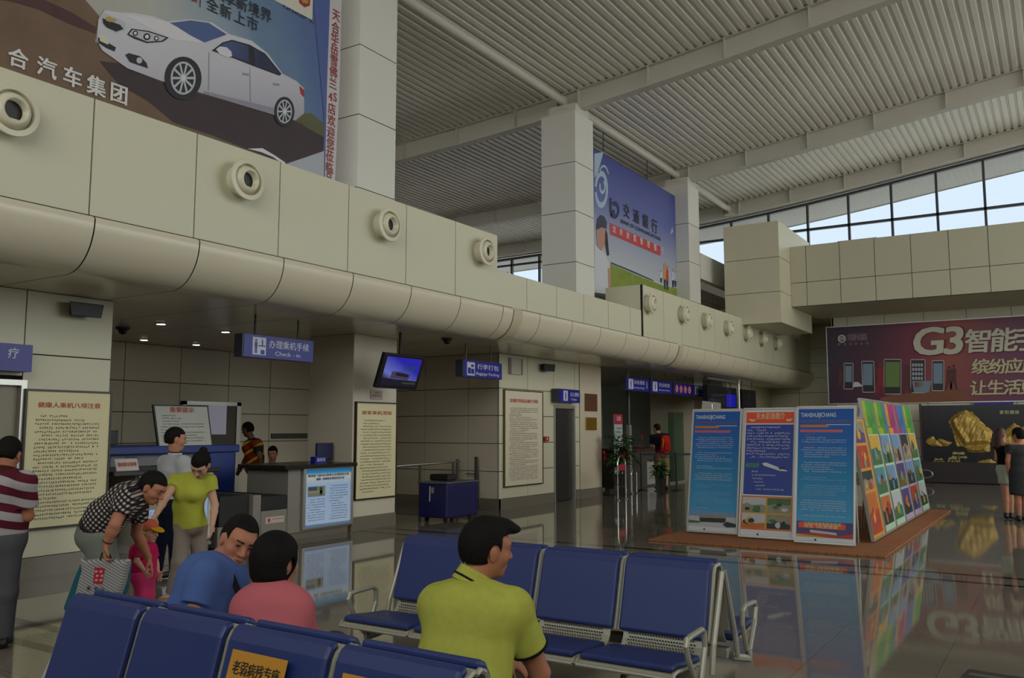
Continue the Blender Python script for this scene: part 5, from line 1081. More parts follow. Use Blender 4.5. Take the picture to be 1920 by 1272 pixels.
for a, b2, lab in ((s0, s1, 'dark retractable belt stretched behind the traveller'), (s0, s0+V(1.6, 2.2, 0), 'dark retractable belt running behind the left blue board')):
    mb = MB(); d = b2-a; mb.obox(a+nrm(d)*.04+V(0, 0, .915), d-nrm(d)*.08, V(0, 0, .055), nrm(np.cross(d, ZV))*.004); tag(mb.build('barrier_belt', mat('belt_navy', '#1a1a2c', .7)), lab, 'belt', 'retractable belts')
s2 = s0+V(1.6, 2.2, 0); t = thing('stanchion', s2, 'black belt stanchion hidden behind the left blue board', 'stanchion', 'belt stanchions'); mb = MB(); mb.lathe(s2, (0, 0, 1), [(.17, 0), (.17, .015), (.04, .04)], 20); mb.build('base', M_BLACK, parent=t); mb = MB(); mb.tube([s2+V(0, 0, .03), s2+V(0, 0, .98)], .03, 12); mb.build('post', M_BLACK, parent=t)
# hanging flight displays
def display(X, q0, q1, label, blue):
    a, b2 = pX(X, q0), pX(X, q1); t = thing('flight_display', (X, (a[1]+b2[1])/2, b2[2]), label, 'screen'); mb = MB(); mb.box((X-.14, a[1], b2[2]), (X, b2[1], a[2])); mb.build('casing', mat('display_black', '#14141f', .35), parent=t)
    mb = MB()
    w_ = b2[1]-a[1]; h_ = a[2]-b2[2]
    if blue:
        mb.box((X, a[1]+w_*.62, b2[2]+h_*.1), (X+.006, a[1]+w_*.96, b2[2]+h_*.68), 0)
        text_lines(mb, V(X+.004, a[1]+w_*.06, a[2]-h_*.34), YV, ZV, None, w_*.5, 2, h_*.24, h_*.15, 1)
    else:
        put_text(mb, '问询', (X+.004, (a[1]+b2[1])/2, a[2]-h_*.35), YV, ZV, h_*.22, 1); text_lines(mb, V(X+.004, a[1]+w_*.25, a[2]-h_*.66), YV, ZV, None, w_*.5, 1, h_*.2, h_*.1, 1)
    mb.build('screen_face', [mat('display_blue', '#101090', .3, emit=('#1616c8', .28)), mat('display_text', '#5a5a70', .5)], parent=t)
    for y in (a[1]+w_*.15, b2[1]-w_*.15): mb = MB(); mb.tube([(X-.07, y, a[2]), (X-.07, y, SOF)], .014, 6); mb.build('hanger_rod', M_DARKFR, parent=t)
display(-8.75, (1326, 722), (1382, 768), 'black hanging flight display with a blue screen at the far end', True); display(-8.75, (1391, 730), (1418, 768), 'smaller dark hanging display right of the silver post', False)
q = pX(-8.6, (1384, 690)); t = thing('glass_door_frame', (-8.6, q[1], 0), 'silver post with cross rail in front of the hanging displays', 'post')
mb = MB(); mb.tube([(-8.6, q[1], 0), (-8.6, q[1], SOF)], .03, 10); mb.build('post', M_ALU, parent=t); a = pX(-8.6, (1326, 709)); mb = MB(); mb.box((-8.63, a[1], a[2]-.03), (-8.57, q[1]-.03, a[2]+.03)); mb.build('cross_rail', M_ALU, parent=t)
# dark floor plate at the lower right corner
a = az_(0, 1816, 1258); t = thing('floor_plate', (a[0]+.2, a[1]-.04, 0), 'dark plate with pale marking on the floor at the lower right corner', 'floor plate')
d = nrm(az_(0, 1920, 1274)-a); n2 = V(-d[1], d[0], 0); mb = MB(); mb.obox(a-n2*.28, d*.75, n2*.28, V(0, 0, .012)); mb.build('plate', mat('plate_dark', '#2a2824', .5), parent=t, bevel=.004)
mb = MB(); mb.obox(a-n2*.16+d*.03+V(0, 0, .0125), d*.7, n2*.06, V(0, 0, .001)); mb.obox(a-n2*.07+d*.33+V(0, 0, .0125), d*.35, n2*.03, V(0, 0, .001)); mb.build('marking', mat('plate_pale', '#5d625a', .5), parent=t)
# ================================================================== back-to-back waiting benches
M_SEAT = mat('seat_blue', '#26356f', .42, var=.06, scale=5); M_BEN = mat('bench_grey', '#a5a294', .4, metal=.25); M_HOLE = mat('bench_holes', '#2a2620', .9)
BS = .57
BACKP = [(.0, .818), (-.02, .826), (-.045, .815), (-.06, .79), (-.085, .70), (-.125, .56), (-.165, .43)]
PERF = [(-.165, .43), (-.18, .39), (-.205, .36), (-.24, .345), (-.28, .342)]
SEATP = [(-.28, .342), (-.38, .348), (-.52, .362), (-.63, .374), (-.68, .37), (-.70, .35)]
def sheet_(mb, P, x0, x1, th, s, mi=0):
    """bent plate following the (y, z) profile, th thick on the sitter's side"""
    n_ = len(P); N = []
    for i in range(n_):
        a, b2 = P[max(0, i-1)], P[min(n_-1, i+1)]; d = nrm((b2[0]-a[0], b2[1]-a[1])); N.append((d[1], -d[0]))
    out = [(P[i][0]-N[i][0]*th*-1 if False else P[i][0]+N[i][0]*th*-1*-1, P[i][1]+N[i][1]*th) for i in range(n_)]
    A = [(P[i][0], P[i][1]) for i in range(n_)]; ring = A+out[::-1]; k = len(ring)
    vs = [(x0, s*y, z) for y, z in ring]+[(x1, s*y, z) for y, z in ring]
    fs = [(i, (i+1) % k, (i+1) % k+k, i+k) for i in range(k)]
    for i in range(n_-1): fs.append((i, k-1-i, k-2-i, i+1)); fs.append((i+k, i+1+k, k-2-i+k, k-1-i+k))
    mb.add(vs, fs, mi)
def make_bench(loc, label):
    t = thing('waiting_bench', loc, label, 'bench', None); L_ = np.array(loc, float)
    def part(mb, nm, m, **k):
        mb.v = [tuple(np.array(p)+L_) for p in mb.v]; return mb.build(nm, m, parent=t, **k)
    for s in (1, -1):
        for k in range(4):
            x0 = (k-2)*BS+.012; x1 = x0+BS-.024
            mb = MB(); sheet_(mb, BACKP, x0, x1, -.006, s); sheet_(mb, PERF, x0+.03, x1-.03, -.006, s); sheet_(mb, SEATP, x0, x1, -.006, s)
            for xe in (x0, x1):
                mb.tube([(xe, s*y, z) for y, z in BACKP], .011, 6); mb.tube([(xe, s*y, z) for y, z in SEATP], .011, 6)
            mb.tube([(x0, s*SEATP[-1][0], SEATP[-1][1]), (x1, s*SEATP[-1][0], SEATP[-1][1])], .011, 6)
            for a, b2 in zip(PERF[:-1], PERF[1:]):
                d = nrm((0, s*(b2[0]-a[0]), b2[1]-a[1])); nn_ = np.cross(XV, d)*(1 if s > 0 else -1); nn_ = nn_ if nn_[2] > -.2 and (nn_[1]*s < .2) else -nn_; ln = math.hypot(b2[0]-a[0], b2[1]-a[1])
                for r_ in range(2):
                    c0 = V(0, s*a[0], a[1])+d*ln*(.25+.5*r_)
                    for q in range(24):
                        c = c0+V(x0+.07+(x1-x0-.14)*(q+.5*(r_ % 2))/24, 0, 0)+nn_*.0085; mb.poly([c+XV*.0055*math.cos(w_)+d*.0055*math.sin(w_) for w_ in np.linspace(0, 5.24, 6)], 1)
            part(mb, 'seat_shell', [M_BEN, M_HOLE])
            mb = MB(); sheet_(mb, [(y-.004, z) for y, z in BACKP[1:]], x0+.008, x1-.008, .034, s); part(mb, 'back_cushion', M_SEAT, bevel=.016, seg=3, smooth=False)
            mb = MB(); sheet_(mb, [(y, z+.003) for y, z in SEATP[:-1]], x0+.008, x1-.008, .034, s); part(mb, 'seat_cushion', M_SEAT, bevel=.016, seg=3)
    mb = MB(); mb.box((-2*BS+.05, -.32, .24), (2*BS-.05, -.25, .30)); mb.box((-2*BS+.05, .25, .24), (2*BS-.05, .32, .30)); part(mb, 'beam', M_BEN, bevel=.008)
    for x in (-2*BS+.45, 2*BS-.45):
        mb = MB(); mb.tube([(x, -.5, .02), (x, -.3, .25), (x, .3, .25), (x, .5, .02)], .025, 8)
        for s in (-1, 1): mb.lathe((x, .5*s, 0), (0, 0, 1), [(.035, 0), (.035, .02), (.02, .035)], 10)
        mb.box((x-.02, -.3, .25), (x+.02, .3, .33)); part(mb, 'leg', M_BEN)
    for x in (-2*BS-.02, 2*BS+.02):
        for s in (1, -1):
            mb = MB(); P = [(-.44, .26), (-.56, .42), (-.59, .495), (-.575, .525), (-.53, .53), (-.36, .535), (-.325, .515), (-.32, .435), (-.39, .28)]
            mb.tube([(x, s*y, z) for y, z in P], .016, 8, closed=True); mb.tube([(x, s*-.42, .27), (x, s*-.42, .22), (x+(.06 if x < 0 else -.06), s*-.29, .25)], .026, 8); part(mb, 'armrest', M_BEN)
            mb = MB(); mb.tube([(x, s*-.02, .79), (x, s*-.1, .6), (x, s*-.18, .42), (x, s*-.22, .27)], .016, 8); part(mb, 'end_bracket', M_BEN)
    return t
bench_mid = make_bench((-2.86, 4.91, 0), 'blue back-to-back waiting bench with empty seats behind the man in lime green')
c = copy_tree(bench_mid); c.location = (-2.765, 2.385, 0); c.rotation_euler = (0, 0, -.025); c['label'] = 'blue back-to-back waiting bench at the bottom edge with yellow priority stickers'; bench_front = c
bpy.context.view_layer.update()
# priority seat stickers on two of its backrests
for k, (lab) in enumerate(('third', 'fourth')):
    base = np.array(bench_front.location)
    x0 = base[0]+(k)*BS+.10
    top = V(x0, 2.39-.099, .772); dv = nrm(V(0, -.06, -.2)); nn_ = nrm(V(0, -.2, .06)); w_, h_ = .30, .235
    q = lambda a, b2, kk=0: top+nn_*(.0405+.0012*kk)+XV*w_*a+dv*h_*b2
    mb = MB(); mb.poly([q(0, 1), q(1, 1), q(1, 0), q(0, 0)], 0)
    put_text(mb, '老弱病残专座', q(.5, .27, 1), XV, -dv, .052, 1, bold=.015, fit=w_*.84)
    for j in range(4):
        a = .09+.215*j; mb.tube([q(a, .5, 1), q(a+.17, .5, 1), q(a+.17, .9, 1), q(a, .9, 1)], .0012, 4, 1, closed=True)
        mb.poly([q(a+.085+.022*math.cos(v_), .56+.035*math.sin(v_), 1) for v_ in np.linspace(6, 0, 9)], 1); mb.poly([q(a+.05, .82, 1), q(a+.09, .84, 1), q(a+.12, .7, 1), q(a+.11, .61, 1), q(a+.06, .61, 1)], 1); mb.poly([q(a+.115, .86, 2), q(a+.135, .86, 2), q(a+.125, .68, 2), q(a+.105, .68, 2)], 1)
    mb.build('priority_sticker', [mat('sticker_amber', '#c48a2c', .5), M_INK], parent=bench_front)
# ================================================================== people: one skin surface each, clothes and hair over it
FH = nrm(V(FWD[0], FWD[1], 0)); ZU = V(0, 0, 1)
def J(px, py, d): return dp(d, px, py)
def dv(r, z, f): return RT*r+ZU*z+FH*f
class Sdf:
    def __init__(s): s.p = []
    def cone(s, a, b2, ra, rb, k=.02, op='u', cuts=()):
        a, b2 = np.array(a, float), np.array(b2, float); R_ = max(ra, rb); lo, hi = np.minimum(a, b2)-R_, np.maximum(a, b2)+R_
        def f(X):
            ba = b2-a; L2 = ba@ba+1e-9; t = np.clip(((X-a)@ba)/L2, 0, 1); d = np.linalg.norm(X-a-t[..., None]*ba, axis=-1)-(ra+(rb-ra)*t)
            for c, n_ in cuts: d = np.maximum(d, (X-c)@np.array(n_, float))
            return d
        s.p.append((f, lo, hi, k, op)); return s
    def flat(s, a, b2, wa, wb, da, db, side, k=.03, op='u', cuts=()):
        """tapered trunk with an oval section: half widths wa..wb along side, half depths da..db across"""
        a, b2 = np.array(a, float), np.array(b2, float); ax_2 = nrm(b2-a); sd = nrm(side-ax_2*np.dot(side, ax_2)); dd = np.cross(ax_2, sd); R_ = max(wa, wb); lo, hi = np.minimum(a, b2)-R_, np.maximum(a, b2)+R_; Ln = np.linalg.norm(b2-a)
        def f(X):
            q = X-a; h = q@ax_2; t = np.clip(h/Ln, 0, 1); W_ = wa+(wb-wa)*t; D_ = da+(db-da)*t; e = h-t*Ln
            kk = np.sqrt((q@sd/W_)**2+(q@dd/D_)**2+(e/D_)**2); d = (kk-1)*np.minimum(W_, D_)
            for c, n_ in cuts: d = np.maximum(d, (X-c)@np.array(n_, float))
            return d
        s.p.append((f, lo, hi, k, op)); return s
    def ell(s, c, rad, fr, k=.015, op='u', cuts=()):
        c = np.array(c, float); M_ = np.array(fr, float); rad = np.array(rad, float); R_ = rad.max(); lo, hi = c-R_, c+R_
        def f(X):
            q = (X-c)@M_.T; k0 = np.linalg.norm(q/rad, axis=-1); k1 = np.linalg.norm(q/rad**2, axis=-1)+1e-9; d = k0*(k0-1)/k1
            for cc, n_ in cuts: d = np.maximum(d, (X-cc)@np.array(n_, float))
            return d
        s.p.append((f, lo, hi, k, op)); return s
    def mesh(s, h, cuts=(), anti=()):
        U = [p for p in s.p if p[4] == 'u']; lo = np.min([p[1] for p in U], axis=0)-4*h; hi = np.max([p[2] for p in U], axis=0)+4*h
        n_ = np.ceil((hi-lo)/h).astype(int)+1; D = np.full(n_, .25, np.float32); ax_s = [lo[i]+h*np.arange(n_[i]) for i in range(3)]
        for f, l, hh, k, op in s.p:
            m_ = k+3*h; i0 = np.maximum(0, ((l-m_-lo)/h).astype(int)); i1 = np.minimum(n_, ((hh+m_-lo)/h).astype(int)+2)
            if np.any(i1 <= i0): continue
            sl = tuple(slice(a, b2) for a, b2 in zip(i0, i1)); X = np.stack(np.meshgrid(*[ax_s[i][sl[i]] for i in range(3)], indexing='ij'), -1)
            d = f(X).astype(np.float32); o = D[sl]
            if op == 'u':
                q = np.maximum(k-np.abs(o-d), 0)/k if k > 0 else 0; D[sl] = np.minimum(o, d)-q*q*k*.25
            else:
                q = np.maximum(k-np.abs(o+d), 0)/k if k > 0 else 0; D[sl] = np.maximum(o, -d)+q*q*k*.25
        if len(cuts) or len(anti):
            X = np.stack(np.meshgrid(*ax_s, indexing='ij'), -1)
            for c, nn_ in cuts: D = np.maximum(D, ((X-np.array(c))@np.array(nn_, float)).astype(np.float32))
            for g in anti: D = np.maximum(D, -g(X).astype(np.float32))
        return nets(D, lo, h)
def nets(D, lo, h):
    S_ = D < 0; nx, ny, nz = D.shape
    c = np.zeros((nx-1, ny-1, nz-1), np.int8)
    for i in (0, 1):
        for j in (0, 1):
            for k in (0, 1): c += S_[i:nx-1+i, j:ny-1+j, k:nz-1+k]
    m_ = (c > 0) & (c < 8); I_ = np.argwhere(m_); idx = np.full(m_.shape, -1, np.int64); idx[m_] = np.arange(len(I_))
    acc = np.zeros((len(I_), 3)); cnt = np.zeros(len(I_)); C8 = [(i, j, k) for i in (0, 1) for j in (0, 1) for k in (0, 1)]
    for a in C8:
        for b2 in C8:
            if sum(abs(p-q) for p, q in zip(a, b2)) == 1 and a < b2:
                va = D[I_[:, 0]+a[0], I_[:, 1]+a[1], I_[:, 2]+a[2]]; vb = D[I_[:, 0]+b2[0], I_[:, 1]+b2[1], I_[:, 2]+b2[2]]; x = (va < 0) != (vb < 0)
                t = np.where(x, va/np.where(np.abs(va-vb) < 1e-9, 1, va-vb), 0)
                p = np.array(a)+t[:, None]*(np.array(b2)-np.array(a)); acc += p*x[:, None]; cnt += x
    vs = lo+h*(I_+acc/np.maximum(cnt, 1)[:, None]); F_ = []
    for ax_i in range(3):
        sl0 = [slice(None)]*3; sl1 = [slice(None)]*3; sl0[ax_i] = slice(0, -1); sl1[ax_i] = slice(1, None)
        s0, s1 = S_[tuple(sl0)], S_[tuple(sl1)]; E_ = np.argwhere(s0 != s1); u_, v_ = (ax_i+1) % 3, (ax_i+2) % 3
        ok = (E_[:, u_] > 0) & (E_[:, v_] > 0) & (E_[:, u_] < D.shape[u_]-1) & (E_[:, v_] < D.shape[v_]-1); E_ = E_[ok]; fl_ = s0[tuple(E_.T)]
        def cell(du, dv_):
            q = E_.copy(); q[:, u_] -= du; q[:, v_] -= dv_; return idx[tuple(q.T)]
        q4 = np.stack([cell(1, 1), cell(0, 1), cell(0, 0), cell(1, 0)], 1); q4[~fl_] = q4[~fl_][:, ::-1]; F_.append(q4)
    F_ = np.concatenate(F_); F_ = F_[(F_ >= 0).all(1)]
    return vs, F_
def put(nm, vf, m, parent, mats=None, smooth=True):
    vs, fs = vf; me = bpy.data.meshes.new(nm); me.from_pydata((vs-worldloc(parent)).tolist(), [], fs.tolist()); me.materials.append(m)
    me.polygons.foreach_set('use_smooth', [True]*len(fs)); me.update(); o = bpy.data.objects.new(nm, me); COL.objects.link(o); o.parent = parent; return o
def axes(f, u):
    f = nrm(f); u = nrm(u-f*np.dot(f, u)); return np.cross(f, u), f, u   # right, forward, up
def stripe_mat(nm, d, per, cols, frac=.5, off=0.0, d2=None, cols2=None):
    m = bpy.data.materials.new(nm); m.use_nodes = True; n = m.node_tree; b = n.nodes['Principled BSDF']; b.inputs['Roughness'].default_value = .8; b.inputs['Specular IOR Level'].default_value = .2
    t = n.nodes.new('ShaderNodeTexCoord')
    def st(dr, pr, fr, of):
        do = n.nodes.new('ShaderNodeVectorMath'); do.operation = 'DOT_PRODUCT'; do.inputs[1].default_value = tuple(np.array(dr)/pr); n.links.new(t.outputs['Object'], do.inputs[0])
        ad = n.nodes.new('ShaderNodeMath'); ad.operation = 'ADD'; ad.inputs[1].default_value = of; n.links.new(do.outputs['Value'], ad.inputs[0])
        fr_ = n.nodes.new('ShaderNodeMath'); fr_.operation = 'FRACT'; n.links.new(ad.outputs[0], fr_.inputs[0]); lt = n.nodes.new('ShaderNodeMath'); lt.operation = 'LESS_THAN'; lt.inputs[1].default_value = fr; n.links.new(fr_.outputs[0], lt.inputs[0]); return lt.outputs[0]
    mx = n.nodes.new('ShaderNodeMix'); mx.data_type = 'RGBA'; mx.inputs[6].default_value = (*S(cols[0]), 1); mx.inputs[7].default_value = (*S(cols[1]), 1); n.links.new(st(d, per, frac, off), mx.inputs[0]); out = mx.outputs[2]
    if d2 is not None:
        my = n.nodes.new('ShaderNodeMix'); my.data_type = 'RGBA'; n.links.new(st(d2, per, frac, off+.3), my.inputs[0]); n.links.new(out, my.inputs[6])
        mz = n.nodes.new('ShaderNodeMix'); mz.data_type = 'RGBA'; mz.inputs[6].default_value = (*S(cols2[0]), 1); mz.inputs[7].default_value = (*S(cols2[1]), 1); n.links.new(st(d, per, frac, off), mz.inputs[0]); n.links.new(mz.outputs[2], my.inputs[7]); out = my.outputs[2]
    n.links.new(out, b.inputs['Base Color']); MATS[nm] = m; return m
def cloth(nm, c, var=.08, sc=6, bump=.25, bs=14): return mat(nm, c, .85, spec=.15, var=var, scale=sc, bump=bump, bscale=bs)
M_SKIN = mat('skin', '#b98368', .55, spec=.35, var=.06, scale=9); M_SKIN2 = mat('skin_fair', '#c79a82', .55, spec=.35, var=.05, scale=9); M_SKIN3 = mat('skin_tan', '#b0745a', .55, spec=.35, var=.06, scale=9)
M_HAIR = mat('hair_black', '#120e0c', .75, spec=.2, var=.3, scale=40, bump=.5, bscale=90); M_EYE = mat('eye_dark', '#120d0b', .2); M_LIP = mat('lips', '#8a4a42', .5); M_EYEW = mat('eye_white', '#b9aea6', .4)

def hand(s, w_, d, n_, sc=1.0, curl=.6, thumb=1):
    """palm and five fingers from the wrist w_: d along the hand, n_ out of the palm side"""
    d = nrm(d); n_ = nrm(n_-d*np.dot(n_, d)); a = np.cross(d, n_); pc = w_+d*.05*sc
    s.ell(pc, (.04*sc, .052*sc, .017*sc), (a, d, n_), .012)
    for k, (o, L_) in enumerate(((-.03, .066), (-.01, .076), (.01, .07), (.029, .054))):
        b_ = w_+d*.09*sc+a*o*sc; p = b_
        for q in range(3):
            an = curl*(q+.6)*.62; nd = d*math.cos(an)+n_*math.sin(an); p2 = p+nd*L_*sc*(.45, .32, .25)[q]; s.cone(p, p2, .0088*sc*(1-.08*q), .0085*sc*(1-.1*q), .003); p = p2
    b_ = w_+d*.028*sc-a*.032*sc*thumb; m_ = b_+(d*.6-a*.75*thumb+n_*.45)*.034*sc; e = m_+(d*.9-a*.1*thumb+n_*.5)*.032*sc; s.cone(b_, m_, .0125*sc, .0105*sc, .008); s.cone(m_, e, .0105*sc, .0085*sc, .004)
def head(s, c, f, u, sc=1.0, fem=False):
    r, f, u = axes(f, u); P = lambda a, b2, c_: c+(r*a+f*b2+u*c_)*sc; fr = (r, f, u)
    E = lambda a, rad, k=.012, op='u': s.ell(P(*a), [q*sc for q in rad], fr, k*sc, op)
    E((0, -.012, .035), (.074, .094, .082), .01); E((0, .02, -.035), (.06, .066, .072), .04); E((0, .058, -.088), (.028, .026, .022), .03)
    E((0, .06, .03), (.058, .032, .022), .03)
    for sd in (-1, 1):
        E((sd*.042, .05, -.025), (.022, .026, .022), .025); E((sd*.075, -.01, -.012), (.008, .018, .031), .006); E((sd*.08, -.016, -.0), (.006, .014, .02), .006)
        E((sd*.032, .092, .008), (.019, .012, .0105), .012, 's'); E((sd*.032, .075, .008), (.015, .013, .012), .006)
    s.cone(P(0, .086, .012), P(0, .108, -.026), .0085*sc, .0125*sc, .012*sc); E((.011, .096, -.03), (.009, .01, .007), .006); E((-.011, .096, -.03), (.009, .01, .007), .006)
    E((0, .082, -.058), (.024, .014, .007), .008); E((0, .08, -.069), (.021, .013, .0075), .008)
    return P, fr
def face_parts(t, P, fr, sc, brow=True):
    r, f, u = fr
    for sd in (-1, 1):
        b_ = Sdf(); b_.ell(P(sd*.032, .083, .008), (.0125*sc, .0065*sc, .0055*sc), fr); put('eye', b_.mesh(.0025*sc), M_EYE, t)
        if brow: b_ = Sdf(); b_.cone(P(sd*.016, .094, .027), P(sd*.048, .082, .03), .0042*sc, .003*sc); put('eyebrow', b_.mesh(.0025*sc), M_HAIR, t)
    b_ = Sdf(); b_.ell(P(0, .089, -.0585), (.022*sc, .009*sc, .0045*sc), fr, .004); b_.ell(P(0, .086, -.068), (.019*sc, .009*sc, .005*sc), fr, .004); put('lips', b_.mesh(.0028*sc), M_LIP, t)
def hair_short(t, c, fr, sc, m=None, top=.012, h=.006, front=.062, nape=-.055, side=.02, extra=None, vol=1.0):
    r, f, u = fr; s = Sdf(); P = lambda a, b2, c_: c+(r*a+f*b2+u*c_)*sc
    s.ell(P(0, -.014, .036), [(.069+top)*sc*vol, (.094+top)*sc, (.082+top*1.25)*sc], fr)
    s.ell(P(0, -.05, -.0), [(.057+top)*sc*vol, (.058+top)*sc, (.07+top)*sc], fr, .03*sc)
    if extra: extra(s, P, fr, sc)
    def face(X):
        q = (X-c)/sc; a, b2 = q@f, q@u; x = np.abs(q@r)
        return np.maximum(np.maximum(side-b2*0+0*x-a, b2-front+.25*np.maximum(0, .06-a)), -1)
    def neck(X):
        q = (X-c)/sc; return np.maximum(q@u-nape, -1)
    def ear(X):
        q = (X-c)/sc; return np.linalg.norm(np.stack([(q@f+.004)/.03, (q@u+.014)/.042, (np.abs(q@r)-.08)/.05], -1), axis=-1)*.03-.03
    put('hair', s.mesh(h*sc if sc < 1 else h, anti=(face, neck, ear)), m or M_HAIR, t)
class Man:
    """skin, then clothes inflated over the same limbs"""
    def __init__(g, nm, loc, label, k, skin, h, sc=1.0):
        g.t = thing('person', loc, label, 'person'); g.k = k; g.sk = skin; g.h = h; g.sc = sc
    def trunk(g, s, inc=0.0, k=.035, upto=True):
        K = g.k; side = K['side']; sd2 = K.get('hside', side); w = [q*g.sc for q in K.get('w', (.155, .135, .165))]; dpt = [q*g.sc for q in K.get('dp', (.11, .1, .115))]
        s.flat(K['pelvis'], K['waist'], w[0]+inc, w[1]+inc, dpt[0]+inc, dpt[1]+inc, sd2, k); s.flat(K['waist'], K['chest'], w[1]+inc, w[2]+inc, dpt[1]+inc, dpt[2]+inc, side, k)
        sh = K['sh']; s.cone(sh[0], sh[1], (.062*g.sc+inc), (.062*g.sc+inc), k*1.3)
        m_ = (sh[0]+sh[1])/2; s.flat(K['chest'], m_, w[2]+inc, w[2]*.8+inc, dpt[2]+inc, dpt[2]*.72+inc, side, k)
    def skin(g, headkw=None, hands=((.6, 1), (.6, -1)), bust=0):
        K = g.k; s = Sdf(); sc = g.sc; g.trunk(s)
        s.cone(K['neck'], K['head']-axes(*K['face'])[1]*.02*sc-axes(*K['face'])[2]*.05*sc, .056*sc*K.get('nk', 1), .05*sc*K.get('nk', 1), .03*sc)
        for i in (0, 1):
            e, w_ = K['el'][i], K['wr'][i]; s.cone(K['sh'][i], e, .05*sc*K.get('arm', 1), .039*sc*K.get('arm', 1), .03*sc); s.cone(e, e+(w_-e)*.35, .039*sc*K.get('arm', 1), .04*sc*K.get('arm', 1), .012*sc); s.cone(e+(w_-e)*.35, w_, .04*sc*K.get('arm', 1), .027*sc*K.get('arm', 1), .012*sc)
            hd = K['hd'][i]; hand(s, w_, hd[0], hd[1], sc*K.get('hs', 1.0), hands[i][0], hands[i][1])
            if 'hip' in K:
                s.cone(K['hip'][i], K['kn'][i], .082*sc*K.get('leg', 1), .055*sc*K.get('leg', 1), .04*sc); kn, an = K['kn'][i], K['an'][i]; s.cone(kn, kn+(an-kn)*.35, .054*sc*K.get('leg', 1), .055*sc*K.get('leg', 1), .015*sc); s.cone(kn+(an-kn)*.35, an, .055*sc*K.get('leg', 1), .036*sc, .015*sc)
                s.cone(an, an+nrm(K['toe'][i])*.14*sc-ZU*.03*sc, .036*sc, .03*sc, .02*sc)
        P, fr = head(s, K['head'], K['face'][0], K['face'][1], sc*K.get('hsc', 1)); g.P, g.fr = P, fr
        put('body', s.mesh(g.h), g.sk, g.t); return P, fr
    def shirt(g, m, nm='shirt', inc=.014, slv=.6, hem=None, sinc=.02, neck=.05, h=None, extra=None):
        K = g.k; s = Sdf(); g.trunk(s, inc); cuts = []
        if extra: extra(s)
        for i in (0, 1):
            a, b2 = K['sh'][i], K['el'][i]; d = b2-a; e = a+d*min(slv, 1.0)
            if slv <= 1: s.cone(a-d*.02, a+d*min(1.0, slv+.12), .056*g.sc+sinc*.6, .05*g.sc+sinc, .03, cuts=[(e, nrm(d))])
            else:
                s.cone(a, b2, .055*g.sc+sinc*.6, .045*g.sc+sinc, .03); w_ = K['wr'][i]; s.cone(b2, w_, .045*g.sc+sinc*.8, .035*g.sc+sinc*.5, .02, cuts=[(b2+(w_-b2)*.95, nrm(w_-b2))])
        up = nrm(K['neck']-K['chest']); cuts.append((K['neck']+up*neck, up))
        pd = nrm(K['waist']-K['pelvis']); hc = K['pelvis']+pd*(hem if hem is not None else -.06); cuts.append((hc, -pd))
        put(nm, s.mesh(h or g.h, cuts=cuts), m, g.t)
    def collar(g, m, nm='collar', r=.068, hgt=.035, tilt=None):
        K = g.k; s = Sdf(); up = nrm(K['head']-K['neck']); c = K['neck']
        s.cone(c-up*.012, c+up*hgt, r*g.sc*1.12, r*g.sc, .01, cuts=[(c+up*hgt, up), (c-up*.02, -up)]); put(nm, s.mesh(max(.004, g.h*.8)), m, g.t)
    def trousers(g, m, nm='trousers', inc=.016, to=.97, top=.05, h=None, k=.05):
        K = g.k; s = Sdf(); sc = g.sc; w = [q*sc for q in K.get('w', (.155, .135, .165))]; dpt = [q*sc for q in K.get('dp', (.11, .1, .115))]; side = K.get('hside', K['side']); pd = nrm(K['waist']-K['pelvis'])
        s.flat(K['pelvis'], K['waist'], w[0]+inc, w[1]+inc, dpt[0]+inc, dpt[1]+inc, side, k, cuts=[(K['pelvis']+pd*top, pd)])
        for i in (0, 1):
            hp, kn, an = K['hip'][i], K['kn'][i], K['an'][i]; L_ = to
            if to > .5:
                e = kn+(an-kn)*(to-.5)*2; s.cone(hp, kn, .085*sc*K.get('leg', 1)+inc, .06*sc*K.get('leg', 1)+inc, k); s.cone(kn, an, .06*sc*K.get('leg', 1)+inc, .048*sc+inc, .03, cuts=[(e, nrm(an-kn))])
            else:
                e = hp+(kn-hp)*to*2; s.cone(hp, kn, .085*sc+inc, .07*sc+inc, k, cuts=[(e, nrm(kn-hp))])
        put(nm, s.mesh(h or g.h), m, g.t)
    def shoes(g, m):
        K = g.k
        for i in (0, 1):
            s = Sdf(); an = K['an'][i]; d = nrm(K['toe'][i]); z = V(an[0], an[1], .045*g.sc); sd = np.cross(d, ZU); s.ell(z+d*.07*g.sc, (.045*g.sc, .135*g.sc, .042*g.sc), (sd, d, ZU), .01, cuts=[(V(0, 0, .004), (0, 0, -1))]); s.cone(z, V(an[0], an[1], .09*g.sc), .043*g.sc, .044*g.sc, .02); put('shoe', s.mesh(max(.007, g.h)), m, g.t)
    def band(g, nm, a, b2, r0, r1, m, f0, f1):
        """short cuff around a limb between fractions f0 and f1"""
        d = b2-a; s = Sdf(); p, q = a+d*f0, a+d*f1; s.cone(p, q, r0, r1, .0, cuts=[(q, nrm(d)), (p, -nrm(d))]); put(nm, s.mesh(.004), m, g.t)
def legs_down(K, fwd_, knee_l=.42, foot=None):
    """knees ahead of the hips, shins down to the floor (seated)"""
    K['kn'] = [hp+nrm(fw)*knee_l+ZU*(.0) for hp, fw in zip(K['hip'], fwd_)]; K['an'] = [V(k_[0], k_[1], .08)+nrm(fw)*.02 for k_, fw in zip(K['kn'], fwd_)]; K['toe'] = [nrm(V(fw[0], fw[1], 0)) for fw in fwd_]

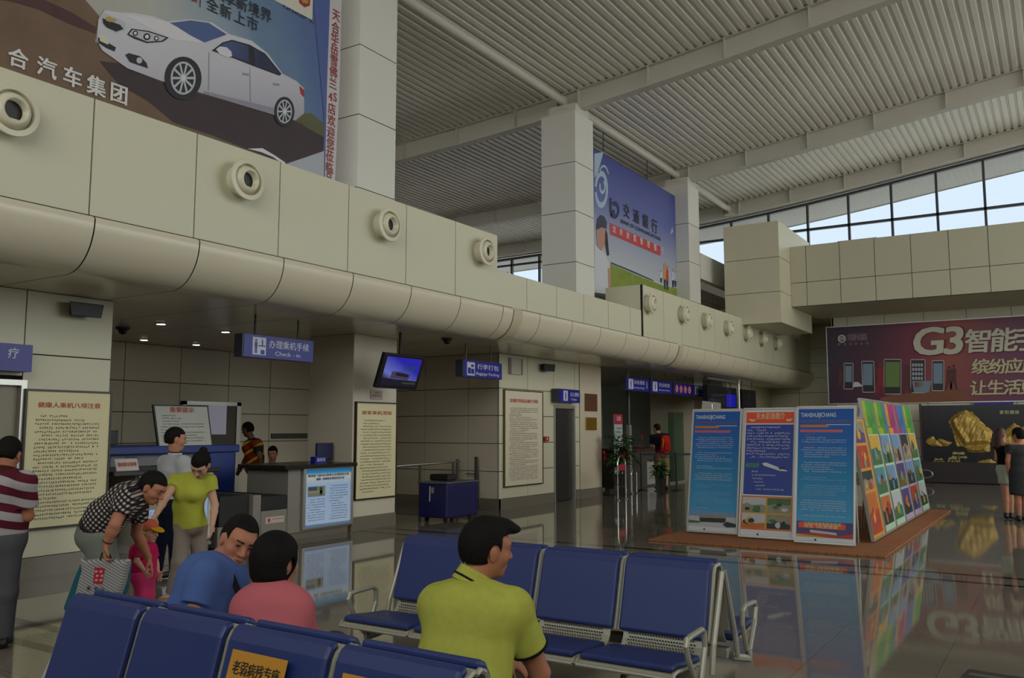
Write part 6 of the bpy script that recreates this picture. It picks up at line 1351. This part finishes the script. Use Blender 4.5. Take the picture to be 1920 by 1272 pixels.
# ---- man in lime polo, seated on the far side of the front bench
f_ = nrm(dv(.3, 0, .95)); sd = np.cross(f_, ZU)
K = dict(head=J(914, 1030, 3.5), face=(dv(.86, -.1, .48), dv(.1, 1, 0)), neck=J(882, 1090, 3.46), chest=J(884, 1150, 3.42), waist=J(870, 1240, 3.36), pelvis=J(868, 1362, 3.25), side=sd, sh=[J(822, 1135, 3.5), J(962, 1142, 3.40)],
         el=[J(838, 1285, 3.68), J(1012, 1262, 3.46)], wr=[J(952, 1232, 3.85), J(985, 1345, 3.75)], hd=[(dv(.75, -.65, .05), dv(0, -1, .2)), (dv(-.5, -.5, .6), dv(0, -1, 0))], w=(.17, .165, .18), dp=(.12, .115, .12), arm=1.08)
K['hip'] = [K['pelvis']-sd*.09, K['pelvis']+sd*.09]; legs_down(K, [dv(.15, .05, .95), dv(.55, .05, .85)])
g = Man('person', (K['pelvis'][0], K['pelvis'][1]+.3, 0), 'seated man in lime green polo seen from behind, looking right', K, M_SKIN3, .0062); P, fr = g.skin(); face_parts(g.t, P, fr, 1)
def quiff(s, P, fr, sc): s.ell(P(0, .055, .098), (.062, .052, .03), fr, .03); s.ell(P(.02, .1, .088), (.03, .03, .018), fr, .02)
hair_short(g.t, K['head'], fr, 1.0, top=.014, h=.005, front=.068, side=.026, extra=quiff)
lime = cloth('polo_lime', '#aeb04e', .16, 30, .3, 10); g.shirt(lime, inc=.018, slv=.62, hem=-.1, sinc=.024, neck=.05, h=.0075); g.collar(lime, r=.066, hgt=.045); black = cloth('trim_black', '#17161a')
g.band('collar_stripe', K['neck'], K['neck']+(K['head']-K['neck'])*.5, .0775, .0765, black, -.02, .1)
for i in (0, 1): g.band('cuff', K['sh'][i], K['el'][i], .0785, .0785, black, .585, .625)
g.trousers(cloth('jeans', '#2b3a52'), inc=.014, h=.01); g.shoes(M_BLACK)

# ---- man in blue T-shirt, next but one on the same side
f_ = nrm(dv(.8, 0, .6)); sd = np.cross(f_, ZU)
K = dict(head=J(447, 1016, 4.15), face=(dv(.56, -.3, -.80), dv(.42, .85, -.05)), neck=J(410, 1056, 4.14), chest=J(392, 1092, 4.1), waist=J(374, 1150, 4.05), pelvis=J(366, 1238, 3.99), side=sd, sh=[J(432, 1080, 4.26), J(388, 1082, 3.97)],
         el=[J(462, 1160, 4.35), J(364, 1158, 3.9)], wr=[J(500, 1205, 4.3), J(425, 1200, 3.98)], hd=[(dv(.8, -.4, 0), dv(0, -1, 0)), (dv(.9, -.3, .2), dv(0, -1, 0))], w=(.175, .17, .18), dp=(.125, .125, .125), arm=1.12, nk=1.1)
K['hip'] = [K['pelvis']-sd*.09, K['pelvis']+sd*.09]; legs_down(K, [dv(.6, .03, .9), dv(.8, .03, .7)])
g = Man('person', (K['pelvis'][0], K['pelvis'][1]+.3, 0), 'seated man in blue T-shirt turning his face towards the woman in pink', K, M_SKIN3, .006); P, fr = g.skin(); face_parts(g.t, P, fr, 1)
hair_short(g.t, K['head'], fr, 1.0, top=.011, h=.005, front=.082, side=.03)
blue = cloth('tshirt_blue', '#5068a4'); g.shirt(blue, inc=.018, slv=.68, hem=-.1, sinc=.026, neck=.05, h=.0075); g.trousers(cloth('shorts_dark', '#2a2d38'), inc=.014, h=.01); g.shoes(M_BLACK)
mb = MB(); a, b2, c = J(428, 1078, 4.0), J(448, 1128, 3.95), J(440, 1160, 3.95); nn_ = -FH
for p, q in ((a, b2), (b2, c)): mb.obox(p, q-p, RT*.03, nn_*.006)
mb.build('bag_strap', black, parent=g.t)

# ---- woman in pink with bobbed hair, between the two
f_ = nrm(dv(.3, 0, .95)); sd = np.cross(f_, ZU)
K = dict(head=J(521, 1055, 3.95), face=(dv(.55, -.05, .84), dv(.02, 1, .05)), neck=J(510, 1108, 3.9), chest=J(508, 1145, 3.86), waist=J(506, 1190, 3.82), pelvis=J(503, 1258, 3.77), side=sd, sh=[J(470, 1140, 3.92), J(552, 1147, 3.84)],
         el=[J(462, 1215, 4.0), J(575, 1215, 3.9)], wr=[J(490, 1240, 4.2), J(560, 1245, 4.1)], hd=[(dv(.4, -.3, .8), dv(0, -1, 0)), (dv(-.3, -.3, .9), dv(0, -1, 0))], w=(.165, .15, .155), dp=(.115, .11, .11))
K['hip'] = [K['pelvis']-sd*.08, K['pelvis']+sd*.08]; legs_down(K, [dv(.2, .02, .95), dv(.35, .02, .95)], .4)
g = Man('person', (K['pelvis'][0], K['pelvis'][1]+.3, 0), 'seated person in pink shirt with bobbed black hair seen from behind', K, M_SKIN, .0075); P, fr = g.skin(); face_parts(g.t, P, fr, 1)
def bob(s, P, fr, sc): s.ell(P(0, -.03, .02), (.104, .1, .118), fr, .03); s.ell(P(0, -.05, -.05), (.088, .07, .06), fr, .03)
hair_short(g.t, K['head'], fr, 1.0, top=.018, h=.006, front=.06, side=.045, nape=-.105, extra=bob)
pink = cloth('shirt_pink', '#c0666e'); g.shirt(pink, inc=.02, slv=.75, hem=-.08, sinc=.026, neck=.05, h=.008); g.collar(cloth('collar_pink', '#cf7f84'), r=.07, hgt=.03); g.trousers(cloth('slacks_grey', '#44444c'), inc=.014, h=.01); g.shoes(M_BLACK)

# ---- man in checked shirt bending over, bag in his hand
f_ = nrm(dv(1, 0, .05)); sd = np.cross(f_, ZU)
K = dict(head=J(286, 916, 6.6), face=(dv(.84, -.5, -.12), dv(.5, .84, 0)), neck=J(262, 925, 6.6), chest=J(240, 938, 6.6), waist=J(200, 968, 6.6), pelvis=J(180, 1002, 6.6), side=sd, sh=[J(262, 930, 6.78), J(238, 934, 6.42)],
         el=[J(256, 1000, 6.88), J(215, 985, 6.3)], wr=[J(278, 1046, 7.0), J(200, 1020, 6.3)], hd=[(dv(.3, -.95, .1), dv(-.9, -.2, -.3)), (dv(-.1, -1, 0), dv(.9, 0, .3))], w=(.165, .16, .175), dp=(.118, .12, .12), arm=1.08)
K['hip'] = [J(188, 1012, 6.7), J(182, 1012, 6.5)]; K['kn'] = [J(212, 1090, 6.72), J(196, 1092, 6.5)]; fz = lambda x, d: V(*az_(.08, x, 805+1.52*1622/d)[:2], .08); K['an'] = [fz(196, 6.75), fz(176, 6.5)]; K['toe'] = [f_, f_]
g = Man('person', (K['an'][1][0], K['an'][1][1], 0), 'man in black and white checked shirt bending towards the small child', K, M_SKIN3, .0075); P, fr = g.skin(hands=((.35, 1), (1.5, -1))); face_parts(g.t, P, fr, 1)
hair_short(g.t, K['head'], fr, 1.0, top=.012, h=.006, front=.066, side=.026)
ta = nrm(K['chest']-K['pelvis']); chk = stripe_mat('shirt_check', ta, .03, ('#b9b3ac', '#3a3234'), .5, 0, np.cross(ta, sd), ('#4a3a3c', '#17141a')); g.shirt(chk, inc=.022, slv=.62, hem=.03, sinc=.03, neck=.05, h=.008)
g.trousers(cloth('slacks_grey_green', '#757a70'), inc=.02, top=.05, h=.009); pd = nrm(K['waist']-K['pelvis']); s = Sdf(); s.flat(K['pelvis'], K['waist'], .193, .19, .147, .15, sd, .01, cuts=[(K['pelvis']+pd*.085, pd), (K['pelvis']+pd*.045, -pd)]); put('belt', s.mesh(.006), mat('belt_leather', '#1e1a14', .4), g.t)
g.band('bracelet', K['el'][1], K['wr'][1], .037, .036, mat('bracelet_dark', '#2a1512', .4), .86, .92); g.shoes(M_BLACK)
# his bags
hb = K['wr'][1]+nrm(K['hd'][1][0])*.1
t = thing('shopping_bag', J(180, 1120, 6.3), 'white plastic carrier bag with red seal print hanging from the bending man', 'bag'); B_ = lambda *p: [J(x, y, 6.3) for x, y in p]
mb = MB(); mb.prism(B_((146, 1046), (160, 1052), (190, 1049), (225, 1052), (239, 1050), (236, 1064), (228, 1098), (214, 1140), (150, 1146), (131, 1142), (140, 1108), (150, 1072)), FH*.1); bo = mb.build('pouch', stripe_mat('bag_stripes', nrm(RT*.5+ZU*.85), .02, ('#a9a7a6', '#77767a'), .42), parent=t, bevel=.03, seg=3)
mb = MB(); mb.poly([p-FH*.004 for p in B_((175, 1094), (192, 1096), (197, 1066), (178, 1064))], 0)
for q in ((178, 1070, 8), (180, 1078, 9), (178, 1086, 10)): 
    for dx in (0, 9): mb.poly([p-FH*.006 for p in B_((q[0]+dx, q[1]+4), (q[0]+dx+5, q[1]+4), (q[0]+dx+6, q[1]), (q[0]+dx+1, q[1]))], 1)
put_text(mb, '麦', J(166, 1104, 6.29), RT, ZU, .03, 2, bold=.02); put_text(mb, '积', J(180, 1105, 6.29), RT, ZU, .03, 2, bold=.02); put_text(mb, '山', J(192, 1105, 6.29), RT, ZU, .03, 2, bold=.02)
mb.build('seal_print', [mat('seal_red', '#b02032', .5), mat('seal_pale', '#c9a0a0', .5), M_INK], parent=t)
mb = MB(); mb.tube([J(187, 1051, 6.3), J(192, 1036, 6.3), hb+RT*-.01], .005, 6); mb.tube([J(207, 1052, 6.32), J(206, 1040, 6.3), hb+RT*.02], .005, 6); mb.build('handle', M_BLACK, parent=t)
t = thing('shopping_bag', J(180, 1125, 6.5), 'teal shopping bag behind the white plastic carrier bag', 'bag'); B_ = lambda *p: [J(x, y, 6.43) for x, y in p]
mb = MB(); mb.prism(B_((152, 1052), (240, 1054), (236, 1100), (222, 1146), (124, 1152), (117, 1142), (138, 1085)), FH*.08); mb.build('pouch', mat('bag_teal', '#12606e', .5, var=.2, scale=6), parent=t, bevel=.015)
mb = MB(); mb.tube([J(176, 1054, 6.46), hb+FH*.05-RT*.02, hb+FH*.05+RT*.02, J(214, 1054, 6.46)], .005, 6); mb.build('handle', M_BLACK, parent=t)

# ---- woman in lime T-shirt
f_ = nrm(dv(-.25, 0, -.95)); sd = np.cross(f_, ZU)
K = dict(head=J(376, 872, 8.0), face=(dv(-.12, -.72, -.68), dv(.1, .7, -.7)), neck=J(364, 895, 8.1), chest=J(359, 920, 8.1), waist=J(352, 950, 8.12), pelvis=J(357, 985, 8.12), side=sd, sh=[J(391, 903, 8.12), J(330, 904, 8.08)],
         el=[J(403, 947, 8.1), J(309, 936, 7.85)], wr=[J(398, 985, 8.0), J(293, 965, 7.55)], hd=[(dv(.1, -.95, -.2), dv(-1, 0, .1)), (dv(-.2, -.75, -.5), dv(.3, -.6, -.4))], w=(.155, .125, .14), dp=(.11, .095, .105), arm=.88, nk=.85, leg=.86)
K['hip'] = [J(372, 990, 8.14), J(345, 990, 8.1)]; K['kn'] = [J(373, 1055, 8.14), J(335, 1056, 7.98)]; K['an'] = [fz(369, 8.12), fz(322, 7.9)]; K['toe'] = [dv(-.1, 0, -1), dv(-.5, 0, -.9)]
g = Man('person', (K['an'][0][0], K['an'][0][1], 0), 'standing woman in lime T-shirt and taupe trousers looking down at the child', K, M_SKIN2, .0075); P, fr = g.skin(hands=((1.3, -1), (.5, 1))); face_parts(g.t, P, fr, 1)
def bun(s, P, fr, sc): s.ell(P(0, -.1, .085), (.038, .038, .038), fr, .01)
hair_short(g.t, K['head'], fr, 1.0, top=.012, h=.006, front=.058, side=.035, nape=-.07, extra=bun)
def bust(s): s.ell(K['chest']+f_*.075-ZU*.03-sd*.06, (.068, .06, .062), (sd, f_, ZU), .04); s.ell(K['chest']+f_*.075-ZU*.03+sd*.06, (.068, .06, .062), (sd, f_, ZU), .04)
g.shirt(cloth('tshirt_lime', '#adb046', .06), inc=.014, slv=.42, hem=-.02, sinc=.02, neck=.05, h=.008, extra=bust); g.trousers(cloth('trousers_taupe', '#8f847c'), inc=.012, top=.05, h=.008, k=.025); g.shoes(mat('sandal_tan', '#8a6a4c', .5))
o = tag(MB().obox(K['wr'][0]+dv(-.01, -.14, -.025), RT*.035, ZU*.08+RT*.015, FH*-.012).build('mobile_phone', M_BLACK, bevel=.003), 'dark mobile phone in the hand of the woman in lime', 'phone')

# ---- small child in pink with a coloured cap
f_ = nrm(dv(.9, 0, -.35)); sd = np.cross(f_, ZU); sc = .58
K = dict(head=J(280, 998, 7.25), face=(dv(.92, -.08, -.3), dv(0, 1, 0)), neck=J(272, 1018, 7.25), chest=J(269, 1034, 7.25), waist=J(267, 1055, 7.25), pelvis=J(268, 1076, 7.25), side=sd, sh=[J(281, 1029, 7.34), J(262, 1030, 7.14)],
         el=[J(292, 1052, 7.38), J(256, 1052, 7.1)], wr=[J(296, 1072, 7.36), J(269, 1068, 7.06)], hd=[(dv(.3, -1, 0), dv(0, 0, -1)), (dv(.6, -.8, 0), dv(0, 0, 1))], w=(.17, .165, .16), dp=(.14, .14, .13), hsc=1.32)
K['hip'] = [J(277, 1082, 7.3), J(263, 1082, 7.2)]; K['kn'] = [J(279, 1118, 7.3), J(264, 1118, 7.2)]; K['an'] = [V(*J(278, 1150, 7.3)[:2], .05), V(*J(263, 1150, 7.2)[:2], .05)]; K['toe'] = [f_, f_]
g = Man('person', (K['an'][0][0], K['an'][0][1], 0), 'small child in bright pink with a salmon and yellow cap', K, M_SKIN2, .006, sc); P, fr = g.skin(); face_parts(g.t, P, fr, sc*1.32)
hair_short(g.t, K['head'], fr, sc*1.32, top=.006, h=.006, front=.05, side=.02)
hp = cloth('child_pink', '#c01e58'); g.shirt(hp, inc=.016, slv=.7, hem=-.1, sinc=.02, neck=.05, h=.007); g.trousers(cloth('child_leggings', '#c8386c'), inc=.012, top=.03, h=.007); g.collar(cloth('child_collar', '#c4b0ae'), r=.06, hgt=.02); g.shoes(mat('child_shoe', '#9a4a5a', .5))
r_, f2, u_ = fr; s2 = sc*1.32; s = Sdf(); s.ell(K['head']+u_*.042*s2-f2*.012*s2, (.092*s2, .11*s2, .1*s2), fr, .01, cuts=[(K['head']+u_*.03*s2, -u_)]); put('cap_crown', s.mesh(.006), cloth('cap_salmon', '#c4624e'), g.t)
s = Sdf(); s.ell(K['head']+u_*.045*s2+f2*.1*s2, (.075*s2, .085*s2, .014*s2), (r_, nrm(f2-u_*.35), nrm(u_+f2*.35)), .004); put('cap_brim', s.mesh(.004), cloth('cap_yellow', '#cf9a1c'), g.t)
s = Sdf(); s.ell(K['head']+u_*.035*s2-f2*.0*s2+r_*.0, (.0945*s2, .06*s2, .03*s2), fr, .004, cuts=[(K['head']+u_*.045*s2, u_)]); put('cap_band', s.mesh(.005), cloth('cap_green', '#6a9440'), g.t)

# ---- man in white shirt by the left desk
f_ = nrm(dv(.75, 0, .6)); sd = np.cross(f_, ZU)
K = dict(head=J(330, 824, 9.1), face=(dv(.8, -.12, .5), dv(.05, 1, 0)), neck=J(328, 852, 9.1), chest=J(326, 880, 9.1), waist=J(322, 912, 9.1), pelvis=J(320, 945, 9.1), side=sd, sh=[J(310, 868, 9.22), J(344, 869, 8.98)],
         el=[J(306, 912, 9.25), J(352, 912, 8.95)], wr=[J(325, 945, 9.3), J(362, 940, 9.05)], hd=[(dv(.5, -.6, .2), dv(0, -1, 0)), (dv(.6, -.6, .2), dv(0, -1, 0))])
K['hip'] = [J(314, 950, 9.18), J(326, 950, 9.02)]; K['kn'] = [J(300, 1012, 9.2), J(330, 1015, 9.0)]; K['an'] = [fz(292, 9.2), fz(330, 9.0)]; K['toe'] = [f_, f_]
g = Man('person', (K['an'][1][0], K['an'][1][1], 0), 'man in white short sleeved shirt standing behind the woman in lime', K, M_SKIN, .009); P, fr = g.skin(); face_parts(g.t, P, fr, 1); hair_short(g.t, K['head'], fr, 1.0, top=.01, h=.007, side=.024)
g.shirt(cloth('shirt_white', '#aeb0b6', .04), inc=.02, slv=.65, hem=.02, sinc=.026, neck=.05, h=.009); g.collar(cloth('collar_white', '#b9bac0'), r=.066, hgt=.03); g.trousers(cloth('trousers_navy', '#15182a'), inc=.018, top=.06, h=.009); g.shoes(M_BLACK)
g.band('lanyard', K['neck'], K['head'], .069, .067, black, .12, .2)

# ---- worker in reflective waistcoat
f_ = nrm(dv(-.8, 0, .5)); sd = np.cross(f_, ZU); D_ = 14.6
K = dict(head=J(464, 806, D_), face=(dv(-.85, -.25, .3), dv(-.15, 1, 0)), neck=J(471, 823, D_), chest=J(474, 838, D_), waist=J(478, 858, D_), pelvis=J(478, 880, D_), side=sd, sh=[J(468, 832, D_+.18), J(480, 832, D_-.18)],
         el=[J(462, 858, D_+.25), J(488, 858, D_-.22)], wr=[J(452, 878, D_+.2), J(490, 880, D_-.15)], hd=[(dv(-.5, -.8, 0), dv(0, 0, 1)), (dv(0, -1, 0), dv(1, 0, 0))])
K['hip'] = [J(475, 884, D_+.09), J(481, 884, D_-.09)]; K['kn'] = [J(474, 930, D_+.08), J(482, 930, D_-.08)]; K['an'] = [V(*J(475, 975, D_+.1)[:2], .08), V(*J(483, 975, D_-.1)[:2], .08)]; K['toe'] = [f_, f_]
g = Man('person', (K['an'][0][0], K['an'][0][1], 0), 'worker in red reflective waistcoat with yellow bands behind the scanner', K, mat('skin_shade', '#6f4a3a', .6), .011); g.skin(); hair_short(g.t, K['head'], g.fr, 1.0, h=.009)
ta = nrm(K['chest']-K['waist']+RT*-.08); g.shirt(stripe_mat('vest_bands', ta, .15, ('#8e2a20', '#c9c320'), .24, .1), 'waistcoat', inc=.026, slv=.12, hem=-.02, sinc=.03, neck=-.02, h=.011); g.shirt(cloth('shirt_dark', '#2a2a33'), inc=.012, slv=.6, hem=.0, sinc=.016, h=.011); g.trousers(cloth('trousers_dark', '#1b1d2b'), inc=.016, h=.012); g.shoes(M_BLACK)

# ---- seated staff member behind the desk
f_ = nrm(dv(.1, 0, -.9)); sd = np.cross(f_, ZU); D_ = 14.5
K = dict(head=J(511, 851, D_), face=(dv(.1, -.15, -.9), dv(0, 1, 0)), neck=J(510, 872, D_), chest=J(508, 888, D_), waist=J(506, 908, D_), pelvis=J(505, 926, D_), side=sd, sh=[J(523, 883, D_), J(494, 883, D_)],
         el=[J(530, 908, D_-.1), J(489, 908, D_-.05)], wr=[J(546, 914, D_-.38), J(500, 918, D_-.3)], hd=[(dv(.5, -.2, -.5), dv(0, -1, 0)), (dv(.5, -.2, -.5), dv(0, -1, 0))], w=(.155, .14, .15))
K['hip'] = [K['pelvis']-sd*.08, K['pelvis']+sd*.08]; legs_down(K, [f_, f_], .4)
g = Man('person', (K['pelvis'][0], K['pelvis'][1], 0), 'staff member in dark grey shirt sitting behind the right check-in desk', K, M_SKIN, .01); P, fr = g.skin(); face_parts(g.t, P, fr, 1); hair_short(g.t, K['head'], fr, 1.0, top=.012, h=.008, front=.06, side=.04)
g.shirt(cloth('shirt_charcoal', '#36343a'), inc=.016, slv=.6, hem=-.06, sinc=.02, h=.01); g.trousers(cloth('trousers_dark', '#1b1d2b'), inc=.016, h=.012); g.shoes(M_BLACK)
t = thing('stool', (K['pelvis'][0], K['pelvis'][1], 0), 'dark stool under the seated staff member', 'stool'); zz = K['pelvis'][2]-.14; mb = MB(); mb.lathe((K['pelvis'][0], K['pelvis'][1], zz-.06), (0, 0, 1), [(.18, 0), (.2, .02), (.2, .05), (.18, .06)], 18); mb.build('seat', M_BLACK, parent=t)
mb = MB(); mb.lathe((K['pelvis'][0], K['pelvis'][1], 0), (0, 0, 1), [(.24, 0), (.24, .02), (.03, .05), (.03, zz-.06)], 14); mb.build('base', M_CHROME, parent=t)

# ---- man in striped polo at the left edge
f_ = nrm(dv(-.25, 0, .95)); sd = np.cross(f_, ZU); D_ = 6.3
K = dict(head=J(16, 852, D_+.05), face=(dv(-.15, -.4, .9), dv(0, .95, .35)), neck=J(8, 885, D_), chest=J(6, 920, D_), waist=J(2, 962, D_), pelvis=J(-2, 1008, D_), side=sd, sh=[J(-36, 904, D_+.05), J(46, 905, D_-.05)],
         el=[J(-52, 968, D_+.02), J(52, 968, D_)], wr=[J(-30, 985, D_+.3), J(20, 988, D_+.26)], hd=[(dv(.5, 0, .7), dv(0, -1, 0)), (dv(-.8, -.1, .5), dv(0, -1, 0))], w=(.165, .165, .175), dp=(.12, .125, .12), arm=1.08)
K['hip'] = [J(-22, 1015, D_), J(14, 1015, D_)]; K['kn'] = [J(-20, 1110, D_), J(10, 1110, D_)]; K['an'] = [fz(-18, D_), fz(4, D_)]; K['toe'] = [f_, f_]
g = Man('person', (K['an'][0][0], K['an'][0][1], 0), 'man in maroon and white striped polo at the left picture edge', K, M_SKIN3, .0075); P, fr = g.skin(); face_parts(g.t, P, fr, 1); hair_short(g.t, K['head'], fr, 1.0, top=.011, h=.006)
g.shirt(stripe_mat('polo_stripes', nrm(ZU+RT*.28), .118, ('#a9a3a6', '#571a2a'), .5, .3), inc=.022, slv=.7, hem=-.02, sinc=.03, neck=.05, h=.008); g.collar(cloth('collar_maroon', '#4a2018'), r=.068, hgt=.035); g.trousers(cloth('trousers_grey', '#56565c'), inc=.022, top=.05, h=.009); g.shoes(M_BLACK)

# ---- traveller with backpack at the security counter
f_ = nrm(dv(-.35, 0, .93)); sd = np.cross(f_, ZU); D_ = 23.0; H_ = lambda x, z, dd=0: V(*J(x, 860, D_+dd)[:2], z)
K = dict(head=H_(1232, 1.61), face=(dv(-.6, -.1, .75), ZU), neck=H_(1237, 1.44), chest=H_(1239, 1.3), waist=H_(1240, 1.1), pelvis=H_(1240, .92), side=sd, sh=[H_(1225, 1.4), H_(1251, 1.4, -.05)],
         el=[H_(1222, 1.14, .1), H_(1254, 1.13)], wr=[H_(1222, 1.08, .35), H_(1250, .95, .12)], hd=[(dv(0, .2, 1), dv(0, -1, 0)), (dv(0, -1, .2), dv(-1, 0, 0))])
K['hip'] = [H_(1234, .88), H_(1247, .88)]; K['kn'] = [H_(1233, .48), H_(1248, .48)]; K['an'] = [H_(1234, .08), H_(1249, .08)]; K['toe'] = [f_, f_]
g = Man('person', (K['an'][0][0], K['an'][0][1], 0), 'traveller in dark T-shirt and khaki shorts standing at the security counter', K, M_SKIN, .012); g.skin(); hair_short(g.t, K['head'], g.fr, 1.0, h=.01)
g.shirt(cloth('tshirt_plum', '#221a2a'), inc=.02, slv=.7, hem=-.04, sinc=.026, h=.012); g.trousers(cloth('shorts_khaki', '#8a7352'), 'shorts', inc=.03, to=.46, top=.06, h=.012); g.shoes(M_BLACK)
bc = (K['chest']*.6+K['waist']*.4)-f_*.235; s = Sdf(); s.flat(bc-ZU*.16, bc+ZU*.15, .15, .13, .085, .075, sd, .02); t = thing('backpack', (bc[0], bc[1], bc[2]-.22), 'red backpack on the back of the traveller at the security counter', 'backpack'); put('pack', s.mesh(.012), cloth('pack_red', '#b02018'), t)
s = Sdf(); s.flat(bc-ZU*.14-f_*.05, bc-ZU*.0-f_*.05, .1, .09, .06, .05, sd, .02); put('front_pocket', s.mesh(.012), cloth('pack_red2', '#94190f'), t); mb = MB(); mb.tube([bc-sd*.1+ZU*.16-f_*.02, bc-sd*.11+ZU*.05-f_*.09, bc-sd*.12-ZU*.1-f_*.06], .012, 6); mb.build('yellow_strap', cloth('pack_yellow', '#b99a28'), parent=t)

# ---- two women by the relief at the right edge
f_ = nrm(dv(.55, 0, .8)); sd = np.cross(f_, ZU); D_ = 15.6; H_ = lambda x, z, dd=0: V(*J(x, 860, D_+dd)[:2], z)
K = dict(head=H_(1879, 1.5), face=(dv(.8, -.25, .5), ZU), neck=H_(1884, 1.34), chest=H_(1886, 1.22), waist=H_(1886, 1.04), pelvis=H_(1886, .88), side=sd, sh=[H_(1871, 1.3, .1), H_(1895, 1.3, -.1)],
         el=[H_(1868, 1.05, .15), H_(1890, 1.06, -.2)], wr=[H_(1880, .95, .3), H_(1900, .9, .0)], hd=[(dv(.5, -.3, .5), dv(0, -1, 0)), (dv(.6, -.6, .3), dv(0, -1, 0))], w=(.145, .115, .13), dp=(.1, .085, .095), arm=.85, nk=.85)
K['hip'] = [H_(1880, .86), H_(1890, .86)]; K['kn'] = [H_(1881, .46), H_(1890, .46)]; K['an'] = [H_(1881, .07), H_(1890, .07)]; K['toe'] = [f_, f_]
g = Man('person', (K['an'][0][0], K['an'][0][1], 0), 'young woman with long reddish brown hair and pale shorts near the right edge', K, M_SKIN, .01); g.skin()
def long_(s, P, fr, sc): s.ell(P(0, -.06, -.03), (.085, .05, .1), fr, .03); s.ell(P(0, -.075, -.15), (.075, .04, .13), fr, .03)
hair_short(g.t, K['head'], g.fr, 1.0, m=mat('hair_auburn', '#3d1a12', .5, var=.3, scale=30), h=.009, nape=-.32, side=.04, extra=long_)
g.shirt(cloth('top_black', '#121013'), inc=.012, slv=.05, hem=.02, sinc=.01, neck=-.03, h=.011); g.trousers(cloth('shorts_mint', '#a3b09a'), 'shorts', inc=.022, to=.3, top=.07, h=.011); g.shoes(M_BLACK)
f_ = nrm(dv(.15, 0, .95)); sd = np.cross(f_, ZU); D_ = 15.1; H_ = lambda x, z, dd=0: V(*J(x, 860, D_+dd)[:2], z)
K = dict(head=H_(1911, 1.49), face=(dv(-.3, -.1, .9), ZU), neck=H_(1911, 1.33), chest=H_(1911, 1.2), waist=H_(1911, 1.03), pelvis=H_(1911, .86), side=sd, sh=[H_(1895, 1.29), H_(1927, 1.29)],
         el=[H_(1889, 1.05), H_(1934, 1.05)], wr=[H_(1890, .82, .05), H_(1934, .82, .05)], hd=[(dv(.1, -1, 0), dv(1, 0, 0)), (dv(0, -1, 0), dv(-1, 0, 0))], w=(.165, .145, .15), dp=(.115, .11, .11))
K['hip'] = [H_(1903, .82), H_(1919, .82)]; K['kn'] = [H_(1904, .45), H_(1918, .45)]; K['an'] = [H_(1904, .07), H_(1918, .07)]; K['toe'] = [f_, f_]
g = Man('person', (K['an'][0][0], K['an'][0][1], 0), 'woman in dark patterned dress seen from behind at the right edge', K, M_SKIN3, .01); g.skin(); hair_short(g.t, K['head'], g.fr, 1.0, top=.02, h=.009, side=.05, nape=-.07)
def skirt(s): s.flat(K['pelvis'], K['pelvis']-ZU*.36, .18, .19, .135, .14, sd, .03)
dress = mat('dress_pattern', '#26282a', .8, var=.9, scale=28); s = Sdf(); g.trunk(s, .02); skirt(s)
for i in (0, 1): d = K['el'][i]-K['sh'][i]; s.cone(K['sh'][i], K['el'][i], .068, .062, .03, cuts=[(K['sh'][i]+d*.5, nrm(d))])
put('dress', s.mesh(.011, cuts=[(K['neck'], ZU), (K['pelvis']-ZU*.4, -ZU)]), dress, g.t); g.shoes(M_BLACK)
